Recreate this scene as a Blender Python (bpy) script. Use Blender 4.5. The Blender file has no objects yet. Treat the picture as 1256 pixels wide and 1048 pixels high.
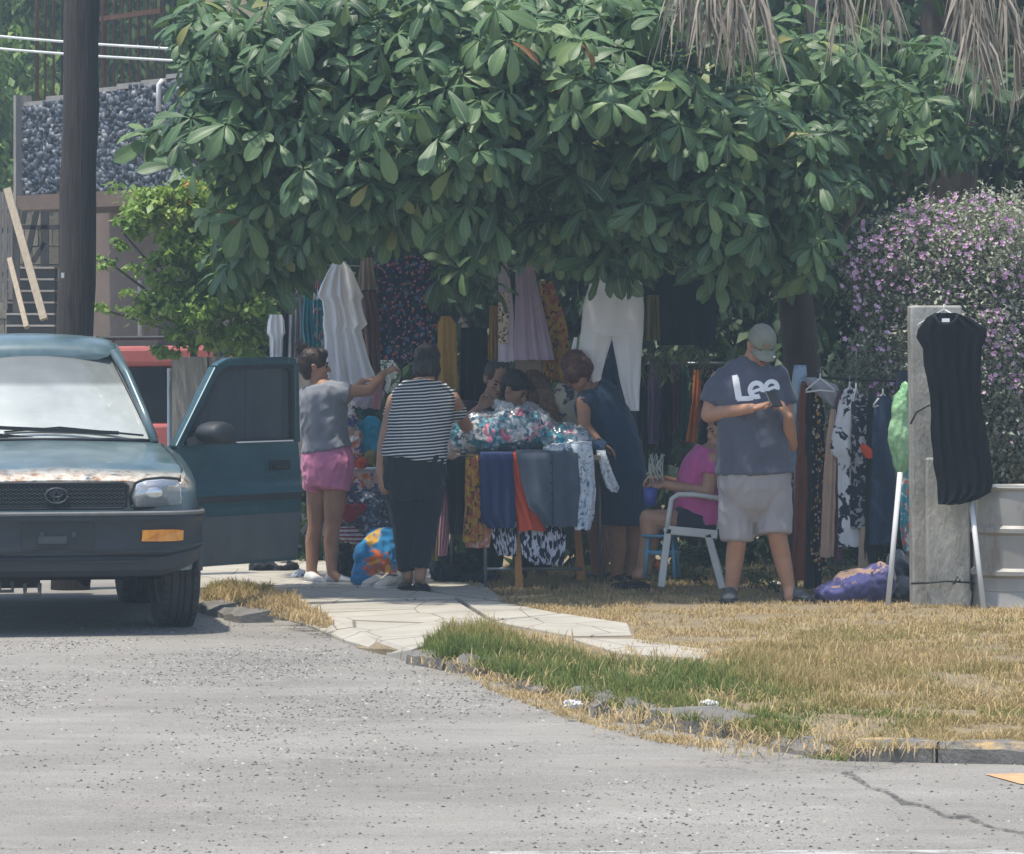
import bpy, math, random
import numpy as np
from mathutils import Vector, Matrix, noise
from mathutils.bvhtree import BVHTree
R = math.radians
S = bpy.context.scene
COL = S.collection
rnd = random.Random(7)
NR = np.random.default_rng(7)

# ---------------------------------------------------------------- camera, sky, sun, exposure
F, CX, HY, CH = 5000.0, 628.0, 418.0, 1.6          # focal length in pixels, principal column, horizon row, eye height
cam = bpy.data.cameras.new('camera')
cam.sensor_width = 36
cam.lens = 36 * F / 1256
cam.shift_y = -(524 - HY) / 1256
cam.clip_start = 0.5
cam.clip_end = 2000
cam_ob = bpy.data.objects.new('camera', cam)
COL.objects.link(cam_ob)
cam_ob.location = (0, 0, CH)
cam_ob.rotation_euler = (R(90), 0, 0)
S.camera = cam_ob

SUN_EL, SUN_AZ = 76.0, -125.0      # elevation; azimuth from straight behind the stall (+Y) towards +X, so minus is left
W = bpy.data.worlds.new('World')
S.world = W
W.use_nodes = True
wn = W.node_tree
bg = wn.nodes['Background']
sky = wn.nodes.new('ShaderNodeTexSky')
sky.sky_type = 'NISHITA'
sky.sun_disc = False
sky.sun_elevation = R(SUN_EL)
sky.sun_rotation = R(SUN_AZ)
sky.dust_density = 1.5
sky.air_density = 1.0
wn.links.new(sky.outputs[0], bg.inputs[0])
bg.inputs[1].default_value = 0.15
sun = bpy.data.lights.new('sun', 'SUN')
sun.energy = 3.3
sun.angle = R(1.5)
sun.color = (1.0, 0.94, 0.83)
sun_ob = bpy.data.objects.new('sun', sun)
COL.objects.link(sun_ob)
_e, _a = R(SUN_EL), R(SUN_AZ)
sdir = Vector((math.sin(_a) * math.cos(_e), math.cos(_a) * math.cos(_e), math.sin(_e)))
sun_ob.rotation_euler = sdir.to_track_quat('Z', 'Y').to_euler()
S.view_settings.view_transform = 'Standard'
S.view_settings.look = 'None'
S.view_settings.exposure = 0.62
S.view_settings.gamma = 1
S.view_settings.use_curve_mapping = False
S.cycles.max_bounces = 7
S.cycles.transparent_max_bounces = 12
S.cycles.volume_bounces = 0
S.render.film_transparent = False

# ---------------------------------------------------------------- helpers: places
def P(px, py, Y):
    """point at distance Y seen in the photograph at px, py"""
    return Vector(((px - CX) * Y / F, Y, CH - (py - HY) * Y / F))

def G(px, py, z=0.0):
    """point of the level z seen in the photograph at px, py"""
    Y = F * (CH - z) / (py - HY)
    return Vector(((px - CX) * Y / F, Y, z))

# ---------------------------------------------------------------- helpers: objects
def tag(o, label=None, cat=None, group=None, kind=None):
    if label: o['label'] = label
    if cat: o['category'] = cat
    if group: o['group'] = group
    if kind: o['kind'] = kind
    return o

def empty(name, loc=(0, 0, 0), rz=0.0, parent=None):
    o = bpy.data.objects.new(name, None)
    COL.objects.link(o)
    o.location = loc
    o.rotation_euler = (0, 0, rz)
    o.empty_display_size = 0.1
    if parent: o.parent = parent
    return o

def world_at(o):
    w = o.location.copy()
    if o.parent is not None: w += o.matrix_parent_inverse.to_translation() + world_at(o.parent)
    return w

def link(name, me, m=None, parent=None, local=False, smooth=True):
    """mesh in world coordinates (or in the parent's own when local) -> object"""
    if m is not None:
        me.materials.clear()
        me.materials.append(m)
    if smooth:
        me.polygons.foreach_set('use_smooth', [True] * len(me.polygons))
    o = bpy.data.objects.new(name, me)
    COL.objects.link(o)
    if parent is not None:
        o.parent = parent
        if not local:
            o.matrix_parent_inverse = Matrix.Translation(-world_at(parent))
    return o

def np_mesh(name, V, Q, uv=None, tone=None):
    """V (n,3), Q (m,k) constant k; uv per vertex; tone per vertex"""
    me = bpy.data.meshes.new(name)
    V = np.asarray(V, np.float32); Q = np.asarray(Q, np.int32)
    k = Q.shape[1]
    me.vertices.add(len(V)); me.vertices.foreach_set('co', V.ravel())
    me.loops.add(Q.size); me.loops.foreach_set('vertex_index', Q.ravel())
    me.polygons.add(len(Q))
    me.polygons.foreach_set('loop_start', np.arange(0, Q.size, k, dtype=np.int32))
    if uv is not None:
        l = me.uv_layers.new(name='uv')
        l.data.foreach_set('uv', np.asarray(uv, np.float32)[Q.ravel()].ravel())
    if tone is not None:
        a = me.attributes.new('tone', 'FLOAT', 'POINT')
        a.data.foreach_set('value', np.asarray(tone, np.float32))
    me.update(calc_edges=True)
    me.validate()
    return me

class MB:
    """collects shapes of one part, then links them as ONE mesh object"""
    def __init__(s): s.v, s.f = [], []
    def add(s, vs, fs):
        b = len(s.v)
        s.v += [Vector(v) for v in vs]
        s.f += [tuple(i + b for i in f) for f in fs]
        return s
    def box(s, c, d, rot=None, taper=1.0):
        c = Vector(c); x, y, z = d[0] / 2, d[1] / 2, d[2] / 2
        vs = [Vector(q) for q in ((-x, -y, -z), (x, -y, -z), (x, y, -z), (-x, y, -z),
              (-x * taper, -y * taper, z), (x * taper, -y * taper, z), (x * taper, y * taper, z), (-x * taper, y * taper, z))]
        if rot is not None: vs = [rot @ v for v in vs]
        return s.add([v + c for v in vs], [(3, 2, 1, 0), (4, 5, 6, 7), (0, 1, 5, 4), (1, 2, 6, 5), (2, 3, 7, 6), (3, 0, 4, 7)])
    def bar(s, a, b, w, h, up=(0, 0, 1)):
        """rectangular bar from a to b"""
        a, b = Vector(a), Vector(b)
        t = (b - a).normalized(); up = Vector(up)
        sd = t.cross(up)
        if sd.length < 1e-4: sd = t.cross(Vector((0, 1, 0)))
        sd.normalize(); u = sd.cross(t)
        vs = [p + sd * i * w / 2 + u * j * h / 2 for p in (a, b) for i, j in ((-1, -1), (1, -1), (1, 1), (-1, 1))]
        return s.add(vs, [(3, 2, 1, 0), (4, 5, 6, 7), (0, 1, 5, 4), (1, 2, 6, 5), (2, 3, 7, 6), (3, 0, 4, 7)])
    def tube(s, pts, r, n=8, cap=True):
        pts = [Vector(p) for p in pts]
        rs = list(r) if hasattr(r, '__len__') else [r] * len(pts)
        t0 = (pts[1] - pts[0]).normalized()
        ref = Vector((0, 0, 1)) if abs(t0.z) < .9 else Vector((0, 1, 0))
        vs, fs = [], []
        for i, p in enumerate(pts):
            t = (pts[min(i + 1, len(pts) - 1)] - pts[max(i - 1, 0)]).normalized()
            a = t.cross(ref)
            if a.length < 1e-5: a = t.cross(Vector((1, 0, 0)))
            a.normalize(); b = a.cross(t).normalized(); ref = b
            for k in range(n):
                q = 2 * math.pi * k / n
                vs.append(p + (a * math.cos(q) + b * math.sin(q)) * rs[i])
        for i in range(len(pts) - 1):
            for k in range(n):
                k2 = (k + 1) % n
                fs.append((i * n + k, i * n + k2, (i + 1) * n + k2, (i + 1) * n + k))
        if cap:
            fs.append(tuple(range(n))[::-1]); fs.append(tuple((len(pts) - 1) * n + k for k in range(n)))
        return s.add(vs, fs)
    def loft(s, rings, cap=True, closed=True):
        n = len(rings[0]); vs = [p for r in rings for p in r]; fs = []
        for i in range(len(rings) - 1):
            for k in range(n if closed else n - 1):
                k2 = (k + 1) % n
                fs.append((i * n + k, i * n + k2, (i + 1) * n + k2, (i + 1) * n + k))
        if cap:
            fs.append(tuple(range(n))[::-1]); fs.append(tuple((len(rings) - 1) * n + k for k in range(n)))
        return s.add(vs, fs)
    def lathe(s, c, prof, n=24, axis='z', cap=False):
        """prof: (radius, height along the axis)"""
        c = Vector(c); rings = []
        for r, h in prof:
            g = []
            for k in range(n):
                q = 2 * math.pi * k / n; a, b = r * math.cos(q), r * math.sin(q)
                g.append(c + (Vector((a, b, h)) if axis == 'z' else Vector((h, a, b)) if axis == 'x' else Vector((b, h, a))))
            rings.append(g)
        return s.loft(rings, cap)
    def ell(s, c, r, rot=None, n=14, m=9):
        c = Vector(c); vs, fs = [], []
        for i in range(1, m):
            th = math.pi * i / m
            for k in range(n):
                q = 2 * math.pi * k / n
                v = Vector((r[0] * math.sin(th) * math.cos(q), r[1] * math.sin(th) * math.sin(q), r[2] * math.cos(th)))
                vs.append(v)
        vs += [Vector((0, 0, r[2])), Vector((0, 0, -r[2]))]
        for i in range(m - 2):
            for k in range(n):
                k2 = (k + 1) % n
                fs.append((i * n + k, (i + 1) * n + k, (i + 1) * n + k2, i * n + k2))
        t, b = (m - 1) * n, (m - 1) * n + 1
        for k in range(n):
            k2 = (k + 1) % n
            fs.append((t, k, k2)); fs.append((b, (m - 2) * n + k2, (m - 2) * n + k))
        if rot is not None: vs = [rot @ v for v in vs]
        return s.add([v + c for v in vs], fs)
    def mesh(s, name):
        me = bpy.data.meshes.new(name)
        me.from_pydata([tuple(v) for v in s.v], [], s.f)
        me.update()
        return me
    def build(s, name, m=None, parent=None, local=False, smooth=True, bevel=0.0, sub=0, angle=None):
        me = s.mesh(name)
        o = link(name, me, m, parent, local, smooth)
        if bevel:
            md = o.modifiers.new('bevel', 'BEVEL'); md.width = bevel; md.segments = 2; md.limit_method = 'ANGLE'; md.angle_limit = R(35)
        if sub:
            md = o.modifiers.new('sub', 'SUBSURF'); md.levels = sub; md.render_levels = sub
        if angle and smooth:
            me.set_sharp_from_angle(angle=R(angle))
        return o
    def blob(s, name, voxel, m, parent=None, smooth=4, fac=.5, wrinkle=None, local=False):
        """weld the overlapping shapes into one continuous skin"""
        me = s.mesh(name + '_tmp')
        o = bpy.data.objects.new(name + '_tmp', me)
        COL.objects.link(o)
        md = o.modifiers.new('r', 'REMESH'); md.mode = 'VOXEL'; md.voxel_size = voxel
        if smooth:
            md = o.modifiers.new('s', 'SMOOTH'); md.factor = fac; md.iterations = smooth
        dg = bpy.context.evaluated_depsgraph_get(); dg.update()
        me2 = bpy.data.meshes.new_from_object(o.evaluated_get(dg))
        me2.name = name
        bpy.data.objects.remove(o); bpy.data.meshes.remove(me)
        if wrinkle:
            amp, sc = wrinkle
            n = len(me2.vertices)
            co = np.empty(n * 3, np.float32); me2.vertices.foreach_get('co', co); co = co.reshape(-1, 3)
            no = np.empty(n * 3, np.float32); me2.vertex_normals.foreach_get('vector', no); no = no.reshape(-1, 3)
            def cr(x, y, z):
                wx = .5 * noise.noise((x * .6, y * .6, z * .6 + 7))
                a_ = 1 - 2 * abs(noise.noise((x + wx, y + wx, z - wx)))
                return .75 * a_ + .55 * (1 - 2.4 * abs(noise.noise((x * 2.2 + 5, y * 2.2 - wx, z * 2.2)))) - .55
            d = np.array([cr(c[0] * sc[0], c[1] * sc[1], c[2] * sc[2]) for c in co.tolist()], np.float32)
            co = co + no * (d * amp)[:, None]
            me2.vertices.foreach_set('co', co.ravel()); me2.update()
        return link(name, me2, m, parent, local)

# ---------------------------------------------------------------- helpers: materials
class T:
    def __init__(s, name):
        s.m = bpy.data.materials.new(name); s.m.use_nodes = True
        s.nt = s.m.node_tree; s.b = s.nt.nodes['Principled BSDF']; s.out = s.nt.nodes['Material Output']
        s._o = None
    def n(s, ty, ins=None, **props):
        q = s.nt.nodes.new('ShaderNode' + ty)
        for k, v in props.items(): setattr(q, k, v)
        for k, v in (ins or {}).items(): s.set(q, k, v)
        return q
    def set(s, q, k, v):
        if isinstance(v, bpy.types.NodeSocket): s.nt.links.new(v, q.inputs[k])
        else:
            if isinstance(v, (tuple, list)) and len(v) == 3 and q.inputs[k].type == 'RGBA': v = (*v, 1)
            q.inputs[k].default_value = v
    def p(s, **kw):
        for k, v in kw.items(): s.set(s.b, {'col': 'Base Color', 'rough': 'Roughness', 'metal': 'Metallic', 'spec': 'Specular IOR Level', 'normal': 'Normal',
              'trans': 'Transmission Weight', 'alpha': 'Alpha', 'coat': 'Coat Weight', 'sheen': 'Sheen Weight', 'ior': 'IOR', 'coatr': 'Coat Roughness'}[k], v)
        return s
    @property
    def obj(s):
        if s._o is None: s._o = s.n('TexCoord')
        return s._o.outputs['Object']
    @property
    def uv(s):
        if s._o is None: s._o = s.n('TexCoord')
        return s._o.outputs['UV']
    def map(s, scale=(1, 1, 1), rot=(0, 0, 0), loc=(0, 0, 0), vec=None):
        return s.n('Mapping', {'Vector': vec or s.obj, 'Scale': scale, 'Rotation': rot, 'Location': loc}).outputs[0]
    def noise(s, scale, detail=3, rough=.55, vec=None, dist=0):
        q = s.n('TexNoise', {'Vector': vec or s.obj, 'Scale': scale, 'Detail': detail, 'Roughness': rough, 'Distortion': dist})
        return q.outputs['Fac']
    def voro(s, scale, vec=None, out='Distance', feature='F1', rand=1):
        q = s.n('TexVoronoi', {'Vector': vec or s.obj, 'Scale': scale, 'Randomness': rand}, feature=feature)
        return q.outputs[out]
    def ramp(s, fac, stops, interp='LINEAR'):
        q = s.n('ValToRGB'); cr = q.color_ramp; cr.interpolation = interp
        while len(cr.elements) < len(stops): cr.elements.new(.5)
        for e, (pos, c) in zip(cr.elements, stops):
            e.position = pos
            e.color = (c, c, c, 1) if not hasattr(c, '__len__') else (*c, 1)
        s.nt.links.new(fac, q.inputs[0])
        return q.outputs[0]
    def mix(s, fac, a, b, blend='MIX'):
        q = s.n('Mix', data_type='RGBA', blend_type=blend)
        s.set(q, 0, fac); s.set(q, 6, a); s.set(q, 7, b)
        return q.outputs[2]
    def math(s, op, a, b=0.0, c=None):
        q = s.n('Math', operation=op); s.set(q, 0, a); s.set(q, 1, b)
        if c is not None: s.set(q, 2, c)
        return q.outputs[0]
    def sep(s, vec): return s.n('SeparateXYZ', {0: vec}).outputs
    def attr(s, name): return s.n('Attribute', attribute_name=name).outputs['Fac']
    def bump(s, h, strength=.3, dist=.01):
        s.p(normal=s.n('Bump', {'Height': h, 'Strength': strength, 'Distance': dist}).outputs[0]); return s

def k3(c, f): return tuple(max(0, x * f) for x in c)

def mat(name, col, rough=.75, var=.18, vs=6, bump=0, bs=80, metal=0, spec=.4, stretch=(1, 1, 1), coat=0):
    t = T(name)
    v = t.map(stretch)
    c = t.ramp(t.noise(vs, 4, .6, v), [(.25, k3(col, 1 - var)), (.75, k3(col, 1 + var))])
    t.p(col=c, rough=rough, metal=metal, spec=spec, coat=coat)
    if bump: t.bump(t.noise(bs, 4, .6, v), bump, .01)
    return t.m

def cloth(name, col, kind=None, cols=(), scale=30.0, var=.12, rough=.9):
    """fabric: a weave bump and crease relief, plus a printed pattern"""
    t = T(name)
    c = t.ramp(t.noise(5, 4), [(.3, k3(col, 1 - var)), (.7, k3(col, 1 + var))])
    if kind == 'stripes':
        z = t.sep(t.obj)[2]
        f = t.math('FRACT', t.math('MULTIPLY', z, scale))
        c = t.mix(t.ramp(f, [(.0, 0), (.58, 1)], 'CONSTANT'), c, cols[0])
    elif kind == 'floral':
        for i, cc in enumerate(cols):
            v = t.map(loc=(i * 3.7, i * 1.9, i * 2.3))
            d = t.voro(scale * (1 + .45 * i), v)
            w = t.math('ADD', d, t.math('MULTIPLY', t.noise(scale * 4, 2, .5, v), .35))
            c = t.mix(t.ramp(w, [(.42, 1), (.47, 0)]), c, cc)
    elif kind == 'blotch':
        for i, cc in enumerate(cols):
            v = t.map(loc=(i * 2.1, i * 5.3, i * 1.3))
            c = t.mix(t.ramp(t.noise(scale, 3, .6, v, .6), [(.54, 0), (.57, 1)]), c, cc)
    elif kind == 'zebra':
        v = t.map((1, 1, .35))
        c = t.mix(t.ramp(t.noise(scale, 2, .5, v, .3), [(.47, 0), (.5, 1)]), c, cols[0])
    elif kind == 'rings':
        v = t.map((1, 1, .8))
        d = t.n('TexWave', {'Vector': v, 'Scale': scale, 'Distortion': 14, 'Detail': 3}).outputs['Fac']
        c = t.mix(t.ramp(d, [(.5, 0), (.56, 1)]), c, cols[0])
        if len(cols) > 1: c = t.mix(t.ramp(t.noise(scale * .6, 2), [(.56, 0), (.6, 1)]), c, cols[1])
    t.p(col=c, rough=rough, spec=.2, sheen=.15)
    t.bump(t.math('ADD', t.noise(26, 4, .6, t.map((1, 1, .4))), t.math('MULTIPLY', t.noise(300, 2), .15)), .5, .012)
    return t.m
# ================================================================ THE GROUND
ROADZ = -0.06
# --- earth sheet to the horizon
t = T('dry_earth')
t.p(col=t.ramp(t.noise(1.2, 6, .65), [(.3, (.17, .13, .09)), (.7, (.27, .22, .15))]), rough=.95, spec=.1)
t.bump(t.noise(30, 5, .7), .6, .02)
M_earth = t.m
me = np_mesh('ground', [(-150, -60, -.1), (150, -60, -.1), (150, 240, -.1), (-150, 240, -.1)], [(0, 1, 2, 3)])
tag(link('ground', me, M_earth, smooth=False), 'dry brown earth stretching to the horizon', kind='structure')

# --- road: worn pale asphalt with dusty streaks and oil-dark speckle
t = T('worn_asphalt')
big = t.noise(.55, 5, .6)
streak = t.noise(1.6, 6, .7, t.map((.5, 1.5, 1)))
c = t.ramp(big, [(.3, (.200, .186, .162)), (.7, (.300, .284, .252))])
c = t.mix(t.ramp(streak, [(.45, 0), (.75, .4)]), c, (.40, .38, .345))
c = t.mix(t.ramp(t.noise(2.2, 5, .7, t.map((.5, 1.6, 1), loc=(4, 2, 0))), [(.55, 0), (.72, .55)]), c, (.30, .265, .235))
pt = t.ramp(t.noise(.9, 4, .6, t.map((.5, 1, 1), loc=(7, 1, 0))), [(.38, .2), (.58, 1)])
c = t.mix(t.math('MULTIPLY', pt, t.ramp(t.voro(75), [(.16, .8), (.32, 0)])), c, (.085, .085, .09))
c = t.mix(t.math('MULTIPLY', pt, t.ramp(t.voro(38, t.map(loc=(2, 2, 0))), [(.14, .85), (.24, 0)])), c, (.07, .07, .075))
c = t.mix(t.ramp(t.noise(3.2, 6, .75, t.map((.45, 1.8, 1), loc=(1, 9, 0))), [(.5, 0), (.72, .5)]), c, (.19, .18, .17))
c = t.mix(t.ramp(t.noise(3.5, 6, .75, t.map((.7, 1.2, 1), loc=(3, 3, 0))), [(.56, 0), (.75, .45)]), c, (.42, .395, .35))
c = t.mix(t.ramp(t.noise(140, 2), [(.6, 0), (.72, .6)]), c, (.15, .15, .15))
c = t.mix(t.ramp(t.noise(190, 2), [(.62, 0), (.7, .5)]), c, (.55, .54, .52))
t.p(col=c, rough=.9, spec=.25)
t.bump(t.math('ADD', t.noise(110, 3), t.math('MULTIPLY', t.noise(9, 3), .8)), .5, .012)
M_road = t.m
KB = [(1500, 930), (1256, 919), (1040, 913), (960, 903), (890, 886), (800, 872), (740, 862), (700, 848), (640, 826), (590, 811), (540, 800), (507, 798)]
KBW = [G(*q) for q in KB]
RAMP = [(440, 796), (400, 772), (345, 757), (290, 750), (246, 741)]
RAMPW = [G(x, y, ROADZ) for x, y in RAMP]
RW = [Vector((p.x, p.y, 0)) for p in KBW + RAMPW]
lead = RW[-1] + Vector((-.19, .98, 0)) * 45
poly = [Vector((-40, 3, 0)), Vector((14, 3, 0)), Vector((14, RW[0].y, 0))] + RW + [lead, Vector((-40, lead.y, 0))]
def flat_poly(name, pts, z, m, kind='structure', parent=None):
    me = bpy.data.meshes.new(name)
    me.from_pydata([(p.x, p.y, z) for p in pts], [], [tuple(range(len(pts)))]); me.update()
    return link(name, me, m, parent, smooth=False)
tag(flat_poly('road', [Vector((-60, 2, 0)), Vector((30, 2, 0)), Vector((30, 40, 0)), Vector((0, 80, 0)), Vector((-60, 80, 0))], ROADZ, M_road), 'pale worn asphalt road strewn with gravel', kind='structure')

# --- verge: the raised strip of soil between kerb and shrubs, uneven
t = T('verge_soil')
c = t.ramp(t.noise(2.5, 6, .7), [(.3, (.21, .165, .11)), (.7, (.36, .30, .20))])
c = t.mix(t.ramp(t.noise(60, 4, .7, t.map((1, .4, 1))), [(.5, 0), (.68, .7)]), c, (.46, .37, .22))
t.p(col=c, rough=.95, spec=.1)
t.bump(t.noise(45, 5, .7), .8, .03)
M_soil = t.m
VP = [Vector((14, RW[0].y, 0))] + RW + [lead, Vector((14, lead.y, 0))]
VPa = np.array([(p.x, p.y) for p in VP])
def inside(x, y, poly):
    """points-in-polygon for arrays"""
    r = np.zeros(x.shape, bool); n = len(poly); j = n - 1
    for i in range(n):
        xi, yi = poly[i]; xj, yj = poly[j]
        cnd = ((yi > y) != (yj > y)) & (x < (xj - xi) * (y - yi) / (yj - yi + 1e-12) + xi)
        r ^= cnd; j = i
    return r
b = MB()
n = len(VP)
top = [Vector((p.x, p.y, 0 if i < len(KBW) + 1 or i > len(KBW) + len(RAMPW) else ROADZ + .004)) for i, p in enumerate(VP)]
low = [Vector((p.x, p.y, -.12)) for p in VP]
b.add(top + low, [tuple(range(n))] + [(i, (i + 1) % n, n + (i + 1) % n, n + i) for i in range(n)])
tag(b.build('verge', M_soil, smooth=False), 'raised strip of dry soil beside the road', kind='structure')

# --- pale concrete pavement slabs, cracked, running down to the road
t = T('pale_concrete')
c = t.ramp(t.noise(1.8, 6, .65), [(.3, (.34, .315, .265)), (.7, (.47, .44, .375))])
c = t.mix(t.ramp(t.noise(5, 5, .7, t.map((1, 2, 1))), [(.58, 0), (.75, .5)]), c, (.30, .27, .22))
c = t.mix(t.ramp(t.voro(2.2, t.map((1, .5, 1)), feature='DISTANCE_TO_EDGE'), [(.004, .8), (.012, 0)]), c, (.12, .10, .08))
t.p(col=c, rough=.9, spec=.2)
t.bump(t.noise(60, 5, .6), .4, .01)
M_conc = t.m
pav = empty('pavement', G(500, 750))
tag(pav, kind='structure')
def slab(pts, zs, name='slab', th=.07):
    n = len(pts); q = []
    c = sum((Vector((p.x, p.y, 0)) for p in pts), Vector()) / n
    for p, z in zip(pts, zs): q.append(Vector((p.x, p.y, z)))
    lo = [v - Vector((0, 0, th)) for v in q]
    inn = [v + (Vector((c.x, c.y, v.z)) - v).normalized() * .012 + Vector((0, 0, .006)) for v in q]
    b = MB().add(inn + q + lo, [tuple(range(n))] + [(n + i, n + (i + 1) % n, (i + 1) % n, i) for i in range(n)] + [(n + (i + 1) % n, n + i, 2 * n + i, 2 * n + (i + 1) % n) for i in range(n)])
    return b.build(name, M_conc, pav, smooth=False)
E = ROADZ + .012
def gp(*a): return [G(x, y) for x, y in a]
slab(gp((225, 688), (355.5, 688), (357, 722), (235, 722)), [.006] * 4)
slab(gp((355, 688), (486, 690), (500, 722), (356, 722)), [.008] * 4)
slab(gp((489, 690), (560, 694), (620, 739), (503, 722)), [.004] * 4)
slab(gp((300, 724), (500, 724), (560, 735), (345, 741)), [.007] * 4)
slab(gp((372, 744), (556, 737), (600, 763), (505, 799), (452, 777)), [.005, .006, .004, .002, -.02])
slab(gp((505, 725), (618, 741), (684, 754), (604, 762), (563, 736)), [.004] * 5)
slab(gp((690, 755), (770, 767), (775, 781), (700, 782), (606, 764)), [.006] * 5)
slab(gp((700, 785), (780, 786), (870, 800), (860, 809), (760, 803)), [.004] * 5)
slab([G(452, 777), G(505, 799), G(480, 806, ROADZ), G(425, 790, ROADZ)], [-.02, .002, E, E])
slab([G(372, 744), G(452, 777), G(425, 790, ROADZ), G(385, 772, ROADZ), G(340, 757, ROADZ)], [.0, -.02, E, E, E])

# --- kerb stones with worn yellow paint
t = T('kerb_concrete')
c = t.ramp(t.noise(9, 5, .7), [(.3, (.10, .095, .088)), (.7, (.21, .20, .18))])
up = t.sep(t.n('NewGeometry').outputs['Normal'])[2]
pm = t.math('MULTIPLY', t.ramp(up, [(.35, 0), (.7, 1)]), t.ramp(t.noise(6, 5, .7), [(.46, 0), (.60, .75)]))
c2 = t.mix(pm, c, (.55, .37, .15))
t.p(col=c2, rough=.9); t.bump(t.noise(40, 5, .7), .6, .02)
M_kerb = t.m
M_stone = mat('bare_kerb_stone', (.17, .16, .145), .95, .3, 8, .8, 35)
kerb = empty('kerb', KBW[2]); tag(kerb, kind='structure')
def kerb_run(a, bb, w, z1, m, name='kerb_stone', wob=.012):
    d = (bb - a); L = d.length; d.normalize(); nrm = Vector((d.y, -d.x, 0))
    if nrm.y > 0: nrm = -nrm
    N = max(3, int(L / .08)); rings = []
    for i in range(N + 1):
        p = a + d * L * i / N
        j = lambda s=1: (noise.noise((p.x * 7 + s * 9, p.y * 7, s)) * wob)
        sh = .75 if i in (0, N) else 1
        o1, o2 = -w * .15 + j(1), w * .85 + j(2)
        rings.append([p + nrm * -o2 + Vector((0, 0, -.1)), p + nrm * -o2 + Vector((0, 0, z1 * sh + j(3))), p + nrm * (-o1 - .035) + Vector((0, 0, z1 * sh + j(4))),
                      p + nrm * (-o1 + .012) + Vector((0, 0, z1 * sh - .025 + j(5))), p + nrm * (-o1 + .02 + j(6)) + Vector((0, 0, -.1))])
    return MB().loft(rings).build(name, m, kerb, smooth=False)
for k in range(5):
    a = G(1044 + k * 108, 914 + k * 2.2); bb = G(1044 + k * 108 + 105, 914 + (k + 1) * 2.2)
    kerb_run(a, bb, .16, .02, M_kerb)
kerb_run(G(752, 864), G(786, 871), .15, .0, M_stone, wob=.06)
kerb_run(G(802, 873), G(896, 888), .16, .03, M_stone, wob=.03)
kerb_run(G(955, 903), G(1018, 911), .14, -.005, M_stone, wob=.03)
kerb_run(G(694, 847), G(742, 864), .13, .02, M_stone, wob=.05)
kerb_run(G(508, 800), G(552, 808), .16, .02, M_stone, wob=.03)
kerb_run(G(556, 809), G(592, 815), .15, .02, M_stone, wob=.04)
kerb_run(G(640, 828), G(672, 838), .15, -.01, M_stone, wob=.04)
kerb_run(G(246, 738), G(302, 752), .2, .0, M_stone, wob=.03)
# --- faded white line and orange patch painted on the road, tar-filled crack
t = T('faded_white_paint'); al = t.ramp(t.noise(14, 5, .7, t.map((.4, 1, 1))), [(.42, 0.0), (.62, .6)])
t.p(col=(.62, .61, .58), rough=.85, alpha=al); M_wline = t.m
pts = [G(600, 1046, ROADZ), G(1500, 1043, ROADZ), G(1500, 1060, ROADZ), G(600, 1062, ROADZ)]
tag(flat_poly('road_line', pts, ROADZ + .004, M_wline), 'faded white painted line across the road', kind='structure')
M_orange = mat('worn_orange_paint', (.55, .33, .17), .85, .2, 14)
tag(flat_poly('road_marking', [G(1208, 951, ROADZ), G(1300, 949, ROADZ), G(1300, 966, ROADZ), G(1252, 963, ROADZ)], ROADZ + .004, M_orange), 'orange painted patch on the asphalt near the kerb', kind='structure')
t = T('crack_filler'); t.p(col=(.07, .065, .06), rough=.95, alpha=t.ramp(t.noise(20, 4, .8), [(.44, 0), (.56, .75)])); M_crack = t.m
V, Q = [], []
cr = [(1035, 948), (1052, 955), (1068, 967), (1090, 972), (1110, 986), (1138, 990), (1160, 1002), (1190, 1004), (1215, 1015), (1290, 1030), (1400, 1062)]
for i, (x, y) in enumerate(cr):
    w = 1.6 + 1.0 * math.sin(i * 2.1)
    V += [G(x, y - w, ROADZ), G(x - 4, y + w, ROADZ)]
V = [(v.x, v.y, ROADZ + .005) for v in V]
Q = [(2 * i, 2 * i + 1, 2 * i + 3, 2 * i + 2) for i in range(len(cr) - 1)]
tag(link('road_crack', np_mesh('road_crack', V, Q), M_crack, smooth=False), 'dark ragged crack across the asphalt', kind='structure')

# --- loose gravel on the road (stuff)
base = np.array([(1, 0, -.3), (.4, .9, -.2), (-.6, .7, -.3), (-.9, -.4, -.2), (.2, -.9, -.3), (.1, .1, .7), (-.3, .5, .4)], float)
hf = np.array([(0, 1, 5), (1, 6, 5), (1, 2, 6), (2, 3, 6), (6, 3, 5), (3, 4, 5), (4, 0, 5)])
pts = []
while len(pts) < 24000:
    px = NR.uniform(-20, 1290); py = 752 + 300 * NR.random() ** 1.0
    dens = 1.0 * math.exp(-((py - 850) / 55) ** 2 - (max(0, px - 280) / 330) ** 2) + .12 + .5 * math.exp(-((py - 790) / 40) ** 2 - (max(0, px - 330) / 150) ** 2)
    p = G(px, py, ROADZ)
    if NR.random() > dens * min(1, max(.06, .5 + 1.1 * noise.noise((p.x * .8, p.y * .55, 3)) + .5 * noise.noise((p.x * 3, p.y * 2, 9)))): continue
    if inside(np.array([p.x]), np.array([p.y]), VPa)[0]: continue
    pts.append((p.x, p.y))
pts = np.array(pts); N = len(pts)
sz = .0019 + .0070 * NR.random(N) ** 5
ang = NR.uniform(0, 6.28, N); ca, sa = np.cos(ang), np.sin(ang)
B = base[None] * sz[:, None, None] * np.array([1.3, 1, .8])
V = np.stack([B[..., 0] * ca[:, None] - B[..., 1] * sa[:, None] + pts[:, :1], B[..., 0] * sa[:, None] + B[..., 1] * ca[:, None] + pts[:, 1:], B[..., 2] + ROADZ + sz[:, None] * .2], -1).reshape(-1, 3)
Q = (hf[None] + (np.arange(N) * 7)[:, None, None]).reshape(-1, 3)
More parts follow.
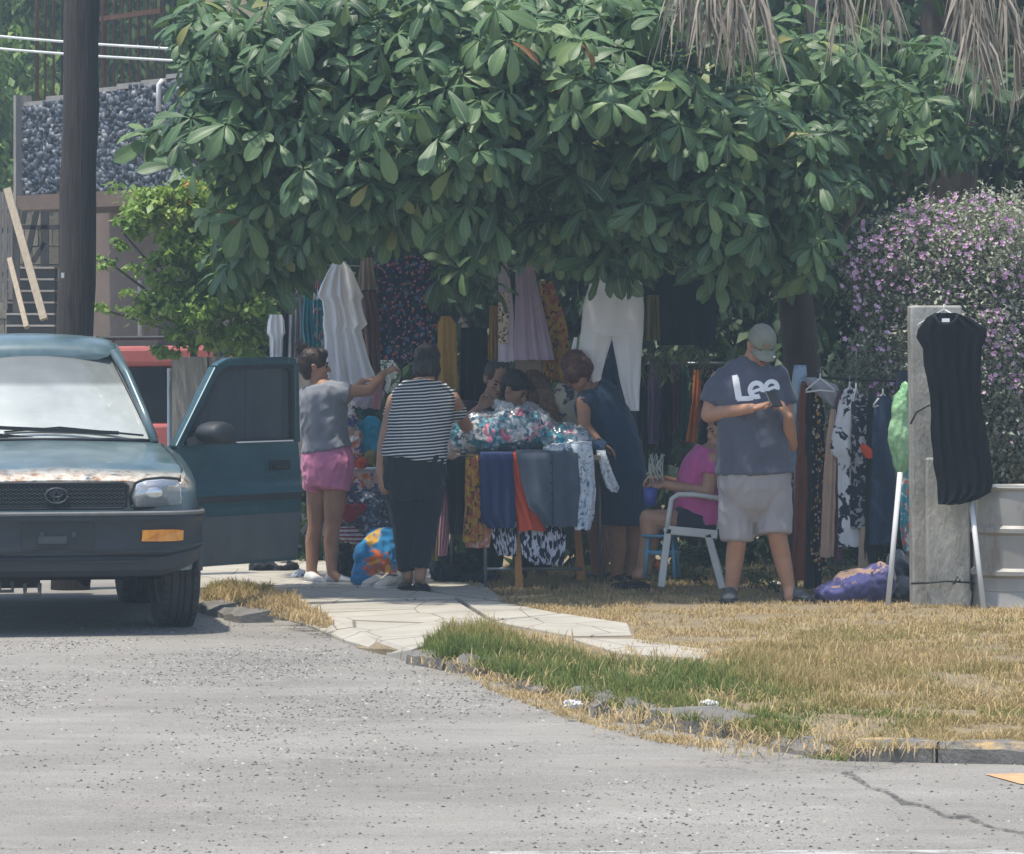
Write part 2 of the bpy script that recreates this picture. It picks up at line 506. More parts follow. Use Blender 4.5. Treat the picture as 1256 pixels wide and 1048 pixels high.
tn = np.repeat(NR.random(N), 7)
t = T('gravel_stone'); t.p(col=t.ramp(t.attr('tone'), [(.0, (.04, .038, .036)), (.6, (.12, .115, .105)), (.85, (.26, .25, .23)), (1, (.45, .43, .39))]), rough=.9); M_gravel = t.m
tag(link('gravel', np_mesh('gravel', V, Q, tone=tn), M_gravel, smooth=False), 'loose dark gravel scattered on the road', kind='stuff')

# --- grass: dry straw and green blades (stuff), one mesh
def blades(name, label, zone, count, hgt, greenf, wid=.0035, flat=0.35, seed=1, m=None, zf=None):
    r = np.random.default_rng(seed)
    out = []
    tot = 0
    za = np.array([(q.x, q.y) for q in zone])
    lo, hi = za.min(0), za.max(0)
    while tot < count:
        xy = r.uniform(lo, hi, (count, 2)); xy = xy[inside(xy[:, 0], xy[:, 1], za)]
        cl = np.array([noise.noise((x * 2.6, y * 2.6, seed)) + .6 * noise.noise((x * 9, y * 9, seed + 3)) for x, y in xy])
        keep = r.random(len(xy)) < np.clip(.5 + cl * 1.5, .03, 1)
        out.append(np.c_[xy[keep], cl[keep]]); tot += keep.sum()
    A = np.concatenate(out)[:count]; n = len(A)
    h = hgt(A) * (.45 + .75 * r.random(n)) * np.clip(1 + .7 * A[:, 2], .35, 1.6)
    az = r.uniform(0, 6.28, n); lean = flat * (.3 + r.random(n)) + (r.random(n) < .25) * .6
    w = wid * (.7 + .8 * r.random(n))
    d = np.c_[np.cos(az), np.sin(az)]; sd = np.c_[-np.sin(az + r.normal(0, .8, n)), np.cos(az)]
    sd /= np.linalg.norm(sd, axis=1, keepdims=True) + 1e-9
    base = np.c_[A[:, :2], np.zeros(n) - .004]
    if zf is not None: base[:, 2] += zf
    def at(f, k):
        hor = np.sin(lean * f * 1.3) * f * h; ver = np.cos(lean * f * 1.15) * f * h
        p = base + np.c_[d * hor[:, None], ver]
        o = np.c_[sd, np.zeros(n)] * (w * k)[:, None]
        return p - o, p + o
    a0, b0 = at(0, 1); a1, b1 = at(.55, .8); a2, b2 = at(1, .15)
    V = np.stack([a0, b0, a1, b1, a2, b2], 1).reshape(-1, 3)
    o = np.arange(n) * 6
    Q = np.concatenate([np.c_[o, o + 1, o + 3, o + 2], np.c_[o + 2, o + 3, o + 5, o + 4]])
    tn = np.clip(greenf(A) + r.normal(0, .17, n), 0, 1)
    # a little drier towards the tip
    T_ = np.stack([tn, tn, tn * .92, tn * .92, tn * .75, tn * .75], 1).ravel()
    return tag(link(name, np_mesh(name, V, Q, tone=T_), m or M_grass), label, kind='stuff')
t = T('grass_blade')
c = t.ramp(t.attr('tone'), [(0, (.50, .375, .20)), (.3, (.43, .32, .145)), (.5, (.31, .27, .09)), (.7, (.17, .21, .055)), (1, (.10, .165, .035))])
t.p(col=c, rough=.7, spec=.2)
tr = t.n('BsdfTranslucent', {0: c}).outputs[0]
t.nt.links.new(t.n('MixShader', {0: .25, 1: t.b.outputs[0], 2: tr}).outputs[0], t.out.inputs[0])
M_grass = t.m
def pix(A):
    Y = A[:, 1]; return CX + A[:, 0] * F / Y, HY + CH * F / Y
def green_front(A):
    px, py = pix(A)
    nz = np.array([noise.noise((x * 1.3, y * 1.3, 8)) for x, y in A[:, :2]])
    g = .72 * np.exp(-((py - 838 - (px - 700) * .08) / 42) ** 2) * np.clip((1120 - px) / 250, .25, 1) + .24 + .18 * np.exp(-((py - 760) / 40) ** 2)
    g += .45 * np.exp(-((py - 890) / 16) ** 2 - ((px - 1000) / 120) ** 2) + nz * .35
    return np.clip(g, 0, 1)
def h_front(A):
    px, py = pix(A)
    h = np.full(len(A), .052)
    h += .075 * np.exp(-((px - 590) / 70) ** 2 - ((py - 785) / 25) ** 2) + .04 * np.exp(-((py - 830) / 30) ** 2) - .015 * np.exp(-((py - 745) / 20) ** 2)
    h *= np.clip((1500 - px) / 600, .55, 1)
    return h
zone = [G(x, y) for x, y in ((506, 800), (545, 778), (600, 778), (650, 790), (700, 806), (770, 816), (875, 820), (910, 800), (1010, 772), (1420, 752), (1460, 915), (1256, 920), (1040, 916), (960, 905), (890, 890), (800, 878), (700, 855), (600, 822))]
blades('front_grass', 'half green half dry grass along the kerb', zone, 92000, lambda A: h_front(A) * .82, green_front, .0021, .45, 3)
zone = [G(x, y) for x, y in ((545, 702), (700, 700), (1480, 705), (1480, 775), (1010, 800), (880, 808), (780, 790), (775, 768), (690, 756), (620, 742))]
def green_back(A):
    px, py = pix(A)
    nz = np.array([noise.noise((x * 1.7, y * 1.7, 18)) for x, y in A[:, :2]])
    return np.clip(.06 + nz * .35 + .45 * np.exp(-((py - 706) / 9) ** 2) + .2 * np.exp(-((py - 770) / 20) ** 2 - ((px - 1000) / 160) ** 2), 0, 1)
blades('dry_grass', 'straw coloured trampled grass under the stall', zone, 74000, lambda A: .030 + .04 * np.exp(-((pix(A)[1] - 707) / 12) ** 2), green_back, .0024, .75, 5)
zone = [G(x, y) for x, y in ((246, 735), (262, 715), (330, 724), (412, 764), (400, 771), (300, 748))]
blades('pavement_grass', 'tuft of dry grass between car and pavement', zone, 5200, lambda A: np.full(len(A), .06), lambda A: np.clip(.5 - (pix(A)[1] - 722) * .02, .08, .6), .0035, .6, 6)
zone = [G(x, y, ROADZ) for x, y in ((540, 806), (600, 822), (700, 855), (800, 880), (890, 893), (960, 908), (1040, 918), (1040, 935), (900, 922), (800, 910), (690, 880), (600, 848))]
blades('kerb_weeds', 'dry straw and weeds spilling over the kerb edge', zone, 6500, lambda A: np.full(len(A), .034), lambda A: np.clip(.12 + .8 * np.exp(-((pix(A)[0] - 1000) / 90) ** 2), 0, 1), .0022, 1.1, 9, zf=ROADZ)
# straw litter: flat strands on verge and gutter
zone = [G(x, y) for x, y in ((500, 812), (620, 775), (900, 800), (1010, 765), (1300, 745), (1300, 905), (1040, 930), (900, 930), (760, 905), (640, 850))]
blades('straw_litter', 'flat dry straw lying on the verge', zone, 6000, lambda A: np.full(len(A), .08), lambda A: np.full(len(A), .1), .0024, 1.35, 11)
# ================================================================ BUILDINGS, POLE, CABLES
M_tan = mat('tan_render', (.21, .155, .125), .9, .2, 3, .3, 30)
M_brown = mat('brown_render', (.15, .10, .075), .9, .2, 3, .3, 30)
M_cream = mat('cream_render', (.50, .42, .28), .9, .15, 3, .3, 30)
M_block = mat('pale_block', (.42, .36, .26), .95, .25, 7, .6, 40)
M_rust = mat('rusty_iron', (.10, .045, .025), .85, .4, 20, .4, 60)
M_black = mat('black_iron', (.02, .02, .02), .6)
M_wood_old = mat('weathered_wood', (.20, .18, .16), .9, .35, 6, .5, 40, stretch=(4, 4, .5))
M_wood_lt = mat('pale_plank', (.36, .30, .22), .85, .2, 8, .3, 40, stretch=(4, 4, .5))
M_timber = mat('dark_timber', (.055, .048, .042), .9, .3, 6, .4, 30)
M_grey_conc = mat('stained_concrete', (.30, .275, .245), .93, .3, 4, .5, 25, stretch=(2.5, 2.5, .6))
M_white_p = mat('white_painted', (.75, .75, .73), .6, .06)

A_, B_ = P(30, 418, 44), P(470, 418, 38.8)
wd = (B_ - A_); wd.z = 0; WL = wd.length; wd.normalize(); wn_ = Vector((wd.y, -wd.x, 0))   # towards the street
def wp(a, z, d=0): return A_ + wd * a + wn_ * d + Vector((0, 0, z - A_.z))
RZ = Matrix.Rotation(math.atan2(wd.y, wd.x), 3, 'Z')
house = empty('stone_clad_house', wp(2, 0))
tag(house, 'house with balcony parapet faced in blue grey stones behind the utility pole', 'house')
MB().box(wp(WL / 2 - .4, 1.5, -1.2), (WL + .8, .25, 3.0), RZ).build('ground_floor_wall', M_tan, house, smooth=False)
MB().box(wp(WL / 2, 3.08, -.55), (WL, 1.3, .16), RZ).build('balcony_slab', M_brown, house, smooth=False)
MB().add([wp(a_, z_, d_) for d_ in (-.15, -.01) for a_, z_ in ((0, 3.15), (WL, 3.15), (WL, 4.13 + .05 * WL), (0, 4.13))], [(0, 1, 2, 3), (7, 6, 5, 4), (0, 4, 5, 1), (1, 5, 6, 2), (2, 6, 7, 3), (3, 7, 4, 0)]).build('parapet', M_brown, house, smooth=False)
MB().box(wp(WL * .72, 6.0, -1.35), (WL * .62, .3, 5.6), RZ).build('upper_wall', M_tan, house, smooth=False)
cp = MB()
for k in range(14):
    a = k * WL / 14
    cp.box(wp(a + WL / 28, 4.15 + .05 * a + .014 * math.sin(k * 2.3), -.07), (WL / 14 * 1.01, .17, .045 + .012 * (k % 3)), RZ)
cp.build('coping', mat('coping_plaster', (.30, .28, .26), .9, .2, 8), house, smooth=False)
MB().box(wp(-.02, 3.62, .01), (.05, .2, 1.25), RZ).build('corner_strip', M_grey_conc, house, smooth=False)
MB().box(wp(1.15, 3.17, .09), (.42, .05, .05), RZ).build('bracket', M_white_p, house, smooth=False)
MB().box(wp(1.55, 1.25, -1.05), (.95, .06, 2.2), RZ).build('door', mat('dark_brown_door', (.045, .028, .022), .6), house, smooth=False)
MB().tube([wp(.78, 1.62, -.98), wp(.78, 2.25, -.98)], .028).build('drain_pipe', M_white_p, house)
MB().tube([wp(2.75, 3.95, .06), wp(2.76, 4.22, .06), wp(2.79, 4.27, .03)], .028).build('downspout', M_white_p, house)
# stones of the cladding: irregular rounded pieces, too many and too small to be single parts
st_v, st_f, st_t = [], [], []
sb = np.array([(-.5, 0, -.5), (.5, 0, -.5), (.5, 0, .5), (-.5, 0, .5), (-.38, 1, -.34), (.34, 1, -.40), (.40, 1, .34), (-.30, 1, .40)])
sf = [(4, 5, 6, 7), (0, 1, 5, 4), (1, 2, 6, 5), (2, 3, 7, 6), (3, 0, 4, 7)]
row = 0; z = 3.16
while z < 4.45:
    h = .040 + .02 * rnd.random(); a = -.02
    while a < WL * .8:
        if z > 4.09 + .05 * a: a += .05; continue
        w = .032 + .045 * rnd.random()
        q = sb * np.array([w * 1.1, .012 + .04 * rnd.random(), h * 1.1])
        q[4:] += NR.normal(0, .010, (4, 3))
        zz = z + h / 2 + rnd.uniform(-.022, .022)
        b0 = len(st_v)
        th = rnd.uniform(-.8, .8)
        for v in q:
            x, zc = v[0] * math.cos(th) - v[2] * math.sin(th), v[0] * math.sin(th) + v[2] * math.cos(th)
            st_v.append(wp(a + w / 2 + x, zz + zc, -.01 + v[1]))
        st_f += [tuple(i + b0 for i in f) for f in sf]
        st_t += [rnd.random()] * 8
        a += w
    z += h * .9
t = T('blue_grey_stone'); t.p(col=t.ramp(t.attr('tone'), [(0, (.020, .026, .038)), (.35, (.055, .068, .09)), (.6, (.11, .13, .165)), (.85, (.20, .215, .24)), (1, (.34, .34, .33))]), rough=.7); t.bump(t.noise(30, 4), .5, .01)
tag(link('stone_cladding', np_mesh('stone_cladding', [tuple(v) for v in st_v], st_f, tone=st_t), t.m, house, smooth=False), kind='stuff')
# rusty reinforcing bars standing on the parapet
for px, w in ((38, .022), (49, .013), (60, .013), (71, .013), (125, .03), (138, .013), (148, .013), (158, .013), (168, .013), (179, .013), (189, .013), (199, .013), (212, .022), (232, .013)):
    a = max(.05, (px - 30) / 440 * WL * 1.04)
    MB().tube([wp(a, 4.1, -.08), wp(a + .01, 6.6, -.08)], w, 6).build('rusty_bar', M_black if px in (71, 212) else M_rust, house)
for z, a0, a1 in ((4.98, .98, 2.6), (6.2, 0, 3.1)):
    MB().bar(wp(a0, z, -.08), wp(a1, z + .02, -.08), .04, .05).build('bar_rail', M_rust, house, smooth=False)
MB().box(P(300, 16, 39.5), (.9, .1, .5)).build('upper_opening_surround', M_cream, house, smooth=False)

# back yard wall of pale blocks with timber frame, steps, planks
yard = empty('block_wall', P(30, 620, 46)); tag(yard, 'pale rough block wall beneath the stone parapet at the far left', 'wall')
Yb = 46.0
bw = P(78, 0, Yb).x - P(-60, 0, Yb).x
M_blocks = [mat('pale_block_%s' % n_, k3((.40, .35, .26), f), .95, .25, 7, .7, 40) for n_, f in (('light', 1.1), ('mid', .9), ('dark', .72))]
MB().box((P(9, 0, Yb).x, Yb + .16, 1.6), (bw, .15, 3.2)).build('mortar_bed', mat('mortar', (.25, .23, .20), .95), yard, smooth=False)
bmesh_c = []
for i_ in range(16):
    for j_ in range(9):
        zz = .10 + i_ * .205; xx = P(-60, 0, Yb).x + .07 + j_ * .155 * 1.0 + (.07 if i_ % 2 else 0)
        px_ = CX + xx * F / Yb
        if px_ > 80: continue
        if (i_ + j_ * 3) % 7 < 0: continue
        key = rnd.randrange(3)
        o = MB().box((xx, Yb + rnd.uniform(.0, .02), zz), (.147, .16, .195)).build('block', M_blocks[key], yard, smooth=False)
timber = empty('timber_frame', P(50, 620, 45.6)); tag(timber, 'dark timber frame with diagonal braces against the pale block wall', 'timber frame')
for a_, c_, w_ in (((47, 250), (27, 345), .06), ((55, 250), (55, 330), .09), ((75, 240), (75, 330), .05), ((10, 279), (75, 279), .05), ((35, 255), (44, 247), .05), ((40, 322), (55, 298), .05), ((28, 275), (33, 245), .05)):
    MB().bar(P(*a_, 45.7), P(*c_, 45.7), w_, .07, (0, 1, 0)).build('beam', M_timber, timber, smooth=False)
for nm_, a_, c_, w_, mm, lb in (('plank', (9, 232), (54, 392), .075, M_wood_lt, 'long pale plank leaning across the steps'), ('plank', (12, 318), (33, 402), .05, M_wood_lt, 'short pale plank leaning left of the longer one')):
    b_ = MB().bar(P(*a_, 41), P(*c_, 40.2), w_, .04, (0, 1, 0)).build(nm_, mm, None, smooth=False)
    tag(b_, lb, 'plank', 'planks leaning by the steps')
steps = empty('outdoor_steps', P(40, 630, 41.5)); tag(steps, 'dark outdoor steps with pale treads behind the utility pole', 'steps')
M_riser = mat('dark_riser', (.05, .047, .045), .9, .3); M_tread = mat('pale_tread', (.42, .38, .33), .85)
for k in range(9):
    yy = 329 + k * 14.2; Ys = 43.5 - k * .28
    x0, x1 = P(8, 0, Ys).x, P(67 if k < 6 else 118, 0, Ys).x
    z1 = P(0, yy, Ys).z
    MB().box(((x0 + x1) / 2, Ys + .15, z1 - .07), (x1 - x0, .3, .12)).build('riser', M_riser, steps, smooth=False)
    MB().box(((x0 + x1) / 2, Ys + .14, z1 + .003), (x1 - x0, .36, .02)).build('tread', M_tread, steps, smooth=False)
MB().box(((P(8, 0, 42).x + P(67, 0, 42).x) / 2, 43.9, .9), (.6, .4, 1.7)).build('step_core', M_riser, steps, smooth=False)
brd = empty('board_fence', P(5, 600, 42)); tag(brd, 'weathered grey upright boards at the far left edge', 'fence')
for k in range(7):
    x = -26 + k * 6.5
    MB().box(P(x, 300 + (k % 3) * 3, 42.4), (.045, .025, 1.15 + .1 * (k % 2))).build('board', M_wood_old, brd, smooth=False)
MB().bar(P(-30, 285, 42.45), P(20, 283, 42.45), .05, .05).build('rail', M_wood_old, brd, smooth=False)
MB().bar(P(-30, 335, 42.45), P(20, 338, 42.45), .05, .05).build('rail', M_wood_old, brd, smooth=False)
for k in range(2):
    MB().box(P(-20 + k * 40, 450, 42.5), (.07, .07, 3.3)).build('post', M_wood_old, brd, smooth=False)

# utility pole
t = T('dark_pole_wood'); v_ = t.map((9, 9, .35))
t.p(col=t.ramp(t.noise(7, 5, .65, v_), [(.25, (.022, .018, .016)), (.55, (.06, .048, .042)), (.8, (.10, .08, .07))]), rough=.9); t.bump(t.noise(10, 4, .6, v_), .8, .03)
b0, b1 = P(86, 728, 27.2), P(105, -180, 27.2)
pole = empty('utility_pole', b0); tag(pole, 'dark wooden utility pole behind the teal car', 'utility pole')
MB().tube([b0 + (b1 - b0) * k / 24 + Vector((.006 * math.sin(k * 1.3), 0, 0)) for k in range(25)], [.132 - .020 * k / 24 + .003 * math.sin(k * 2.1) for k in range(25)], 18).build('shaft', t.m, pole)
MB().box(P(77, 338, 27.05), (.02, .02, .035)).build('metal_tag', mat('tag_metal', (.6, .6, .58), .4, metal=.8), pole, smooth=False)
M_cable = mat('pale_cable', (.70, .72, .70), .5)
for (a_, c_) in (((-500, -6), (600, 92)), ((-500, 11), (600, 105))):
    p0, p1 = P(*a_, 41), P(*c_, 37)
    tag(MB().tube([p0 + (p1 - p0) * k / 12 + Vector((0, 0, -.25 * (1 - (k / 6 - 1) ** 2) + .2)) for k in range(13)], .014, 6).build('overhead_cable', M_cable),
        ('upper' if a_[1] < 0 else 'lower') + ' pale cable crossing before the rusty bars', 'cable', 'overhead cables')

# stained concrete boundary wall behind the open car door, thin metal post
wl = empty('boundary_wall', P(300, 690, 30.5)); tag(wl, 'stained grey concrete boundary wall behind the open car door', 'wall')
for k in range(5):
    x0, x1 = 210 + k * 46, 254 + k * 46
    p0, p1 = P(x0, 438, 30.5 + k * .02), P(x1, 438, 30.5 + k * .02)
    MB().box(((p0.x + p1.x) / 2, 30.6 + .012 * (k % 2), p0.z / 2), (p1.x - p0.x, .14, p0.z)).build('panel', M_grey_conc, wl, smooth=False)
tag(MB().tube([P(208, 690, 30.2), P(208, 452, 30.2)], .018, 8).build('metal_post', mat('galvanised', (.45, .45, .43), .45, metal=.7)), 'thin grey metal post at the end of the concrete wall', 'post')
# cream house glimpsed through the crown at the right
ch = empty('cream_house', Vector((4.2, 41, 0))); tag(ch, 'cream house glimpsed through leaves at top right', 'house')
MB().box((4.2, 41.5, 2.6), (9, .3, 5.2)).build('wall', M_cream, ch, smooth=False)
MB().box((4.2, 41.1, 5.35), (9.6, 1.2, .22)).build('roof_edge', M_brown, ch, smooth=False)

# ---------------------------------------------------------------- red car parked behind
M_red = T('faded_red_paint'); M_red.p(col=M_red.ramp(M_red.noise(4, 4), [(.3, (.42, .10, .085)), (.7, (.50, .14, .12))]), rough=.38, coat=.2); M_red = M_red.m
M_dkglass = T('dark_window_glass'); M_dkglass.p(col=(.012, .016, .02), rough=.08, spec=.6); M_dkglass = M_dkglass.m
M_rubber = mat('rubber', (.022, .022, .023), .8, .2, 12, .4, 60)
M_trim = mat('black_trim', (.025, .026, .028), .55, .15, 10)
def red_car():
    c = empty('red_car', (-3.30, 33.6, ROADZ)); tag(c, 'faded red estate car with roof rack parked beyond the teal car', 'car')
    # side view, nose to the left; x local along the car, y depth
    lo = [(-2.0, .35), (-2.05, .62), (-1.95, .82), (-1.0, .95), (1.95, 1.0), (2.05, .9), (2.05, .4), (1.6, .33), (-1.6, .33)]
    def prism(name, prof, y0, y1, m, inset=0.0, bev=.03):
        n = len(prof)
        vs = [(x, y0, z) for x, z in prof] + [(x, y1, z) for x, z in prof]
        return MB().add(vs, [tuple(range(n)), tuple(range(2 * n - 1, n - 1, -1))] + [((i + 1) % n, i, n + i, n + (i + 1) % n) for i in range(n)]).build(name, m, c, True, smooth=False, bevel=bev)
    prism('body', lo, 0, 1.6, M_red)
    prism('cabin', [(-1.0, .94), (-.45, 1.45), (1.75, 1.5), (2.0, .98)], .12, 1.48, M_dkglass)
    prism('roof', [(-.52, 1.44), (-.45, 1.57), (-.2, 1.61), (1.6, 1.63), (1.86, 1.56), (1.9, 1.46)], .08, 1.52, M_red, bev=.04)
    for x in (-.75, -.38, .85, 1.86):
        MB().bar((x, .10, .98), (x + (.34 if x < -.5 else -.05), .12, 1.47), .07, .03, (0, 1, 0)).build('pillar', M_red, c, True, smooth=False)
    for y in (.2, 1.4):
        MB().tube([(-.2, y, 1.60), (-.1, y, 1.68), (1.4, y, 1.69), (1.55, y, 1.62)], .017, 8).build('roof_rack_rail', M_black, c, True)
    for x in (-1.3, 1.35):
        for y in (.06, 1.54):
            w = MB().lathe((x, y, .32), [(.18, -.09), (.30, -.1), (.325, -.06), (.325, .06), (.30, .1), (.18, .09), (.18, -.09)], 24, 'y').build('wheel', M_rubber, c, True)
            MB().lathe((x, y, .32), [(.01, -.05), (.1, -.06), (.18, -.08), (.18, .08), (.1, .06), (.01, .05)], 18, 'y').build('rim', mat('dull_alloy', (.4, .4, .4), .4, metal=.8) if (x, y) == (-1.3, .06) else bpy.data.materials['dull_alloy'], w, True)
        MB().lathe((x, .0, .34), [(.36, -.02), (.41, -.03), (.41, .03), (.36, .02)], 26, 'y').build('wheel_arch', M_trim, c, True)
    MB().bar((-2.0, .0, .62), (2.0, .0, .62), .02, .05, (0, 0, 1)).build('side_moulding', M_trim, c, True, smooth=False)
red_car()

# ================================================================ VEGETATION
def frames(N, axis, spin, up_tilt):
    pass
def rotm(az, tilt, roll=None):
    """(n,3,3) rotations: Rz(az) @ Rx(tilt) @ Rz(roll)"""
    n = len(az); roll = np.zeros(n) if roll is None else roll
    ca, sa, ct, st, cr, sr = np.cos(az), np.sin(az), np.cos(tilt), np.sin(tilt), np.cos(roll), np.sin(roll)
    Z = np.zeros(n); O = np.ones(n)
    Rz = np.stack([np.stack([ca, -sa, Z], -1), np.stack([sa, ca, Z], -1), np.stack([Z, Z, O], -1)], 1)
    Rx = np.stack([np.stack([O, Z, Z], -1), np.stack([Z, ct, -st], -1), np.stack([Z, st, ct], -1)], 1)
    Rr = np.stack([np.stack([cr, -sr, Z], -1), np.stack([sr, cr, Z], -1), np.stack([Z, Z, O], -1)], 1)
    return Rz @ Rx @ Rr
def leaf_mat(name, stops, spec=.4, rough=.42, transl=.22, vein=None, tcol=None):
    t = T(name)
    c = t.ramp(t.attr('tone'), stops)
    if vein:
        u = t.sep(t.uv)
        mid = t.math('ABSOLUTE', t.math('SUBTRACT', u[0], .5))
        c = t.mix(t.ramp(mid, [(.0, .85), (.035, .55), (.06, 0)]), c, vein)
        w = t.math('FRACT', t.math('ADD', t.math('MULTIPLY', u[1], 8), t.math('MULTIPLY', mid, -5)))
        c = t.mix(t.ramp(w, [(.0, .3), (.09, 0), (.93, 0), (1, .3)]), c, vein)
    t.p(col=c, rough=rough, spec=spec)
    tr = t.n('BsdfTranslucent', {0: t.mix(.5, c, tcol or (.12, .20, .03))}).outputs[0]
    t.nt.links.new(t.n('MixShader', {0: transl, 1: t.b.outputs[0], 2: tr}).outputs[0], t.out.inputs[0])
    return t.m
M_bark = mat('tree_bark', (.075, .06, .048), .92, .4, 10, .8, 25, stretch=(1, 1, .4))
M_bark_grey = mat('grey_bark', (.15, .13, .11), .92, .3, 10, .6, 25, stretch=(1, 1, .4))

def small_leaf(l, w):
    V = np.array([(0, 0, 0), (-w * .5, l * .45, l * .06), (0, l * .5, 0), (w * .5, l * .45, l * .06), (0, l, -l * .12)], float)
    return V, np.array([(0, 2, 1, 1), (0, 3, 2, 2), (1, 2, 4, 4), (2, 3, 4, 4)])[:, :3]
def leaf_cloud(C, l, w, tilt=(.2, 1.6), tone=None, seed=1, size_var=.35, face=None):
    """a mass of small leaves at points C"""
    r = np.random.default_rng(seed); n = len(C)
    V, Fc = small_leaf(l, w)
    az = r.uniform(0, 6.28, n)
    Rm = rotm(az, -r.uniform(tilt[0], tilt[1], n), r.normal(0, .5, n))
    s = 1 + size_var * r.normal(0, .6, n)
    VV = np.einsum('nij,vj->nvi', Rm, V) * s[:, None, None] + C[:, None]
    Q = Fc[None] + (np.arange(n) * len(V))[:, None, None]
    if tone is None: tone = r.random(n)
    return VV.reshape(-1, 3), Q.reshape(-1, 3), np.repeat(tone, len(V))
def clump_points(clumps, per, seed, shell=.55):
    """points gathered in twiggy clumps inside ellipsoids (centre, radii)"""
    r = np.random.default_rng(seed); out = []
    tot = sum(c[1][0] * c[1][1] * c[1][2] for c in clumps)
    for c, rad in clumps:
        k = int(per * (rad[0] * rad[1] * rad[2] / tot)) + 1
        ns = max(4, k // 26)
        d = r.normal(0, 1, (ns, 3)); d /= np.linalg.norm(d, axis=1, keepdims=True)
        rr = (shell + (1 - shell) * r.random(ns)) * (1 + .16 * r.normal(0, 1, ns))
        cen = d * rr[:, None]
        idx = r.integers(0, ns, k)
        pts = cen[idx] + r.normal(0, .13, (k, 3)) * np.array([1, 1, .8])
        out.append(np.array(c) + pts * np.array(rad))
    return np.concatenate(out)
def bushy(name, label, cat, base, clumps, per, l, w, m, seed, tilt=(.3, 2.2), group=None, trunk_r=.08, bark=None, stems=1, toner=None, shell=.55, fork=None):
    tr = empty(name, base); tag(tr, label, cat, group)
    C = clump_points(clumps, per, seed, shell)
    tn = np.random.default_rng(seed + 50).random(len(C)) * .6 + .4 * np.array([.5 + noise.noise((p[0] * 1.6, p[1] * 1.6, p[2] * 1.6)) for p in C])
    V, Q, tt = leaf_cloud(C, l, w, tilt, np.clip(tn, 0, 1), seed)
    tag(link('foliage', np_mesh('foliage', V, Q, tone=tt), m, tr), kind='stuff')
    b = MB(); r = random.Random(seed)
    for c, rad in clumps:
        c = Vector(c); base_ = Vector(base) + Vector((r.uniform(-.1, .1) * stems, r.uniform(-.1, .1) * stems, 0))
        mid = base_.lerp(c, .5) + Vector((r.uniform(-.15, .15), r.uniform(-.15, .15), .1))
        if fork: base_ = Vector(base); mid = Vector(fork)
        b.tube([base_, mid, c, c + Vector((r.uniform(-.4, .4) * rad[0], r.uniform(-.4, .4) * rad[1], rad[2] * .6))], [trunk_r, trunk_r * .7, trunk_r * .4, trunk_r * .12], 7)
    b.build('trunk', bark or M_bark, tr)
    return tr
M_far = leaf_mat('far_leaf', [(0, (.04, .09, .02)), (.5, (.11, .20, .035)), (1, (.26, .34, .07))], rough=.6)
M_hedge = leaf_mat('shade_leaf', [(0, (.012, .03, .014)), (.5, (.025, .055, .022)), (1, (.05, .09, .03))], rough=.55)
M_lime = leaf_mat('lime_leaf', [(0, (.09, .18, .035)), (.45, (.19, .32, .06)), (.8, (.33, .45, .10)), (.97, (.42, .40, .10)), (1, (.6, .25, .06))], rough=.45, transl=.35, tcol=(.3, .42, .06))

# far trees beyond the house
g = 'trees beyond the stone clad house'
bushy('far_tree', 'tall tree with mixed green leaves behind the cables at far left', 'tree', (-7.6, 58, 0), [((-8.2, 58, 4.6), (1.6, 1.4, 2.6)), ((-6.6, 57, 6.2), (1.3, 1.2, 1.6)), ((-7.4, 57, 2.4), (1.5, 1.2, 1.6))], 22000, .17, .09, M_far, 21, group=g)
bushy('far_tree', 'tree seen between the rusty bars right of the pole', 'tree', (-5.2, 56, 0), [((-5.2, 56, 5.2), (1.5, 1.3, 2.1)), ((-4.2, 57, 3.6), (1.4, 1.2, 1.6)), ((-5.8, 55.5, 7.4), (1.6, 1.3, 1.3))], 24000, .16, .085, M_far, 22, group=g)
bushy('far_tree', 'dark tree low beside the parapet end at far left', 'tree', (-7.4, 52, 0), [((-7.3, 52, 3.2), (1.1, 1, 1.7)), ((-6.8, 53, 4.6), (1, .9, 1.2))], 8000, .15, .08, M_far, 23, group=g)
bushy('far_tree', 'tallest tree filling the sky behind the others at far left', 'tree', (-6.4, 64, 0), [((-7.6, 64, 6.2), (2.2, 1.5, 3.0)), ((-5.0, 64, 6.4), (2.0, 1.5, 3.0)), ((-2.8, 64, 7), (2.2, 1.5, 2.8)), ((-6.2, 64, 9.5), (2.6, 1.5, 2.0)), ((-9.5, 64, 7), (2, 1.5, 3))], 24000, .22, .12, M_far, 27, group=g)
bushy('far_tree', 'tree behind the upper floor of the stone clad house', 'tree', (-2.6, 58, 0), [((-2.6, 58, 5.6), (2, 1.6, 2.4)), ((-.5, 58, 6.5), (2, 1.6, 2.4))], 8000, .18, .1, M_far, 24, group=g)
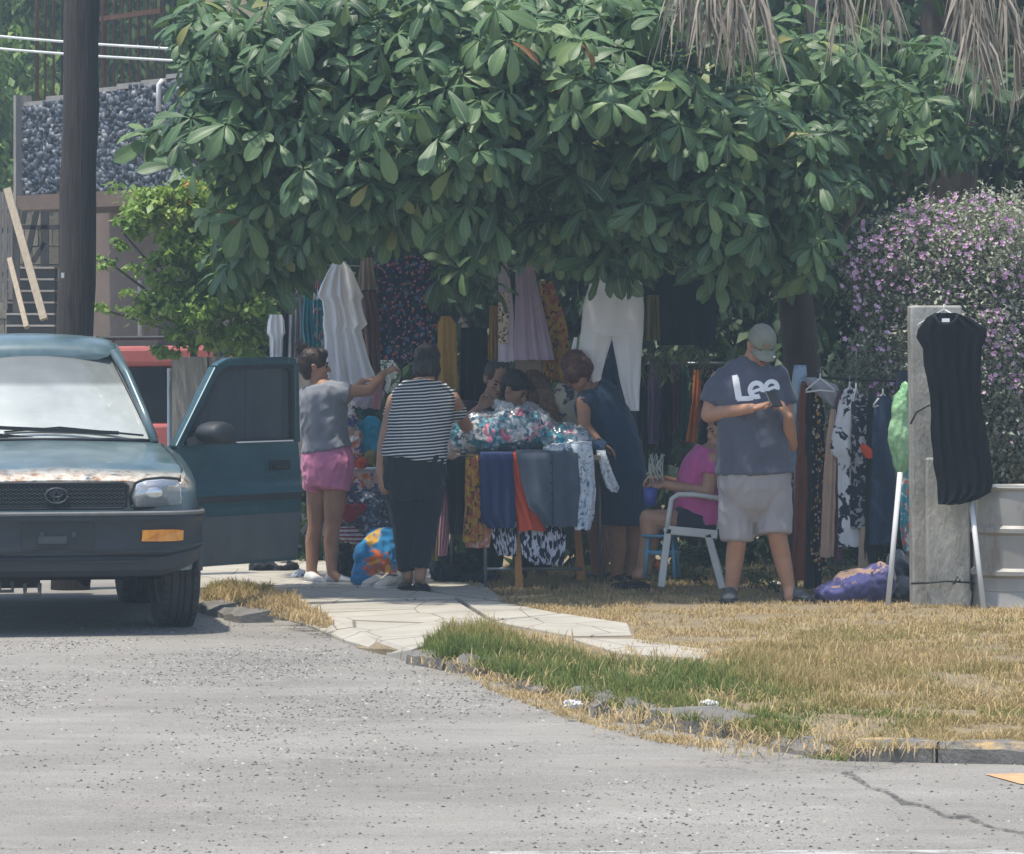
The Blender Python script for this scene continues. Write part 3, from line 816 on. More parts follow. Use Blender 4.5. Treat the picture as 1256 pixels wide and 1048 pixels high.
# hedges behind the hanging clothes: dark, in the tree's shade
g = 'dark bushes behind the hanging clothes'
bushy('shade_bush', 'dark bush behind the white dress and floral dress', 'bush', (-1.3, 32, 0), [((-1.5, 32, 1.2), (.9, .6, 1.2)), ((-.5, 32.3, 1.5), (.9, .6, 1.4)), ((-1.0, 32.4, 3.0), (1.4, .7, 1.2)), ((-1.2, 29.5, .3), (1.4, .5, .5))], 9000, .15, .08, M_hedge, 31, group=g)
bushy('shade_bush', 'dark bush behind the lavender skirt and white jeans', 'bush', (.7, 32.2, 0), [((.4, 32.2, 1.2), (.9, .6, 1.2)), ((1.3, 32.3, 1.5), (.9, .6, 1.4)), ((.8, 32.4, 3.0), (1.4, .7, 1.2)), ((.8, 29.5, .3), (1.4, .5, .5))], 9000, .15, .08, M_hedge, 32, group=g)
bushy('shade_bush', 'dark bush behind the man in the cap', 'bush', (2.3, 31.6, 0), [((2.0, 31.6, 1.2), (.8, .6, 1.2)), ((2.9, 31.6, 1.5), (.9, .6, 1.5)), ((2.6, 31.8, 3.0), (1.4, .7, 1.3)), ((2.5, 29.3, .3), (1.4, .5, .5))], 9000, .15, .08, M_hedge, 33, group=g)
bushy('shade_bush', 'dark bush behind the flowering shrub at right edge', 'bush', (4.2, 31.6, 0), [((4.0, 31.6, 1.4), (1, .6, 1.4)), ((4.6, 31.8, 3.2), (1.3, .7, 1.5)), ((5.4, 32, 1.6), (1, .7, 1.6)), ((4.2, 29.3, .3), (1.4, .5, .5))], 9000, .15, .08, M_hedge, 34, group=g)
g = 'tall dark trees behind the crown'
for k, (x, y, lb) in enumerate(((-.6, 37, 'tall dark tree behind the left of the big crown'), (1.9, 37.5, 'tall dark tree behind the middle of the big crown'), (4.6, 37, 'tall dark tree behind the palm trunk'))):
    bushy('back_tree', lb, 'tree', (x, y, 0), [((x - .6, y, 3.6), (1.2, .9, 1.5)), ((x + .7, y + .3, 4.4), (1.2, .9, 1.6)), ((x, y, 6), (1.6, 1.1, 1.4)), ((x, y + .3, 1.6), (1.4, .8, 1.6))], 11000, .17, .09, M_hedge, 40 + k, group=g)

# light green small tree in front of the house, low boughs over the wall
def px_ell(px, py, Y, rx, ry, rz=None):
    s = F / Y
    return (tuple(P(px, py, Y)), (rx / s, (rz or rx) / s, ry / s))
bushy('lime_tree', 'small bright green tree between utility pole and big crown', 'tree', tuple(P(300, 700, 31.6)),
      [px_ell(225, 245, 29.9, 70, 34), px_ell(180, 262, 29.7, 36, 34), px_ell(150, 285, 29.7, 22, 20), px_ell(250, 300, 29.9, 70, 40), px_ell(195, 325, 29.9, 40, 24), px_ell(128, 318, 29.7, 18, 16), px_ell(165, 372, 29.9, 40, 20), px_ell(120, 378, 29.9, 14, 12), px_ell(240, 372, 29.9, 60, 40), px_ell(300, 350, 30.0, 50, 60), px_ell(215, 415, 29.9, 34, 20), px_ell(285, 412, 30.0, 44, 26), px_ell(330, 400, 30.0, 24, 20)],
      10500, .066, .038, M_lime, 51, tilt=(1.6, 2.9), trunk_r=.022, bark=M_bark_grey, shell=.35, fork=P(270, 425, 30.8))

# ---------------------------------------------------------------- the big tree with whorls of large leaves
def big_leaf(seed):
    r = random.Random(seed)
    L, Wd = .235, .086
    ts = [0, .10, .25, .43, .62, .8, .93, 1]
    ws = [.06, .16, .42, .74, .98, .95, .62, .08]
    droop = r.uniform(.3, 1.0); fold = r.uniform(.15, .4)
    V, UV = [], []
    y = z = 0; pt = 0; ang = 0
    for i, tt in enumerate(ts):
        dl = (tt - pt) * L; ang = -droop * tt ** 1.2; y += dl * math.cos(ang); z += dl * math.sin(ang); pt = tt
        for u in (-1, -.52, 0, .52, 1):
            w = ws[i] * Wd / 2
            up = abs(u) * w * fold + (.004 * math.sin(tt * 14 + u * 2 + seed) if abs(u) == 1 else 0) - (abs(u) > .9) * w * .12
            V.append((u * w, y - up * math.sin(ang) * 0, z + up)); UV.append((.5 + u * .5, tt))
    Q = [(i * 5 + k, i * 5 + k + 1, i * 5 + k + 6, i * 5 + k + 5) for i in range(len(ts) - 1) for k in range(4)]
    return np.array(V), np.array(UV), np.array(Q)
LEAVES = [big_leaf(s) for s in range(6)]
M_leaf = leaf_mat('big_leaf', [(0, (.034, .076, .032)), (.3, (.068, .140, .056)), (.6, (.118, .205, .082)), (.93, (.19, .285, .10)), (.985, (.24, .29, .08)), (1, (.32, .14, .05))], spec=.4, rough=.46, transl=.24, vein=(.22, .28, .16), tcol=(.12, .20, .03))
lobes = []   # boughs: px, py, Y, rx, ry (pixels), depth radius m, clusters
for q in ((255, 45, 25.6, 50, 50, .5, 20), (330, 75, 25.3, 100, 75, .6, 60), (280, 130, 25.8, 50, 40, .4, 18), (190, 168, 26.0, 34, 14, .25, 6), (300, 165, 25.4, 90, 60, .5, 42), (420, 60, 25.1, 110, 75, .7, 70),
          (440, 170, 25.0, 110, 75, .6, 66), (350, 250, 25.6, 90, 55, .45, 34), (310, 325, 26.0, 60, 45, .3, 20), (390, 320, 26.0, 60, 34, .3, 18), (450, 270, 25.5, 80, 50, .4, 34), (560, 60, 25.0, 110, 80, .7, 66), (560, 150, 24.8, 110, 60, .6, 58), (540, 230, 25.2, 100, 50, .5, 44),
          (640, 190, 25.3, 90, 55, .5, 40), (640, 260, 25.6, 90, 45, .4, 36), (690, 75, 25.2, 110, 80, .7, 62), (760, 120, 25.1, 100, 65, .6, 52), (800, 40, 25.6, 110, 60, .7, 44), (760, 230, 25.4, 90, 55, .5, 42), (700, 300, 25.8, 80, 34, .35, 24), (800, 310, 25.6, 70, 42, .35, 26),
          (870, 150, 25.3, 100, 55, .6, 46), (880, 250, 25.4, 90, 60, .5, 44), (890, 325, 25.7, 50, 34, .3, 16), (950, 190, 25.5, 100, 65, .6, 50), (960, 290, 25.8, 80, 50, .45, 32), (1000, 100, 26.2, 110, 75, .7, 46), (1060, 200, 26.6, 90, 50, .5, 38), (1150, 185, 27.2, 90, 40, .45, 36), (1225, 190, 27.4, 60, 40, .4, 20), (1230, 120, 27.4, 70, 60, .5, 20),
          (1120, 100, 26.8, 90, 70, .6, 26), (1010, 350, 26.8, 50, 50, .4, 18), (560, 350, 26.6, 48, 40, .3, 16), (620, 318, 26.2, 50, 26, .3, 14), (755, 350, 25.5, 34, 22, .15, 5), (500, 325, 26.4, 50, 22, .3, 10),
          # the crown above the frame and the depth behind
          (420, -60, 26.6, 140, 70, .8, 50), (620, -80, 26.6, 160, 90, .9, 56), (820, -80, 26.9, 160, 80, .8, 50), (1040, -70, 27.8, 160, 80, .8, 44), (560, -170, 27.6, 200, 80, 1.0, 40), (800, -180, 27.8, 200, 80, 1.0, 40),
          (420, 120, 27.0, 190, 140, .8, 70), (640, 130, 27.0, 200, 140, .8, 80), (860, 140, 27.1, 200, 140, .8, 80), (1080, 160, 27.6, 180, 130, .7, 70), (540, 255, 27.3, 160, 60, .5, 44), (760, 260, 27.3, 180, 60, .5, 50), (960, 280, 27.4, 120, 80, .5, 40), (700, 40, 28.4, 420, 150, .8, 60), (700, 200, 28.6, 420, 110, .6, 60), (1050, 200, 28.6, 200, 120, .6, 36)):
    lobes.append(q)
r = np.random.default_rng(3)
cen, outw = [], []
for (px, py, Y, rx, ry, rd, n) in lobes:
    s = F / Y; c = np.array(P(px, py, Y))
    k = int(n * (1.55 if Y < 26.4 else 1.1))
    d = r.normal(0, 1, (k, 3)); d /= np.linalg.norm(d, axis=1, keepdims=True)
    d[:, 1] -= .25 * (Y < 26.5)
    rr = (.42 + .72 * r.random(k) ** .8)
    cen.append(c + d * rr[:, None] * np.array([rx / s, rd, ry / s])); outw.append(d)
cen = np.concatenate(cen); outw = np.concatenate(outw)
EDGE = np.array([(100, 190), (180, 215), (200, 330), (255, 385), (330, 385), (350, 372), (392, 345), (410, 322), (450, 315), (520, 322), (545, 388), (600, 385), (612, 325), (700, 352), (735, 360), (765, 376), (785, 350), (830, 318), (880, 372), (925, 358), (950, 380), (1010, 400), (1036, 330), (1045, 260), (1100, 232), (1300, 215)], float)
cpx = CX + cen[:, 0] * F / cen[:, 1]; cpy = HY - (cen[:, 2] - CH) * F / cen[:, 1]
lim = np.interp(cpx, EDGE[:, 0], EDGE[:, 1])
ok = (cpy < lim - 30 - 30 * r.random(len(cen)) ** 2) & (cpx > 165) & ((cpx > 225) | (cpy > 150) | (r.random(len(cen)) < .4))
cen, outw = cen[ok], outw[ok]; NC = len(cen)
# leaves of every whorl
LC, LR, LS, LT, LV, LZ = [], [], [], [], [], []
for i in range(NC):
    nl = r.integers(5, 10); wsz = r.uniform(.62, 1.18); a0 = r.uniform(0, 6.28)
    # whorl axis: upward, leaning outwards
    ax = np.array([outw[i][0] * .45 + r.normal(0, .28), outw[i][1] * .5 - .30 + r.normal(0, .25), .85 + .25 * outw[i][2]]); ax /= np.linalg.norm(ax)
    az0 = math.atan2(ax[1], ax[0]) + math.pi / 2; ti0 = math.acos(ax[2])
    base = rotm(np.array([az0]), np.array([ti0]))[0]
    ct = np.clip(.36 + .5 * noise.noise((cen[i][0] * 1.3, cen[i][1] * 1.3, cen[i][2] * 1.3)) + r.normal(0, .1), .02, .9)
    for k in range(nl):
        a = a0 + k * 6.283 / nl + r.normal(0, .15)
        dr = -(r.uniform(-.4, .62) + .10 + .25 * (cen[i][2] < 2.5))                      # droop from the whorl's plane
        Rl = rotm(np.array([a]), np.array([dr]), np.array([0.]))[0]
        Rr = Matrix.Rotation(r.normal(0, .25), 3, 'Y')
        M3 = base @ Rl @ np.array(Rr)
        LC.append(cen[i] + M3 @ np.array([0, .012, 0])); LR.append(M3); LS.append(wsz * r.uniform(.7, 1.12) * (.8 if k % 4 == 0 else 1)); LV.append(r.integers(0, 6))
        tt = ct + r.normal(0, .13)
        if r.random() < .02: tt = r.uniform(.95, .99)
        if r.random() < .0006: tt = 1.0
        LT.append(np.clip(tt, 0, 1)); LZ.append(cen[i][1] + .25 * r.random())
LC = np.array(LC); LR = np.array(LR); LS = np.array(LS); LT = np.array(LT); LV = np.array(LV); LZ = np.array(LZ)
tree = empty('broadleaf_tree', P(990, 712, 28)); tag(tree, 'big tree with whorls of large drooping leaves over the clothes stall', 'tree')
pxs = CX + LC[:, 0] * F / LC[:, 1]; pys = HY - (LC[:, 2] - CH) * F / LC[:, 1]
inview = (pxs > 10) & (pxs < 1246) & (pys > 10) & (pys < 400)
order = np.argsort(np.where(inview, LZ, 1e6))[:300]
single = np.zeros(len(LC), bool); single[order] = True
for vi in range(6):
    V, UV, Q = LEAVES[vi]
    idx = np.where((LV == vi) & ~single)[0]
    if vi == 0: AV, AQ, AU, AT, off = [], [], [], [], 0
    VV = np.einsum('nij,vj->nvi', LR[idx], V) * LS[idx][:, None, None] + LC[idx][:, None]
    AV.append(VV.reshape(-1, 3)); AQ.append((Q[None] + (np.arange(len(idx)) * len(V))[:, None, None]).reshape(-1, 4) + off)
    AU.append(np.tile(UV, (len(idx), 1))); AT.append(np.repeat(LT[idx], len(V))); off += len(idx) * len(V)
tag(link('foliage', np_mesh('foliage', np.concatenate(AV), np.concatenate(AQ), np.concatenate(AU), np.concatenate(AT)), M_leaf, tree), kind='stuff')
lib = {}
for i in order:
    key = (int(LV[i]), int(LT[i] * 8))
    if key not in lib:
        V, UV, Q = LEAVES[key[0]]
        me = np_mesh('leaf', V, Q, UV, np.full(len(V), (key[1] + .5) / 8 if LT[i] < .94 else LT[i])); me.materials.append(M_leaf)
        me.polygons.foreach_set('use_smooth', [True] * len(me.polygons)); lib[key] = me
    o = bpy.data.objects.new('leaf', lib[key]); COL.objects.link(o); o.parent = tree
    M4 = Matrix([[*(LR[i][0] * LS[i]), LC[i][0]], [*(LR[i][1] * LS[i]), LC[i][1]], [*(LR[i][2] * LS[i]), LC[i][2]], [0, 0, 0, 1]])
    o.matrix_basis = Matrix.Translation(-tree.location) @ M4
tb = MB()
tb.tube([P(985, 715, 28), P(992, 600, 28), P(988, 480, 28), P(975, 360, 27.9), P(930, 230, 27.4)], [.16, .14, .13, .12, .09], 12)
tb.build('trunk', M_bark, tree)
for pts_, r0 in (([(930, 230, 27.4), (800, 195, 26.4), (680, 190, 25.9), (560, 215, 25.8), (420, 240, 25.8)], .06), ([(930, 230, 27.4), (860, 100, 26.6), (700, 60, 26.0), (520, 40, 25.8), (330, 60, 25.8)], .06),
                 ([(975, 360, 27.9), (1060, 240, 27.5), (1150, 190, 27.6), (1260, 180, 27.7)], .05), ([(700, 192, 25.9), (600, 140, 25.6), (470, 110, 25.5), (300, 90, 25.7), (225, 60, 25.9)], .035),
                 ([(800, 195, 26.4), (770, 260, 26.0), (740, 300, 25.9), (700, 320, 26.0)], .03), ([(420, 240, 25.8), (350, 210, 25.7), (250, 200, 25.9), (180, 165, 26.1)], .025), ([(930, 230, 27.4), (1000, 60, 27), (980, -150, 27)], .08), ([(860, 100, 26.6), (780, -60, 26.3), (640, -180, 26.6)], .05), ([(560, 215, 25.8), (470, 290, 26), (360, 310, 26.1)], .022), ([(380, 60, 25.4), (300, 130, 25.4), (270, 150, 25.5)], .016)):
    pp = [P(*q) for q in pts_]; fine = []
    for i in range(len(pp) - 1):
        for k in range(4):
            fine.append(pp[i].lerp(pp[i + 1], k / 4) + Vector((noise.noise((i, k, 1)) * .06, noise.noise((i, k, 2)) * .06, noise.noise((i, k, 3)) * .06)))
    fine.append(pp[-1])
    MB().tube(fine, [r0 * (1 - .75 * k / len(fine)) for k in range(len(fine))], 8).build('branch', M_bark_grey, tree)

# ---------------------------------------------------------------- palm: dark trunk, dead hanging fronds
M_dead = mat('dead_palm_leaf', (.34, .295, .235), .8, .3, 9, .2, 30, stretch=(3, 3, .5))
palm = empty('palm_tree', P(1150, 712, 29)); tag(palm, 'palm with dark trunk and dead grey fronds hanging at top right', 'palm tree')
pb = MB(); zs = np.linspace(0, 5.2, 40)
pb.tube([Vector((P(1150, 0, 29).x + .1 * math.sin(z * .5), 29, z)) for z in zs], [.17 + .02 * (i % 2) + .03 * (z > 3.5) for i, z in enumerate(zs)], 14)
pb.build('trunk', M_bark, palm)
def frond(px, py, Y, dx, L, nleaf, seed, spread=.35):
    nleaf = int(nleaf * 1.7)
    r_ = random.Random(seed); b = MB(); p = P(px, py, Y); pts = []
    for k in range(13):
        f = k / 12; pts.append(p + Vector((dx * (f ** .8), -.15 * math.sin(f * 3), -L * f)))
    b.tube(pts, [.014 * (1 - .8 * k / 12) + .002 for k in range(13)], 5)
    for k in range(nleaf):
        f = .05 + .95 * k / nleaf; i = min(11, int(f * 12)); q = pts[i].lerp(pts[i + 1], f * 12 - i)
        sd = -1 if k % 2 else 1
        ll = r_.uniform(.35, .70) * (1 - .4 * f); w = r_.uniform(.004, .010)
        ox = sd * r_.uniform(.05, spread) * ll + dx * .25; oy = r_.uniform(-.12, .12)
        mid = q + Vector((ox * .6, oy * .6 - .02, -ll * .42)); end = q + Vector((ox + r_.uniform(-.04, .04), oy, -ll))
        tw = Vector((math.cos(k * 1.7), math.sin(k * 1.7), 0)) * w
        b.add([q - tw, q + tw, mid - tw, mid + tw, end - tw * .2, end + tw * .2], [(0, 1, 3, 2), (2, 3, 5, 4)])
    return b.build('dead_frond', M_dead, palm)
for a in ((850, -75, 24.6, .10, .50, 40, 1), (885, -80, 24.6, .1, .60, 40, 2), (905, -70, 24.7, .14, .48, 30, 3), (838, -60, 24.7, -.02, .38, 22, 4), (1010, -60, 25.2, .12, .34, 22, 5), (1060, -70, 25.2, .16, .40, 22, 6), 
          (1172, -80, 24.9, .20, .85, 44, 7), (1195, -90, 25.0, .30, .95, 44, 8), (1180, -60, 24.9, .03, .62, 26, 9), (1262, -70, 25, .10, .65, 30, 10)):
    frond(*a)
for k, az in enumerate((.3, 1.4, 2.5, 3.6, 4.7, 5.8)):       # living fronds of the palm's head, above the frame
    b = MB(); hd = Vector((P(1150, 0, 29).x + .05, 29, 5.2)); pts = [hd + Vector((math.cos(az) * 2.0 * f, math.sin(az) * 2.0 * f, .9 * f - 1.6 * f * f)) for f in [i / 10 for i in range(11)]]
    b.tube(pts, [.025 * (1 - .08 * i) for i in range(11)], 5)
    for j in range(44):
        f = .1 + .9 * j / 44; i = min(9, int(f * 10)); q = pts[i].lerp(pts[i + 1], f * 10 - i); sd = 1 if j % 2 else -1
        o_ = Vector((-math.sin(az) * sd, math.cos(az) * sd, -.35)) * .5 * (1 - .5 * f); w = Vector((math.cos(az), math.sin(az), 0)) * .016
        b.add([q - w, q + w, q + o_ * .6 + w, q + o_ * .6 - w, q + o_ + Vector((0, 0, -.1))], [(0, 1, 2, 3), (3, 2, 4)])
    b.build('frond', M_far, palm)

# ---------------------------------------------------------------- purple-flowering shrub at the right
M_ceni = leaf_mat('grey_green_leaf', [(0, (.26, .28, .21)), (.5, (.42, .44, .34)), (1, (.58, .60, .48))], spec=.2, rough=.7, transl=.28, tcol=(.2, .25, .12))
M_flower = leaf_mat('pink_purple_petal', [(0, (.52, .30, .48)), (.6, (.74, .50, .70)), (1, (.88, .72, .85))], spec=.2, rough=.7, transl=.3, tcol=(.6, .25, .55))
base = P(1190, 715, 26.6)
ceni = empty('flowering_shrub', base); tag(ceni, 'tall grey green shrub covered in pink purple flowers at right', 'shrub')
cl = [px_ell(*q) for q in ((1150, 330, 26.3, 95, 75, 90), (1235, 330, 26.2, 80, 85, 90), (1080, 360, 26.4, 40, 60, 70), (1190, 420, 26.1, 110, 80, 90), (1290, 400, 26.2, 80, 110, 90), (1245, 500, 26.1, 80, 80, 80), (1090, 440, 26.6, 50, 60, 60), (1200, 560, 26.4, 110, 70, 80), (1300, 560, 26.4, 90, 90, 80), (1060, 500, 26.9, 55, 60, 50), (1045, 590, 27, 60, 60, 50), (1130, 275, 26.4, 60, 26, 60), (1205, 258, 26.4, 20, 24, 30), (1245, 265, 26.4, 30, 26, 30), (1050, 320, 26.5, 20, 24, 30), (1205, 238, 26.2, 6, 22, 8), (1188, 250, 26.3, 5, 20, 8), (1232, 246, 26.1, 6, 22, 8), (1165, 252, 26.2, 6, 20, 8), (1140, 258, 26.2, 6, 20, 8), (1112, 270, 26.2, 6, 20, 8), (1085, 288, 26.3, 5, 18, 8), (1252, 240, 26.2, 6, 20, 8), (1040, 330, 26.3, 6, 16, 8), (1062, 300, 26.3, 6, 18, 8))]
C = clump_points(cl, 105000, 61, .78)
V, Q, tt = leaf_cloud(C, .034, .019, (-.6, 1.2), np.clip(.5 + .35 * NR.normal(0, 1, len(C)), 0, 1), 62)
tag(link('foliage', np_mesh('foliage', V, Q, tone=tt), M_ceni, ceni), kind='stuff')
b = MB(); r_ = random.Random(5)
for c, rad in cl:
    c = Vector(c)
    for j in range(3):
        e = c + Vector((r_.uniform(-.8, .8) * rad[0], r_.uniform(-.6, .6) * rad[1], r_.uniform(.2, .95) * rad[2]))
        m0 = base.lerp(c, .6) + Vector((r_.uniform(-.1, .1), 0, 0))
        b.tube([base + Vector((r_.uniform(-.15, .15), 0, 0)), m0, e], [.018, .011, .003], 5)
b.build('trunk', M_bark_grey, ceni)
# flowers: five-lobed bells, gathered on the outer twigs
fl = []
for (px, py, n, sp) in ((1165, 275, 26, 40), (1120, 270, 24, 26), (1050, 330, 22, 14), (1090, 300, 24, 24), (1210, 245, 12, 8), (1220, 290, 26, 40), (1190, 300, 24, 40), (1240, 340, 24, 20), (1080, 375, 14, 20), (1215, 385, 26, 18), (1230, 430, 20, 16), (1195, 400, 14, 24), (1240, 470, 18, 14), (1130, 310, 22, 34), (1070, 420, 14, 18), (1065, 480, 10, 24), (1250, 400, 24, 20), (1150, 262, 20, 30), (1240, 268, 22, 24), (1075, 300, 16, 16), (1200, 350, 22, 50), (1225, 450, 16, 20), (1240, 530, 12, 20), (1160, 360, 14, 40), (1105, 340, 14, 20), (1060, 350, 14, 18)):
    for j in range(n):
        fl.append(P(px + r_.gauss(0, sp), py + r_.gauss(0, sp * .6), 25.72 + r_.uniform(-.25, .15)))
FV, FQ, FT = [], [], []
for p in fl:
    s = r_.uniform(.012, .022); tn = r_.random(); az, ti = r_.uniform(-.9, .9), r_.uniform(.5, 1.7)
    Rm = Matrix.Rotation(az, 3, 'Z') @ Matrix.Rotation(ti, 3, 'X')
    o = len(FV); FV.append(p - Rm @ Vector((0, 0, s * .8))); FT.append(tn * .6)
    for k in range(10):
        q = k * .6283; rr = s if k % 2 == 0 else s * .62
        FV.append(p + Rm @ Vector((math.cos(q) * rr, math.sin(q) * rr, .2 * s * (k % 2 == 0)))); FT.append(tn)
    FQ += [(o, o + 1 + k, o + 1 + (k + 1) % 10) for k in range(10)]
tag(link('flowers', np_mesh('flowers', [tuple(v) for v in FV], FQ, tone=FT), M_flower, ceni), kind='stuff')
# ================================================================ THE TEAL CAR (local x = its left side, y = backwards, z = up)
t = T('teal_paint')
n1 = t.noise(2.5, 4)
c = t.ramp(n1, [(.3, (.026, .082, .102)), (.7, (.042, .115, .138))])
xyz = t.sep(t.obj)
dust = t.ramp(t.noise(5, 5, .65), [(.3, .10), (.75, .44)])
c = t.mix(dust, c, (.30, .32, .31))
near = t.math('MULTIPLY', t.ramp(xyz[1], [(.12, 1), (.26, .0)]), t.ramp(xyz[2], [(.80, 0), (.84, 1)]))
peel = t.math('MULTIPLY', near, t.ramp(t.noise(22, 5, .75, t.map((.6, 1, 1))), [(.36, 0), (.44, 1)]))
pc = t.ramp(t.noise(17, 4, .7, t.map(loc=(3, 3, 3))), [(.35, (.30, .15, .07)), (.5, (.50, .44, .36)), (.65, (.62, .58, .51))])
c = t.mix(peel, c, pc)
chips = t.math('MULTIPLY', t.ramp(t.voro(11, t.map((.45, 1, 1))), [(.05, 1), (.09, 0)]), t.ramp(xyz[1], [(.1, 1), (.75, .0)]))
c = t.mix(t.math('MULTIPLY', chips, t.ramp(xyz[2], [(.84, 0), (.88, 1)])), c, (.66, .64, .58))
t.p(col=c, rough=t.math('ADD', .30, t.math('MULTIPLY', peel, .4)), coat=.35, coatr=.18, spec=.45, metal=.15)
M_teal = t.m
t = T('side_paint'); c = t.ramp(t.noise(3, 4), [(.3, (.020, .068, .088)), (.7, (.030, .088, .108))])
c = t.mix(t.ramp(t.noise(7, 5, .7, t.map((1, 1, 3))), [(.5, 0), (.8, .18)]), c, (.25, .24, .22))
t.p(col=c, rough=.3, coat=.35, coatr=.15, metal=.15); M_side = t.m
M_bumper = mat('grey_black_plastic', (.030, .034, .039), .55, .18, 5, .15, 120)
M_clad = mat('grey_cladding', (.075, .085, .092), .6, .2, 4, .1, 80)
M_under = mat('underbody', (.02, .02, .02), .9, .4, 9, .4, 40)
t = T('sky_dust_windscreen')  # pale diffuse paints in the reflected sky along with dust; greyer band at top
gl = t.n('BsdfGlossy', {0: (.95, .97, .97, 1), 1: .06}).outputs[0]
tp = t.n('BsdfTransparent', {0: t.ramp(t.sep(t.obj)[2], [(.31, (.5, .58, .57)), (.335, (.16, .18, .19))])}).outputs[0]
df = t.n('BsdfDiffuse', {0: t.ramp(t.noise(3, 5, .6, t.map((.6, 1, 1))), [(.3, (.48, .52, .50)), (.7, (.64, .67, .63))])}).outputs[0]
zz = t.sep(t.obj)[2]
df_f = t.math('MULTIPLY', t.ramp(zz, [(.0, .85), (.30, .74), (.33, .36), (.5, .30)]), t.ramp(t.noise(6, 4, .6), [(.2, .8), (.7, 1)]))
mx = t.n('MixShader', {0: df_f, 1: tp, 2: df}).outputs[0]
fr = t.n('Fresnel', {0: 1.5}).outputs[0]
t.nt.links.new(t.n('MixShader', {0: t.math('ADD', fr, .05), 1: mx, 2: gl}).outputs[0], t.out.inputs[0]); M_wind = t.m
t = T('tinted_side_glass')
gl = t.n('BsdfGlossy', {0: (.8, .8, .8, 1), 1: .22}).outputs[0]
tp = t.n('BsdfTransparent', {0: (.22, .27, .30, 1)}).outputs[0]
df = t.n('BsdfDiffuse', {0: (.045, .065, .085, 1)}).outputs[0]
mx = t.n('MixShader', {0: t.ramp(t.noise(5, 5, .7, t.map((2, 2, .6))), [(.35, .60), (.7, .80)]), 1: tp, 2: df}).outputs[0]
t.nt.links.new(t.n('MixShader', {0: t.math('ADD', t.n('Fresnel', {0: 1.5}).outputs[0], .03), 1: mx, 2: gl}).outputs[0], t.out.inputs[0]); M_sglass = t.m
t = T('lamp_glass'); t.p(col=(.92, .93, .92), rough=.08, trans=.85, ior=1.3, spec=.5); M_lens = t.m
t = T('chrome_bowl'); t.p(col=(.78, .79, .80), rough=.16, metal=1); M_bowl = t.m
t = T('amber_lens'); t.p(col=t.ramp(t.noise(40, 2, .5, t.map((1, 1, .2))), [(.3, (.62, .22, .02)), (.7, (.78, .33, .04))]), rough=.25, spec=.6); M_amber = t.m
M_seat = mat('grey_seat_cloth', (.06, .06, .065), .95)

car = empty('car', (-2.55, 22.85, ROADZ), R(11)); tag(car, 'teal small off road car with peeling bonnet and open passenger door', 'car')
def lerp_tab(tab, y):
    for (y0, a), (y1, b) in zip(tab, tab[1:]):
        if y <= y1:
            f = (y - y0) / (y1 - y0); f = max(0, min(1, f))
            return [p + (q - p) * f for p, q in zip(a, b)]
    return list(tab[-1][1])
# columns: x sill, x mid, z mid, x shoulder, z shoulder, x top edge, z top edge, x inner, z inner, z centre
TAB = [(.085, [.70, .715, .60, .715, .78, .69, .835, .40, .868, .875]),
       (.12, [.74, .76, .60, .755, .80, .72, .865, .40, .890, .900]),
       (.20, [.78, .80, .60, .795, .82, .745, .900, .42, .920, .932]),
       (.35, [.80, .825, .62, .82, .85, .745, .935, .44, .958, .970]),
       (.70, [.81, .845, .64, .835, .90, .735, .990, .46, 1.015, 1.030]),
       (1.05, [.81, .845, .66, .835, .95, .705, 1.045, .46, 1.062, 1.078]),
       (1.20, [.81, .840, .66, .832, .97, .69, 1.062, .46, 1.075, 1.085]),
       (1.26, [.81, .840, .66, .832, .98, .76, 1.03, .70, .70, .62]),
       (2.4, [.81, .840, .66, .832, .99, .77, 1.04, .70, .70, .55]),
       (3.35, [.81, .84, .66, .832, 1.0, .78, 1.05, .70, .80, .75]),
       (3.55, [.79, .815, .66, .81, 1.0, .74, 1.05, .5, 1.05, 1.05]),
       (3.64, [.74, .76, .66, .75, .95, .70, 1.0, .4, 1.0, 1.0])]
ys = sorted(set([.085, .12, .2, .26] + [.31 + .035 * i for i in range(25)] + [1.2, 1.26, 1.5, 1.8, 2.1, 2.3] + [2.52 + .035 * i for i in range(25)] + [3.45, 3.55, 3.64]))
rings = []
for y in ys:
    a = lerp_tab(TAB, y); zs = .36
    for wy in (.72, 2.93):
        if abs(y - wy) < .40: zs = max(zs, .34 + math.sqrt(max(0, .40 ** 2 - (y - wy) ** 2)))
    zm = max(a[2], zs + .06); zs2 = max(a[4], zm + .03)
    half = [(a[0], zs), (a[1] , zs + (zm - zs) * .5), (a[1] + .004, zm), (a[1], zm * .5 + zs2 * .5), (a[3], zs2), ((a[3] * .45 + a[5] * .55), zs2 * .4 + a[6] * .6), (a[5], a[6]), (a[5] * .5 + a[7] * .5, a[6] * .45 + a[8] * .55), (a[7], a[8]), (a[7] * .5, a[8] * .4 + a[9] * .6)]
    rings.append([Vector((x, y, z)) for x, z in half] + [Vector((0, y, a[9]))] + [Vector((-x, y, z)) for x, z in half[::-1]])
b = MB()
n = len(rings[0])
keep = MB().loft(rings, cap=False, closed=False)
b.add(keep.v, keep.f)
b.add(rings[0], [tuple(range(n))]); b.add(rings[-1], [tuple(range(n))[::-1]])
body = b.build('body', M_teal, car, True, angle=38)
MB().box((0, .72, .47), (1.10, 1.0, .30)).box((0, 2.1, .34), (1.35, 2.3, .12)).box((-.25, .45, .33), (.35, .4, .14)).box((.42, .75, .32), (.07, .5, .07)).box((-.42, .75, .32), (.07, .5, .07)).tube([(-.7, .72, .31), (.7, .72, .31)], .035, 8).tube([(-.7, 2.93, .31), (.7, 2.93, .31)], .05, 8).ell((.1, 2.93, .30), (.13, .13, .11)).tube([(.25, 1.0, .25), (.28, 3.4, .27)], .03, 8).build('underbody', M_under, car, True)
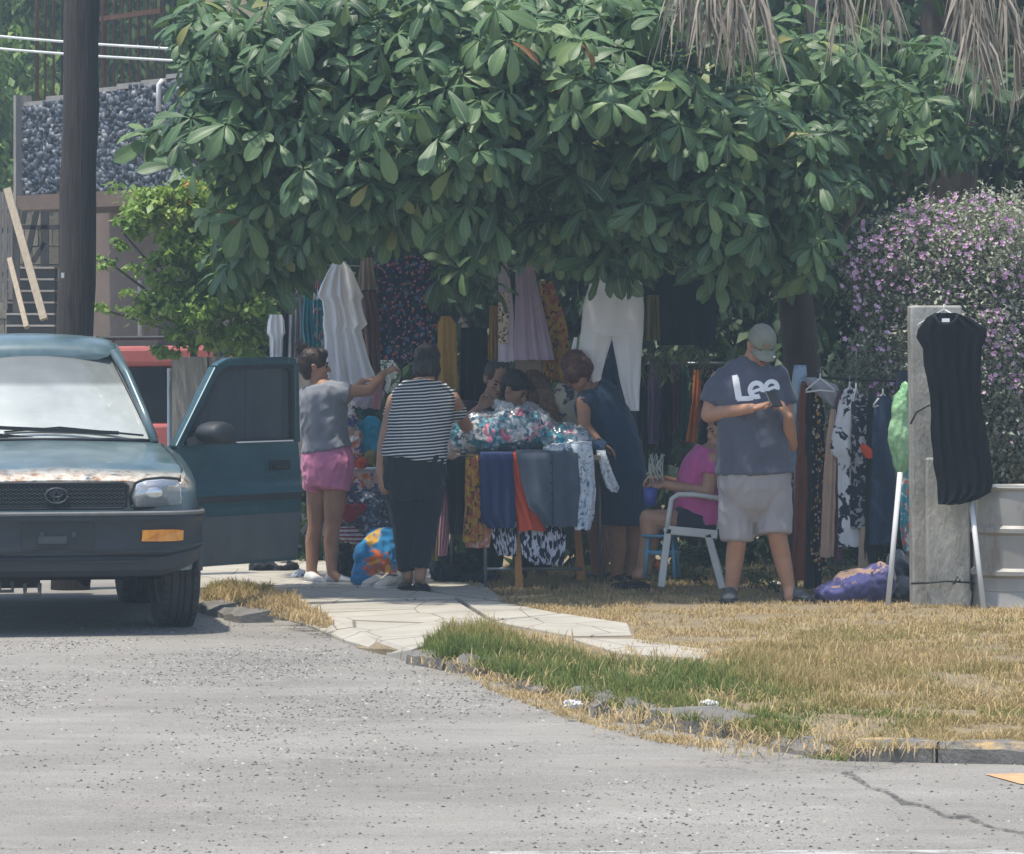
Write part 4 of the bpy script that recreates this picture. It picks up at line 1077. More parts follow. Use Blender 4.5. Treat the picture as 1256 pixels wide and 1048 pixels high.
# seams: bonnet edge
MB().tube([(.705, .13, .872), (.735, .3, .928), (.728, .7, .995), (.70, 1.05, 1.05)], .006, 6).tube([(-.705, .13, .872), (-.735, .3, .928), (-.728, .7, .995), (-.70, 1.05, 1.05)], .006, 6).build('bonnet_seam', M_black, car, True)
# roof with drip edges
rr_ = []
for y, hw, z, dz in ((1.66, .44, 1.565, .03), (1.72, .475, 1.595, .055), (1.85, .51, 1.620, .065), (2.3, .535, 1.635, .07), (3.0, .535, 1.63, .07), (3.4, .51, 1.605, .065), (3.5, .48, 1.57, .05)):
    top = [Vector((hw * math.cos(math.pi * k / 14), y, z + dz * math.sin(math.pi * k / 14) ** .8)) for k in range(15)]
    rr_.append(top + [Vector((-hw + .06, y, z - .02)), Vector((hw - .06, y, z - .02))])
MB().loft(rr_).build('roof', M_teal, car, True, angle=50)
def mirror(pts): return [(-x, y, z) for x, y, z in pts]
pil = {'a': [(.665, 1.13, 1.06), (.615, 1.30, 1.24), (.545, 1.55, 1.46), (.475, 1.72, 1.59)], 'b': [(.78, 2.42, 1.04), (.66, 2.44, 1.35), (.53, 2.45, 1.62)], 'c': [(.77, 3.45, 1.05), (.67, 3.43, 1.35), (.51, 3.40, 1.60)]}
for q, rd in (('a', .026), ('b', .045), ('c', .06)):
    for sgn in (1, -1):
        pp = pil[q] if sgn == 1 else mirror(pil[q])
        MB().tube(pp, rd, 8).build('pillar', M_teal, car, True)
for sgn in (1, -1):
    MB().tube([(sgn * .475, 1.74, 1.585), (sgn * .525, 2.3, 1.615), (sgn * .525, 3.0, 1.61), (sgn * .50, 3.42, 1.58)], .02, 6).build('roof_gutter', M_trim, car, True)
# windscreen: a curved sheet, its own origin at its foot
ws = empty('windscreen_origin', (0, 0, 0)); bpy.data.objects.remove(ws)
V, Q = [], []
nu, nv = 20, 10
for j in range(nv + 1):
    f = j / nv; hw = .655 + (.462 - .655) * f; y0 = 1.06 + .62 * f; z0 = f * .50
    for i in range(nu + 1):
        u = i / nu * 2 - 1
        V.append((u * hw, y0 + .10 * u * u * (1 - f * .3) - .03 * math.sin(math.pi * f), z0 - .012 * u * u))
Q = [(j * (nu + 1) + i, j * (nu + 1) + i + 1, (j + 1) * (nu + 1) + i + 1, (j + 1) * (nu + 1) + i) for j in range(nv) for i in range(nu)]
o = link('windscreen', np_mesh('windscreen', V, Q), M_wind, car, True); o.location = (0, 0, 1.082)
edge = [V[i] for i in range(nu + 1)] + [V[j * (nu + 1) + nu] for j in range(1, nv + 1)] + [V[nv * (nu + 1) + i] for i in range(nu - 1, -1, -1)] + [V[j * (nu + 1)] for j in range(nv - 1, -1, -1)]
MB().tube([(x, y - .004, z) for x, y, z in edge], .011, 6).build('windscreen_seal', M_trim, o, True)
for x0, x1, y0 in ((-.50, .40, .0), (-.05, -.62, .012)):
    wv = MB()
    a_ = Vector((x1 + .24 if x1 > 0 else x1 - .1, 1.045 + (.02 if x1 < 0 else .035), 1.10))
wp1 = MB().bar((.60, 1.13, 1.10), (.10, 1.10, 1.150), .014, .012).bar((.10, 1.098, 1.150), (-.22, 1.105, 1.125), .012, .010)
wp1.bar((.45, 1.085, 1.116), (-.25, 1.08, 1.150), .012, .022).build('wiper', M_black, car, True, smooth=False)
MB().bar((-.05, 1.08, 1.09), (-.55, 1.10, 1.140), .014, .012).bar((-.2, 1.075, 1.100), (-.66, 1.14, 1.128), .012, .022).build('wiper', M_black, car, True, smooth=False)
MB().ell((.0, 1.66, 1.50), (.11, .02, .032)).build('inside_mirror', M_black, car, True)
MB().box((0, 1.32, 1.02), (1.3, .28, .12)).build('dashboard', M_trim, car, True, bevel=.03)
st = MB().lathe((.36, 1.62, 1.0), [(.175, -.012), (.188, 0), (.175, .012), (.162, 0), (.175, -.012)], 22, 'y'); st.build('steering_wheel', M_trim, car, True)
for x in (-.36, .36):
    s_ = MB().box((x, 2.1, .72), (.46, .5, .16)).build('seat', M_seat, car, True, bevel=.05)
    MB().box((x, 2.36, 1.05), (.44, .14, .62), Matrix.Rotation(R(-12), 3, 'X')).build('backrest', M_seat, s_, True, bevel=.05)
    MB().box((x, 2.44, 1.43), (.24, .09, .16)).build('headrest', M_seat, s_, True, bevel=.04)
MB().add([(.775, 2.46, 1.05), (.76, 3.42, 1.06), (.53, 3.36, 1.575), (.545, 2.47, 1.60)], [(0, 1, 2, 3)]).build('side_window', M_sglass, car, True, smooth=False)
for a_, c_ in (((1.27, 2.40), (1.60, 2.42)), ((2.46, 3.42), (2.47, 3.36))):
    MB().add([(-.775, a_[0], 1.05), (-.775, a_[1], 1.05), (-.55, c_[1], 1.59), (-.53, c_[0], 1.55)], [(3, 2, 1, 0)]).build('side_window', M_sglass, car, True, smooth=False)
MB().add([(-.68, 3.56, 1.06), (.68, 3.56, 1.06), (.47, 3.46, 1.56), (-.47, 3.46, 1.56)], [(3, 2, 1, 0)]).build('rear_window', M_sglass, car, True, smooth=False)
sp = MB().lathe((0, 3.74, .85), [(.1, -.08), (.32, -.09), (.345, -.05), (.345, .06), (.30, .09), (.1, .09)], 26, 'y', cap=True).build('spare_wheel', M_rubber, car, True)
for sgn in (1, -1): MB().box((sgn * .70, 3.63, .86), (.12, .05, .34)).build('tail_lamp', mat('red_lens', (.35, .02, .02), .25) if sgn == 1 else bpy.data.materials['red_lens'], car, True, bevel=.01)

# grille: dark recess, frame lip, rows of small hexagonal holes made by zigzag bars, oval emblem
MB().box((0, .078, .787), (.80, .03, .135)).build('grille_recess', mat('grille_black', (.008, .009, .010), .7), car, True, smooth=False)
gb = MB()
M_grille = mat('grille_plastic', (.045, .052, .058), .5, .15, 9)
for k in range(6):
    z = .729 + k * .0235
    pts = []
    for i in range(0, 53):
        x = -.385 + i * .0148
        pts.append((x, .058, z + (.0055 if (i + k) % 2 else -.0055)))
    gb.tube(pts, .0036, 4)
    if k < 5:
        for i in range(k % 2, 53, 2):
            gb.bar((-.385 + i * .0148, .058, z + .006), (-.385 + i * .0148, .058, z + .018), .006, .006, (0, 1, 0))
gr = gb.build('grille', M_grille, car, True, smooth=False)
MB().tube([(-.375, .062, .858), (.375, .062, .858), (.405, .066, .84), (.39, .066, .735), (.365, .062, .716), (-.365, .062, .716), (-.39, .066, .735), (-.405, .066, .84), (-.375, .062, .858)], .009, 6).build('grille_frame', M_trim, gr, True)
def ringm(cx, cz, rx, rz, w, y=.045):
    return [(cx + rx * math.cos(q), y, cz + rz * math.sin(q)) for q in [2 * math.pi * i / 28 for i in range(29)]]
em = MB().tube(ringm(0, .787, .062, .042, 0), .0075, 6).tube(ringm(0, .797, .034, .018, 0), .006, 6).tube(ringm(0, .786, .016, .036, 0), .006, 6)
em.build('emblem', mat('emblem_grey', (.055, .06, .065), .45, metal=.3), gr, True)
MB().bar((-.37, .048, .700), (.37, .048, .700), .03, .012).build('grille_strip', M_teal, car, True, smooth=False)
# headlights
for sgn in (1, -1):
    oz = [(.432, .735), (.425, .78), (.45, .852), (.50, .872), (.60, .880), (.69, .872), (.712, .84), (.718, .745), (.70, .722), (.45, .718)]
    def hl(y0, grow, curve): return [Vector((sgn * (x if grow == 0 else .575 + (x - .575) * (1 + grow)), y0 + curve * max(0, x - .45) ** 2 * 1.6, .797 + (z - .797) * (1 + grow * 1.3))) for x, z in oz]
    lens = MB().loft([hl(.082, 0, .5), hl(.030, -.03, .5), hl(.020, -.12, .5), hl(.016, -.5, .5)], cap=True).build('headlight', M_lens, car, True, angle=60)
    MB().loft([hl(.045, -.06, .5), hl(.066, -.22, .5), hl(.079, -.6, .5)], cap=True).build('reflector', M_bowl, lens, True)
    MB().ell((sgn * .555, .066, .80), (.05, .015, .035)).build('bulb_shield', M_bowl, lens, True)
    MB().tube(hl(.070, .05, .5) + [hl(.070, .05, .5)[0]], .008, 6).build('headlight_seal', M_black, lens, True)
# bumper: swept section wrapping round the corners
path = [(-.90, .62), (-.872, .32), (-.825, .12), (-.74, .015), (-.62, -.035), (-.35, -.06), (0, -.068), (.35, -.06), (.62, -.035), (.74, .015), (.825, .12), (.872, .32), (.90, .62)]
fine = []
for i in range(len(path) - 1):
    for k in range(4): fine.append((path[i][0] + (path[i + 1][0] - path[i][0]) * k / 4, path[i][1] + (path[i + 1][1] - path[i][1]) * k / 4))
fine.append(path[-1])
for _ in range(3): fine = [fine[0]] + [((fine[i - 1][0] + 2 * fine[i][0] + fine[i + 1][0]) / 4, (fine[i - 1][1] + 2 * fine[i][1] + fine[i + 1][1]) / 4) for i in range(1, len(fine) - 1)] + [fine[-1]]
sec = [(.14, .690), (.035, .698), (.004, .690), (-.004, .660), (.008, .640), (.016, .60), (.016, .53), (.008, .51), (.012, .46), (.026, .45), (.018, .44), (.03, .37), (.075, .335), (.14, .34)]
rings = []
for i, (x, y) in enumerate(fine):
    x0, y0 = fine[max(0, i - 1)]; x1, y1 = fine[min(len(fine) - 1, i + 1)]
    tx, ty = x1 - x0, y1 - y0; L = math.hypot(tx, ty); nx, ny = -ty / L, tx / L
    corner = max(0, (abs(x) - .60)) * .5
    g = []
    for o_, z in sec:
        zz = z
        if z < .5: zz = z + min(.07, corner * .35)
        g.append(Vector((x + nx * o_, y + ny * o_, zz)))
    rings.append(g)
bump = MB().loft(rings).build('bumper', M_bumper, car, True, angle=32)
MB().tube([(x, y - .0, .690) for x, y in fine[6:-6]], .013, 6).build('bumper_lip', mat('sunlit_lip_plastic', (.16, .16, .155), .6, .2, 12), bump, True)  # paler top edge: sunlight on the lip put into its colour
for sgn in (1, -1):
    g0 = []
    MB().loft([[Vector((sgn * x, y + o, z)) for x, y, z in ((.475, -.044, .595), (.585, -.031, .597), (.66, -.006, .597), (.712, .018, .59), (.710, .018, .535), (.66, -.006, .531), (.585, -.031, .531), (.47, -.044, .533))] for o in (.03, -.012, -.016)]).build('indicator', M_amber, bump, True, smooth=False)
MB().box((0, -.052, .565), (.40, .02, .15)).build('plate_recess', mat('plate_black', (.022, .024, .026), .6), bump, True, smooth=False)
MB().box((-.03, -.064, .545), (.16, .012, .04)).box((-.09, -.064, .575), (.02, .012, .03)).box((.09, -.064, .575), (.02, .012, .03)).build('plate_bracket', M_grille, bump, True, smooth=False)
for z, w_ in ((.475, .62), (.42, .5)): MB().bar((-w_, -.045, z), (w_, -.045, z), .02, .012).build('bumper_slot', M_black, bump, True, smooth=False)
MB().tube([(-.18, -.01, .30), (-.18, -.03, .24), (-.10, -.03, .24), (-.10, -.01, .30)], .014, 8).tube([(-.32, .0, .31), (-.32, -.02, .26), (-.25, -.02, .26), (-.25, .0, .31)], .012, 8).build('tow_hook', mat('worn_steel', (.06, .058, .055), .7, .3, 20), bump, True)
# wheels
tp_ = [(.205, -.088), (.245, -.104), (.300, -.112), (.328, -.106), (.340, -.094), (.343, -.070), (.333, -.066), (.333, -.060), (.344, -.056), (.345, -.022), (.334, -.019), (.334, -.012), (.345, -.009), (.345, .009), (.334, .012), (.334, .019), (.345, .022), (.344, .056), (.333, .060), (.333, .066), (.343, .070), (.340, .094), (.328, .106), (.300, .112), (.245, .104), (.205, .088), (.205, -.088)]
M_tyre = T('dusty_tyre'); M_tyre.p(col=M_tyre.ramp(M_tyre.noise(9, 4), [(.3, (.026, .026, .027)), (.7, (.055, .053, .050))]), rough=.85); M_tyre.bump(M_tyre.noise(70, 3), .4, .006); M_tyre = M_tyre.m
wh0 = None
for x, y, yaw in ((.735, .72, 1), (-.735, .72, 1), (.735, 2.93, 0), (-.735, 2.93, 0)):
    if wh0 is None:
        tm = MB().lathe((0, 0, 0), tp_, 48, 'x').mesh('tyre'); tm.materials.append(M_tyre)
        tm.polygons.foreach_set('use_smooth', [True] * len(tm.polygons)); tm.set_sharp_from_angle(angle=R(35))
        # tread blocks
        tbk = MB()
        for k in range(44):
            q = 2 * math.pi * k / 44; rot = Matrix.Rotation(q, 3, 'X')
            for xx in (-.083, .083): tbk.box(rot @ Vector((xx, 0, .3425)), (.03, .032, .012), rot)
        km = tbk.mesh('tread'); km.materials.append(M_tyre)
        rm = MB().lathe((0, 0, 0), [(.02, .05), (.06, .055), (.09, .03), (.17, .045), (.20, .085), (.206, .088), (.206, -.088), (.19, -.08), (.15, -.02), (.02, -.02)], 30, 'x').mesh('rim'); rm.materials.append(bpy.data.materials['dull_alloy'])
        wh0 = (tm, km, rm)
    w = empty('wheel', (x, y, .345), R(2) * yaw, car)
    for nm, me in zip(('tyre', 'tread', 'rim'), wh0):
        o = bpy.data.objects.new(nm, me); COL.objects.link(o); o.parent = w
        if nm == 'tread': o['kind'] = 'stuff'
        if x < 0: o.rotation_euler = (0, 0, math.pi)
for y, x in ((.72, .80), (2.93, .80)):
    for sgn in (1, -1):
        MB().tube([(sgn * (x + .035), y + .405 * math.cos(q), .345 + .405 * math.sin(q)) for q in [math.pi * (k / 16) for k in range(17)]], .022, 6).build('wheel_arch', M_clad, car, True)
# the open door: own origin at the hinge, local y along the door
door = empty('door', (.835, 1.27, 0), R(-44.5), car)
H_ = [(0.0, 1.015), (.385, 1.49), (.50, 1.53), (1.10, 1.535), (1.185, 1.52), (1.20, 1.03)]
def dz(z): return -.035 * ((z - .72) / .4) ** 2 + (.012 if .68 < z < .745 else 0)
prof = [.30, .34, .42, .50, .58, .645, .66, .70, .735, .75, .82, .90, .98, 1.02, 1.035]
rings = []
for a in [i * 1.2 / 12 for i in range(13)]:
    out = [Vector((dz(z) + (.004 * math.sin(a * 2)), a if a > 0 else (.03 if z < .5 else 0), z)) for z in prof]
    inn = [Vector((-.09, a, z)) for z in prof[::-1]]
    rings.append(out + inn)
pm = MB().loft(rings)
pm.build('door_panel', M_side, door, True, angle=40)
MB().loft([[Vector((dz(z) + .010, a, z)) for z in (.318, .36, .44, .52, .585, .60)] + [Vector((-.05, a, .60)), Vector((-.05, a, .318))] for a in (.01, .6, 1.195)]).build('door_cladding', M_clad, door, True, angle=35)
MB().bar((.016, .02, .705), (.016, 1.19, .705), .012, .04).build('door_moulding', M_trim, door, True, smooth=False, bevel=.004)
fr_ = MB()
for a_, c_ in zip(H_, H_[1:]): fr_.bar((-.045, a_[0], a_[1]), (-.045, c_[0], c_[1]), .05, .055, (1, 0, 0))
fr_.build('window_frame', M_side, door, True, bevel=.008, smooth=False)
fr_ = MB(); HI = [(.085, 1.045), (.415, 1.465), (.52, 1.498), (1.10, 1.502), (1.15, 1.48), (1.165, 1.045), (.085, 1.045)]
for a_, c_ in zip(HI, HI[1:]): fr_.bar((-.032, a_[0], a_[1]), (-.032, c_[0], c_[1]), .03, .022, (1, 0, 0))
fr_.build('window_seal', M_trim, door, True, smooth=False)
MB().add([(-.05, y, z) for y, z in HI[:-1]], [tuple(range(5, -1, -1))]).build('window_glass', M_sglass, door, True, smooth=False)
MB().bar((.0, .55, 1.043), (.0, 1.12, 1.043), .012, .008).build('weather_strip', M_white_p, door, True, smooth=False)
MB().box((.004, .98, .895), (.02, .20, .055)).bar((.022, .90, .885), (.022, 1.06, .885), .018, .022).build('door_handle', M_trim, door, True, bevel=.006, smooth=False)
b = MB()
b.loft([[Vector((.02 + o, .19 + .115 * s_ * math.cos(q) + sh, 1.105 + .072 * s_ * math.sin(q) * (1 if math.sin(q) > 0 else .85))) for q in [2 * math.pi * k / 18 for k in range(18)]] for o, s_, sh in ((.0, .45, -.02), (.02, .85, 0), (.06, 1.0, .01), (.13, 1.0, .012), (.16, .9, .012), (.175, .6, .012))])
b.bar((-.03, .10, 1.05), (.06, .17, 1.075), .05, .05)
b.build('side_mirror', M_bumper, door, True, angle=50)
MB().box((-.105, .6, .64), (.03, 1.05, .58)).box((-.13, .62, .86), (.05, .6, .06)).build('door_lining', M_trim, door, True, bevel=.02)
# the far front door, closed, with its own mirror
MB().tube([(-.848, 1.28, .4), (-.848, 1.28, 1.03), (-.848, 2.44, 1.03), (-.848, 2.44, .4)], .005, 5).build('door_seam', M_black, car, True)
MB().ell((-.93, 1.42, 1.10), (.11, .06, .075)).build('side_mirror', M_bumper, car, True)
MB().tube([(-.0, 2.9, 1.69), (-.0, 2.95, 1.70)], .01, 5).build('roof_aerial', M_black, car, True)
# ================================================================ CLOTHES
def lin(c): return tuple(c)
def garment(name, label, cat, rows, Y, m, group=None, fold=.018, nf=3.0, thick=.035, nu=22, seed=None, parent=None, step=7, cap=True):
    """a hanging piece of cloth: a closed tube of fabric whose front and back follow folds.
    rows: (py, px left, px right[, extra depth]) from top to bottom; several lists make several tubes (legs)."""
    if seed is None: seed = sum(ord(c) for c in label) % 97
    sets = rows if isinstance(rows[0], list) else [rows]
    b = MB(); ph = seed * 1.7
    for rw in sets:
        fine = []
        for a, c in zip(rw, rw[1:]):
            a = (*a, 0)[:4]; c = (*c, 0)[:4]
            k = max(1, int(abs(c[0] - a[0]) / step) + (1 if a[3] != c[3] else 0))
            fine += [tuple(a[q] + (c[q] - a[q]) * i / k for q in range(4)) for i in range(k)]
        fine.append((*rw[-1], 0)[:4])
        rings = []
        n = len(fine)
        for i, (py, x0, x1, dy) in enumerate(fine):
            f = i / max(1, n - 1); ring = []
            amp = fold * (.35 + .65 * min(1, f * 1.6))
            wv = (x1 - x0) * Y / F
            th = min(thick, wv * .45)
            for side in (1, -1):
                for k in range(nu):
                    u = k / (nu - 1) if side == 1 else 1 - k / (nu - 1)
                    jx = 1.2 * noise.noise((u * 2, i * .35, seed)) * (1 if k in (0, nu - 1) else .3)
                    p = P(x0 + (x1 - x0) * u + jx, py + (2.2 * noise.noise((u * 3, seed, 5)) if i == n - 1 else 0), Y)
                    e = math.sqrt(max(0, 1 - (2 * u - 1) ** 2))
                    w = math.sin(6.283 * nf * u + ph + 1.6 * noise.noise((f * 2.0, u * 1.3, seed))) + .8 * noise.noise((u * nf * 2.4, f * 1.4, seed + 9)) + .5 * noise.noise((u * 9, f * 7, seed + 3))
                    p.y += dy - side * th * e * .5 - amp * w * (.4 + .6 * e) * (1 if side == 1 else .7)
                    ring.append(p)
            rings.append(ring)
        b.loft(rings, cap=False)
        if cap: b.add(rings[0], [tuple(range(len(rings[0])))[::-1]])
    # own origin at the top middle
    r0 = sets[0][0]; org = P((r0[1] + r0[2]) / 2, r0[0], Y)
    b.v = [v - org for v in b.v]
    o = b.build(name, m, None, True)
    o.location = org
    if parent is not None:
        o.parent = parent; o.location = org - parent.location
    elif label: tag(o, label, cat, group)
    return o

C_white = cloth('white_cotton', (.84, .84, .87), var=.04)
C_lav = cloth('lavender_satin', (.46, .36, .47), var=.08, rough=.6)
C_plav = cloth('pale_lavender', (.58, .51, .60), var=.06, rough=.7)
C_leo = cloth('leopard_print', (.62, .50, .40), 'blotch', [(.03, .02, .02)], 55)
C_navyfl = cloth('navy_floral', (.022, .030, .075), 'floral', [(.10, .20, .42), (.50, .12, .16), (.62, .30, .34), (.06, .16, .10)], 16)
C_brown = cloth('mauve_brown', (.14, .075, .065))
C_tan = cloth('tan_cloth', (.36, .28, .20))
C_mus = cloth('mustard_cloth', (.46, .27, .055))
C_musfl = cloth('mustard_floral', (.52, .30, .05), 'blotch', [(.06, .03, .03), (.42, .12, .06)], 22)
C_black = cloth('black_cloth', (.012, .014, .018), var=.3)
C_jet = cloth('jet_black_cloth', (.005, .006, .008), var=.3); C_jet.node_tree.nodes['Principled BSDF'].inputs['Sheen Weight'].default_value = 0
C_dknavy = cloth('dark_navy', (.015, .024, .040), var=.25)
C_navy = cloth('navy_shirt_cloth', (.022, .038, .115))
C_slate = cloth('slate_shirt_cloth', (.085, .105, .14), var=.15)
C_jean = cloth('blue_denim', (.06, .11, .20), 'blotch', [(.16, .24, .36)], 6)
C_ljean = cloth('light_denim', (.22, .32, .42), 'blotch', [(.34, .44, .52)], 5)
C_djean = cloth('dark_denim', (.022, .040, .075), 'blotch', [(.035, .06, .11)], 6)
C_teal = cloth('teal_cloth', (.03, .22, .27))
C_tealp = cloth('teal_print', (.06, .30, .36), 'blotch', [(.55, .16, .12), (.62, .66, .66)], 14)
C_grey = cloth('grey_cloth', (.30, .30, .31))
C_purple = cloth('dusty_purple', (.26, .16, .32))
C_plum = cloth('plum_cloth', (.13, .06, .09))
C_dgreen = cloth('bottle_green', (.02, .09, .08))
C_orange = cloth('orange_cloth', (.62, .17, .03))
C_red = cloth('red_orange_cloth', (.52, .07, .025))
C_rust = cloth('rust_brown_cloth', (.17, .055, .028))
C_blkfl = cloth('black_with_orange_flowers', (.014, .012, .012), 'floral', [(.45, .22, .05), (.50, .42, .30)], 22)
C_peach = cloth('peach_cloth', (.50, .34, .25))
C_wprint = cloth('white_with_navy_print', (.66, .68, .70), 'blotch', [(.025, .03, .055)], 11)
C_nprint = cloth('navy_with_white_print', (.016, .020, .036), 'blotch', [(.30, .31, .33)], 20)
C_pink = cloth('dusty_pink', (.48, .24, .27), var=.15)
C_peachpr = cloth('peach_print', (.60, .25, .14), 'blotch', [(.65, .45, .38)], 16)
C_zebra = cloth('zebra_print', (.62, .62, .68), 'zebra', [(.018, .020, .05)], 46)
C_speck = cloth('white_blue_speckle', (.62, .68, .74), 'blotch', [(.14, .22, .32), (.75, .77, .8)], 34)
C_turq = cloth('turquoise_cloth', (.02, .33, .52))
C_mixed = cloth('tropical_print', (.55, .42, .36), 'blotch', [(.62, .18, .05), (.10, .12, .34), (.75, .72, .70)], 9)
C_greyfl = cloth('grey_blue_floral', (.09, .13, .20), 'floral', [(.60, .62, .68), (.16, .26, .40), (.62, .50, .54)], 15)
C_towel = cloth('beach_towel', (.02, .22, .45), 'blotch', [(.55, .12, .03), (.66, .38, .07), (.02, .20, .42)], 4.2)
C_dkred = cloth('crimson_cloth', (.36, .03, .05))
C_stripew = cloth('red_white_stripe', (.66, .66, .68), 'stripes', [(.30, .03, .05)], 38)
C_leafy = cloth('leaf_print', (.62, .64, .60), 'blotch', [(.03, .10, .05), (.10, .18, .08)], 20)
C_bagmix = cloth('mixed_clothes', (.03, .20, .27), 'blotch', [(.80, .22, .32), (.02, .05, .10), (.75, .75, .75), (.06, .30, .40)], 6.5)
C_blbag = cloth('patterned_bag_cloth', (.085, .085, .22), 'blotch', [(.36, .24, .17), (.05, .05, .13)], 7)
C_olive = cloth('olive_cloth', (.22, .20, .07))
M_plwhite = mat('white_plastic', (.60, .60, .59), .4, .05)
M_plgrey = mat('pale_grey_plastic', (.60, .59, .55), .5, .12, 4)
M_steel = mat('grey_steel', (.26, .28, .30), .4, .15, metal=.6)

gl_ = 'garments hanging from the line in the tree'
rope = lambda a, c, Y0, Y1, sag=.0, r=.004: [P(*a, Y0).lerp(P(*c, Y1), k / 10) - Vector((0, 0, sag * (1 - (k / 5 - 1) ** 2))) for k in range(11)]
tag(MB().tube(rope((300, 322), (960, 326), 27.5, 27.6, .03), .005, 6).build('clothes_line', mat('line_cord', (.4, .4, .38), .8)), 'thin cord strung under the tree crown carrying clothes', 'clothes line')
garment('dress', 'white layered dress with ruffled sleeves hanging beneath the leaves', 'dress', [(321, 409, 424), (335, 401, 433), (350, 394, 440), (364, 389, 446), (369, 395, 443), (385, 397, 446), (398, 396, 450), (405, 397, 443), (430, 397, 449), (455, 399, 458), (472, 400, 464)], 27.13, C_white, gl_, .03, 4, .06)
garment('top', 'mauve brown garment half hidden right of the white dress', 'top', [(358, 440, 461), (380, 444, 464), (430, 448, 467), (455, 450, 468)], 27.38, C_brown, gl_)
garment('top', 'tan top with dark band hanging behind the white dress', 'top', [(316, 443, 457), (335, 440, 460), (356, 439, 462)], 27.43, C_tan, gl_)
garment('dress', 'navy dress covered in red and pink flowers', 'dress', [(314, 463, 538), (340, 461, 537), (390, 462, 538), (446, 464, 538)], 27.48, C_navyfl, gl_, .022, 4, .05)
garment('top', 'plain mustard garment hanging right of the floral dress', 'top', [(388, 541, 553), (398, 537, 560), (450, 536, 561), (500, 538, 563)], 27.38, C_mus, gl_)
garment('trousers', 'black garment hanging between mustard and lavender pieces', 'trousers', [(402, 565, 597), (440, 564, 599), (505, 563, 601)], 27.48, C_black, gl_)
garment('scarf', 'ochre strip hanging left of the lavender skirt', 'scarf', [(375, 601, 611), (442, 598, 612)], 27.43, C_mus, gl_)
garment('top', 'pale lavender strap top hanging on the left of the lavender skirt', 'top', [(312, 613, 618), (330, 611, 624), (380, 611, 630), (444, 611, 631)], 27.18, C_plav, gl_, .008, 2, .02)
garment('scarf', 'narrow leopard print strip over the pale lavender top', 'scarf', [(358, 611, 625), (400, 611, 624), (422, 611, 623)], 27.10, C_leo, gl_, .005, 1, .012)
garment('skirt', 'lavender satin skirt flaring to its hem', 'skirt', [(318, 634, 654), (345, 632, 658), (370, 632, 664), (400, 631, 671), (442, 629, 680)], 27.18, C_lav, gl_, .022, 3.5, .05)
garment('top', 'ribbed beige piece below the lavender skirt', 'top', [(438, 632, 664), (490, 632, 664)], 27.33, C_tan, gl_, .008, 7)
garment('top', 'brown mustard piece right of the lavender skirt', 'top', [(345, 662, 678), (400, 668, 696), (470, 664, 702)], 27.38, C_musfl, gl_)
garment('jeans', 'white jeans hanging from the line with legs apart', 'jeans', [[(328, 744, 780), (342, 725, 787), (375, 715, 790), (412, 712, 789)], [(409, 712, 753), (434, 709, 745), (460, 718, 738), (472, 722, 736)], [(409, 750, 789), (434, 754, 787), (470, 761, 785), (504, 770, 784)]], 26.93, C_white, gl_, .012, 1.5, .10)
garment('jeans', 'blue denim jeans hanging behind the white jeans', 'jeans', [(395, 728, 768), (440, 735, 768), (505, 742, 768)], 27.28, C_jean, gl_)
garment('top', 'broad dark navy top hanging right of the white jeans', 'top', [(338, 812, 872), (350, 804, 884), (372, 806, 880), (424, 806, 878)], 27.48, C_dknavy, gl_, .02, 3, .05)
garment('top', 'dark olive top between white jeans and navy top', 'top', [(362, 794, 808), (418, 792, 810)], 27.38, C_olive, gl_)
garment('shirt', 'white and pink shirt hanging at the left end of the line', 'shirt', [(386, 331, 346), (394, 328, 349), (408, 327, 350), (414, 331, 347), (448, 331, 346)], 27.28, C_white, gl_)
garment('top', 'grey top hanging third from the left end of the line', 'top', [(365, 357, 370), (385, 355, 373), (440, 353, 370)], 27.58, C_grey, gl_)
garment('trousers', 'dark slate trousers hanging beside the white and pink shirt', 'trousers', [(372, 345, 358), (445, 340, 360)], 27.63, C_dknavy, gl_)
garment('dress', 'teal dress with red print left of the white dress', 'dress', [(340, 388, 396), (365, 384, 398), (440, 383, 399)], 27.43, C_tealp, gl_)
garment('scarf', 'teal scarf with white tip hanging above the girl', 'scarf', [(360, 373, 383), (400, 370, 385), (440, 374, 386)], 27.33, C_teal, gl_)

gl_ = 'garments on the rail behind the seated woman'
tag(MB().tube([P(775, 446, 28.3), P(935, 446, 28.2)], .011, 8).build('clothes_rail', M_steel), 'thin rail of dark garments behind the seated woman', 'rail')
for lb, nm, rw, m_ in (('black garment at the left end of the rail behind the white jeans', 'trousers', [(448, 778, 794), (580, 776, 795)], C_black), ('dusty purple garment on the rail', 'dress', [(448, 798, 806), (462, 795, 810), (545, 794, 809)], C_purple), ('black garment right of the dusty purple one', 'dress', [(448, 811, 824), (570, 808, 824)], C_black),
        ('dark plum garment in the middle of the rail', 'dress', [(448, 825, 835), (530, 823, 834)], C_plum), ('bottle green garment left of the orange one', 'top', [(450, 835, 845), (540, 833, 845)], C_dgreen), ('bright orange garment on the rail', 'scarf', [(454, 851, 861), (495, 848, 859), (543, 841, 854)], C_orange),
        ('black garment behind the arm of the man in the cap', 'dress', [(450, 858, 880), (560, 856, 880)], C_dknavy)):
    garment(nm, lb, nm, rw, 28.25 + .05 * (len(lb) % 3), m_, gl_, .015, 2, .04)

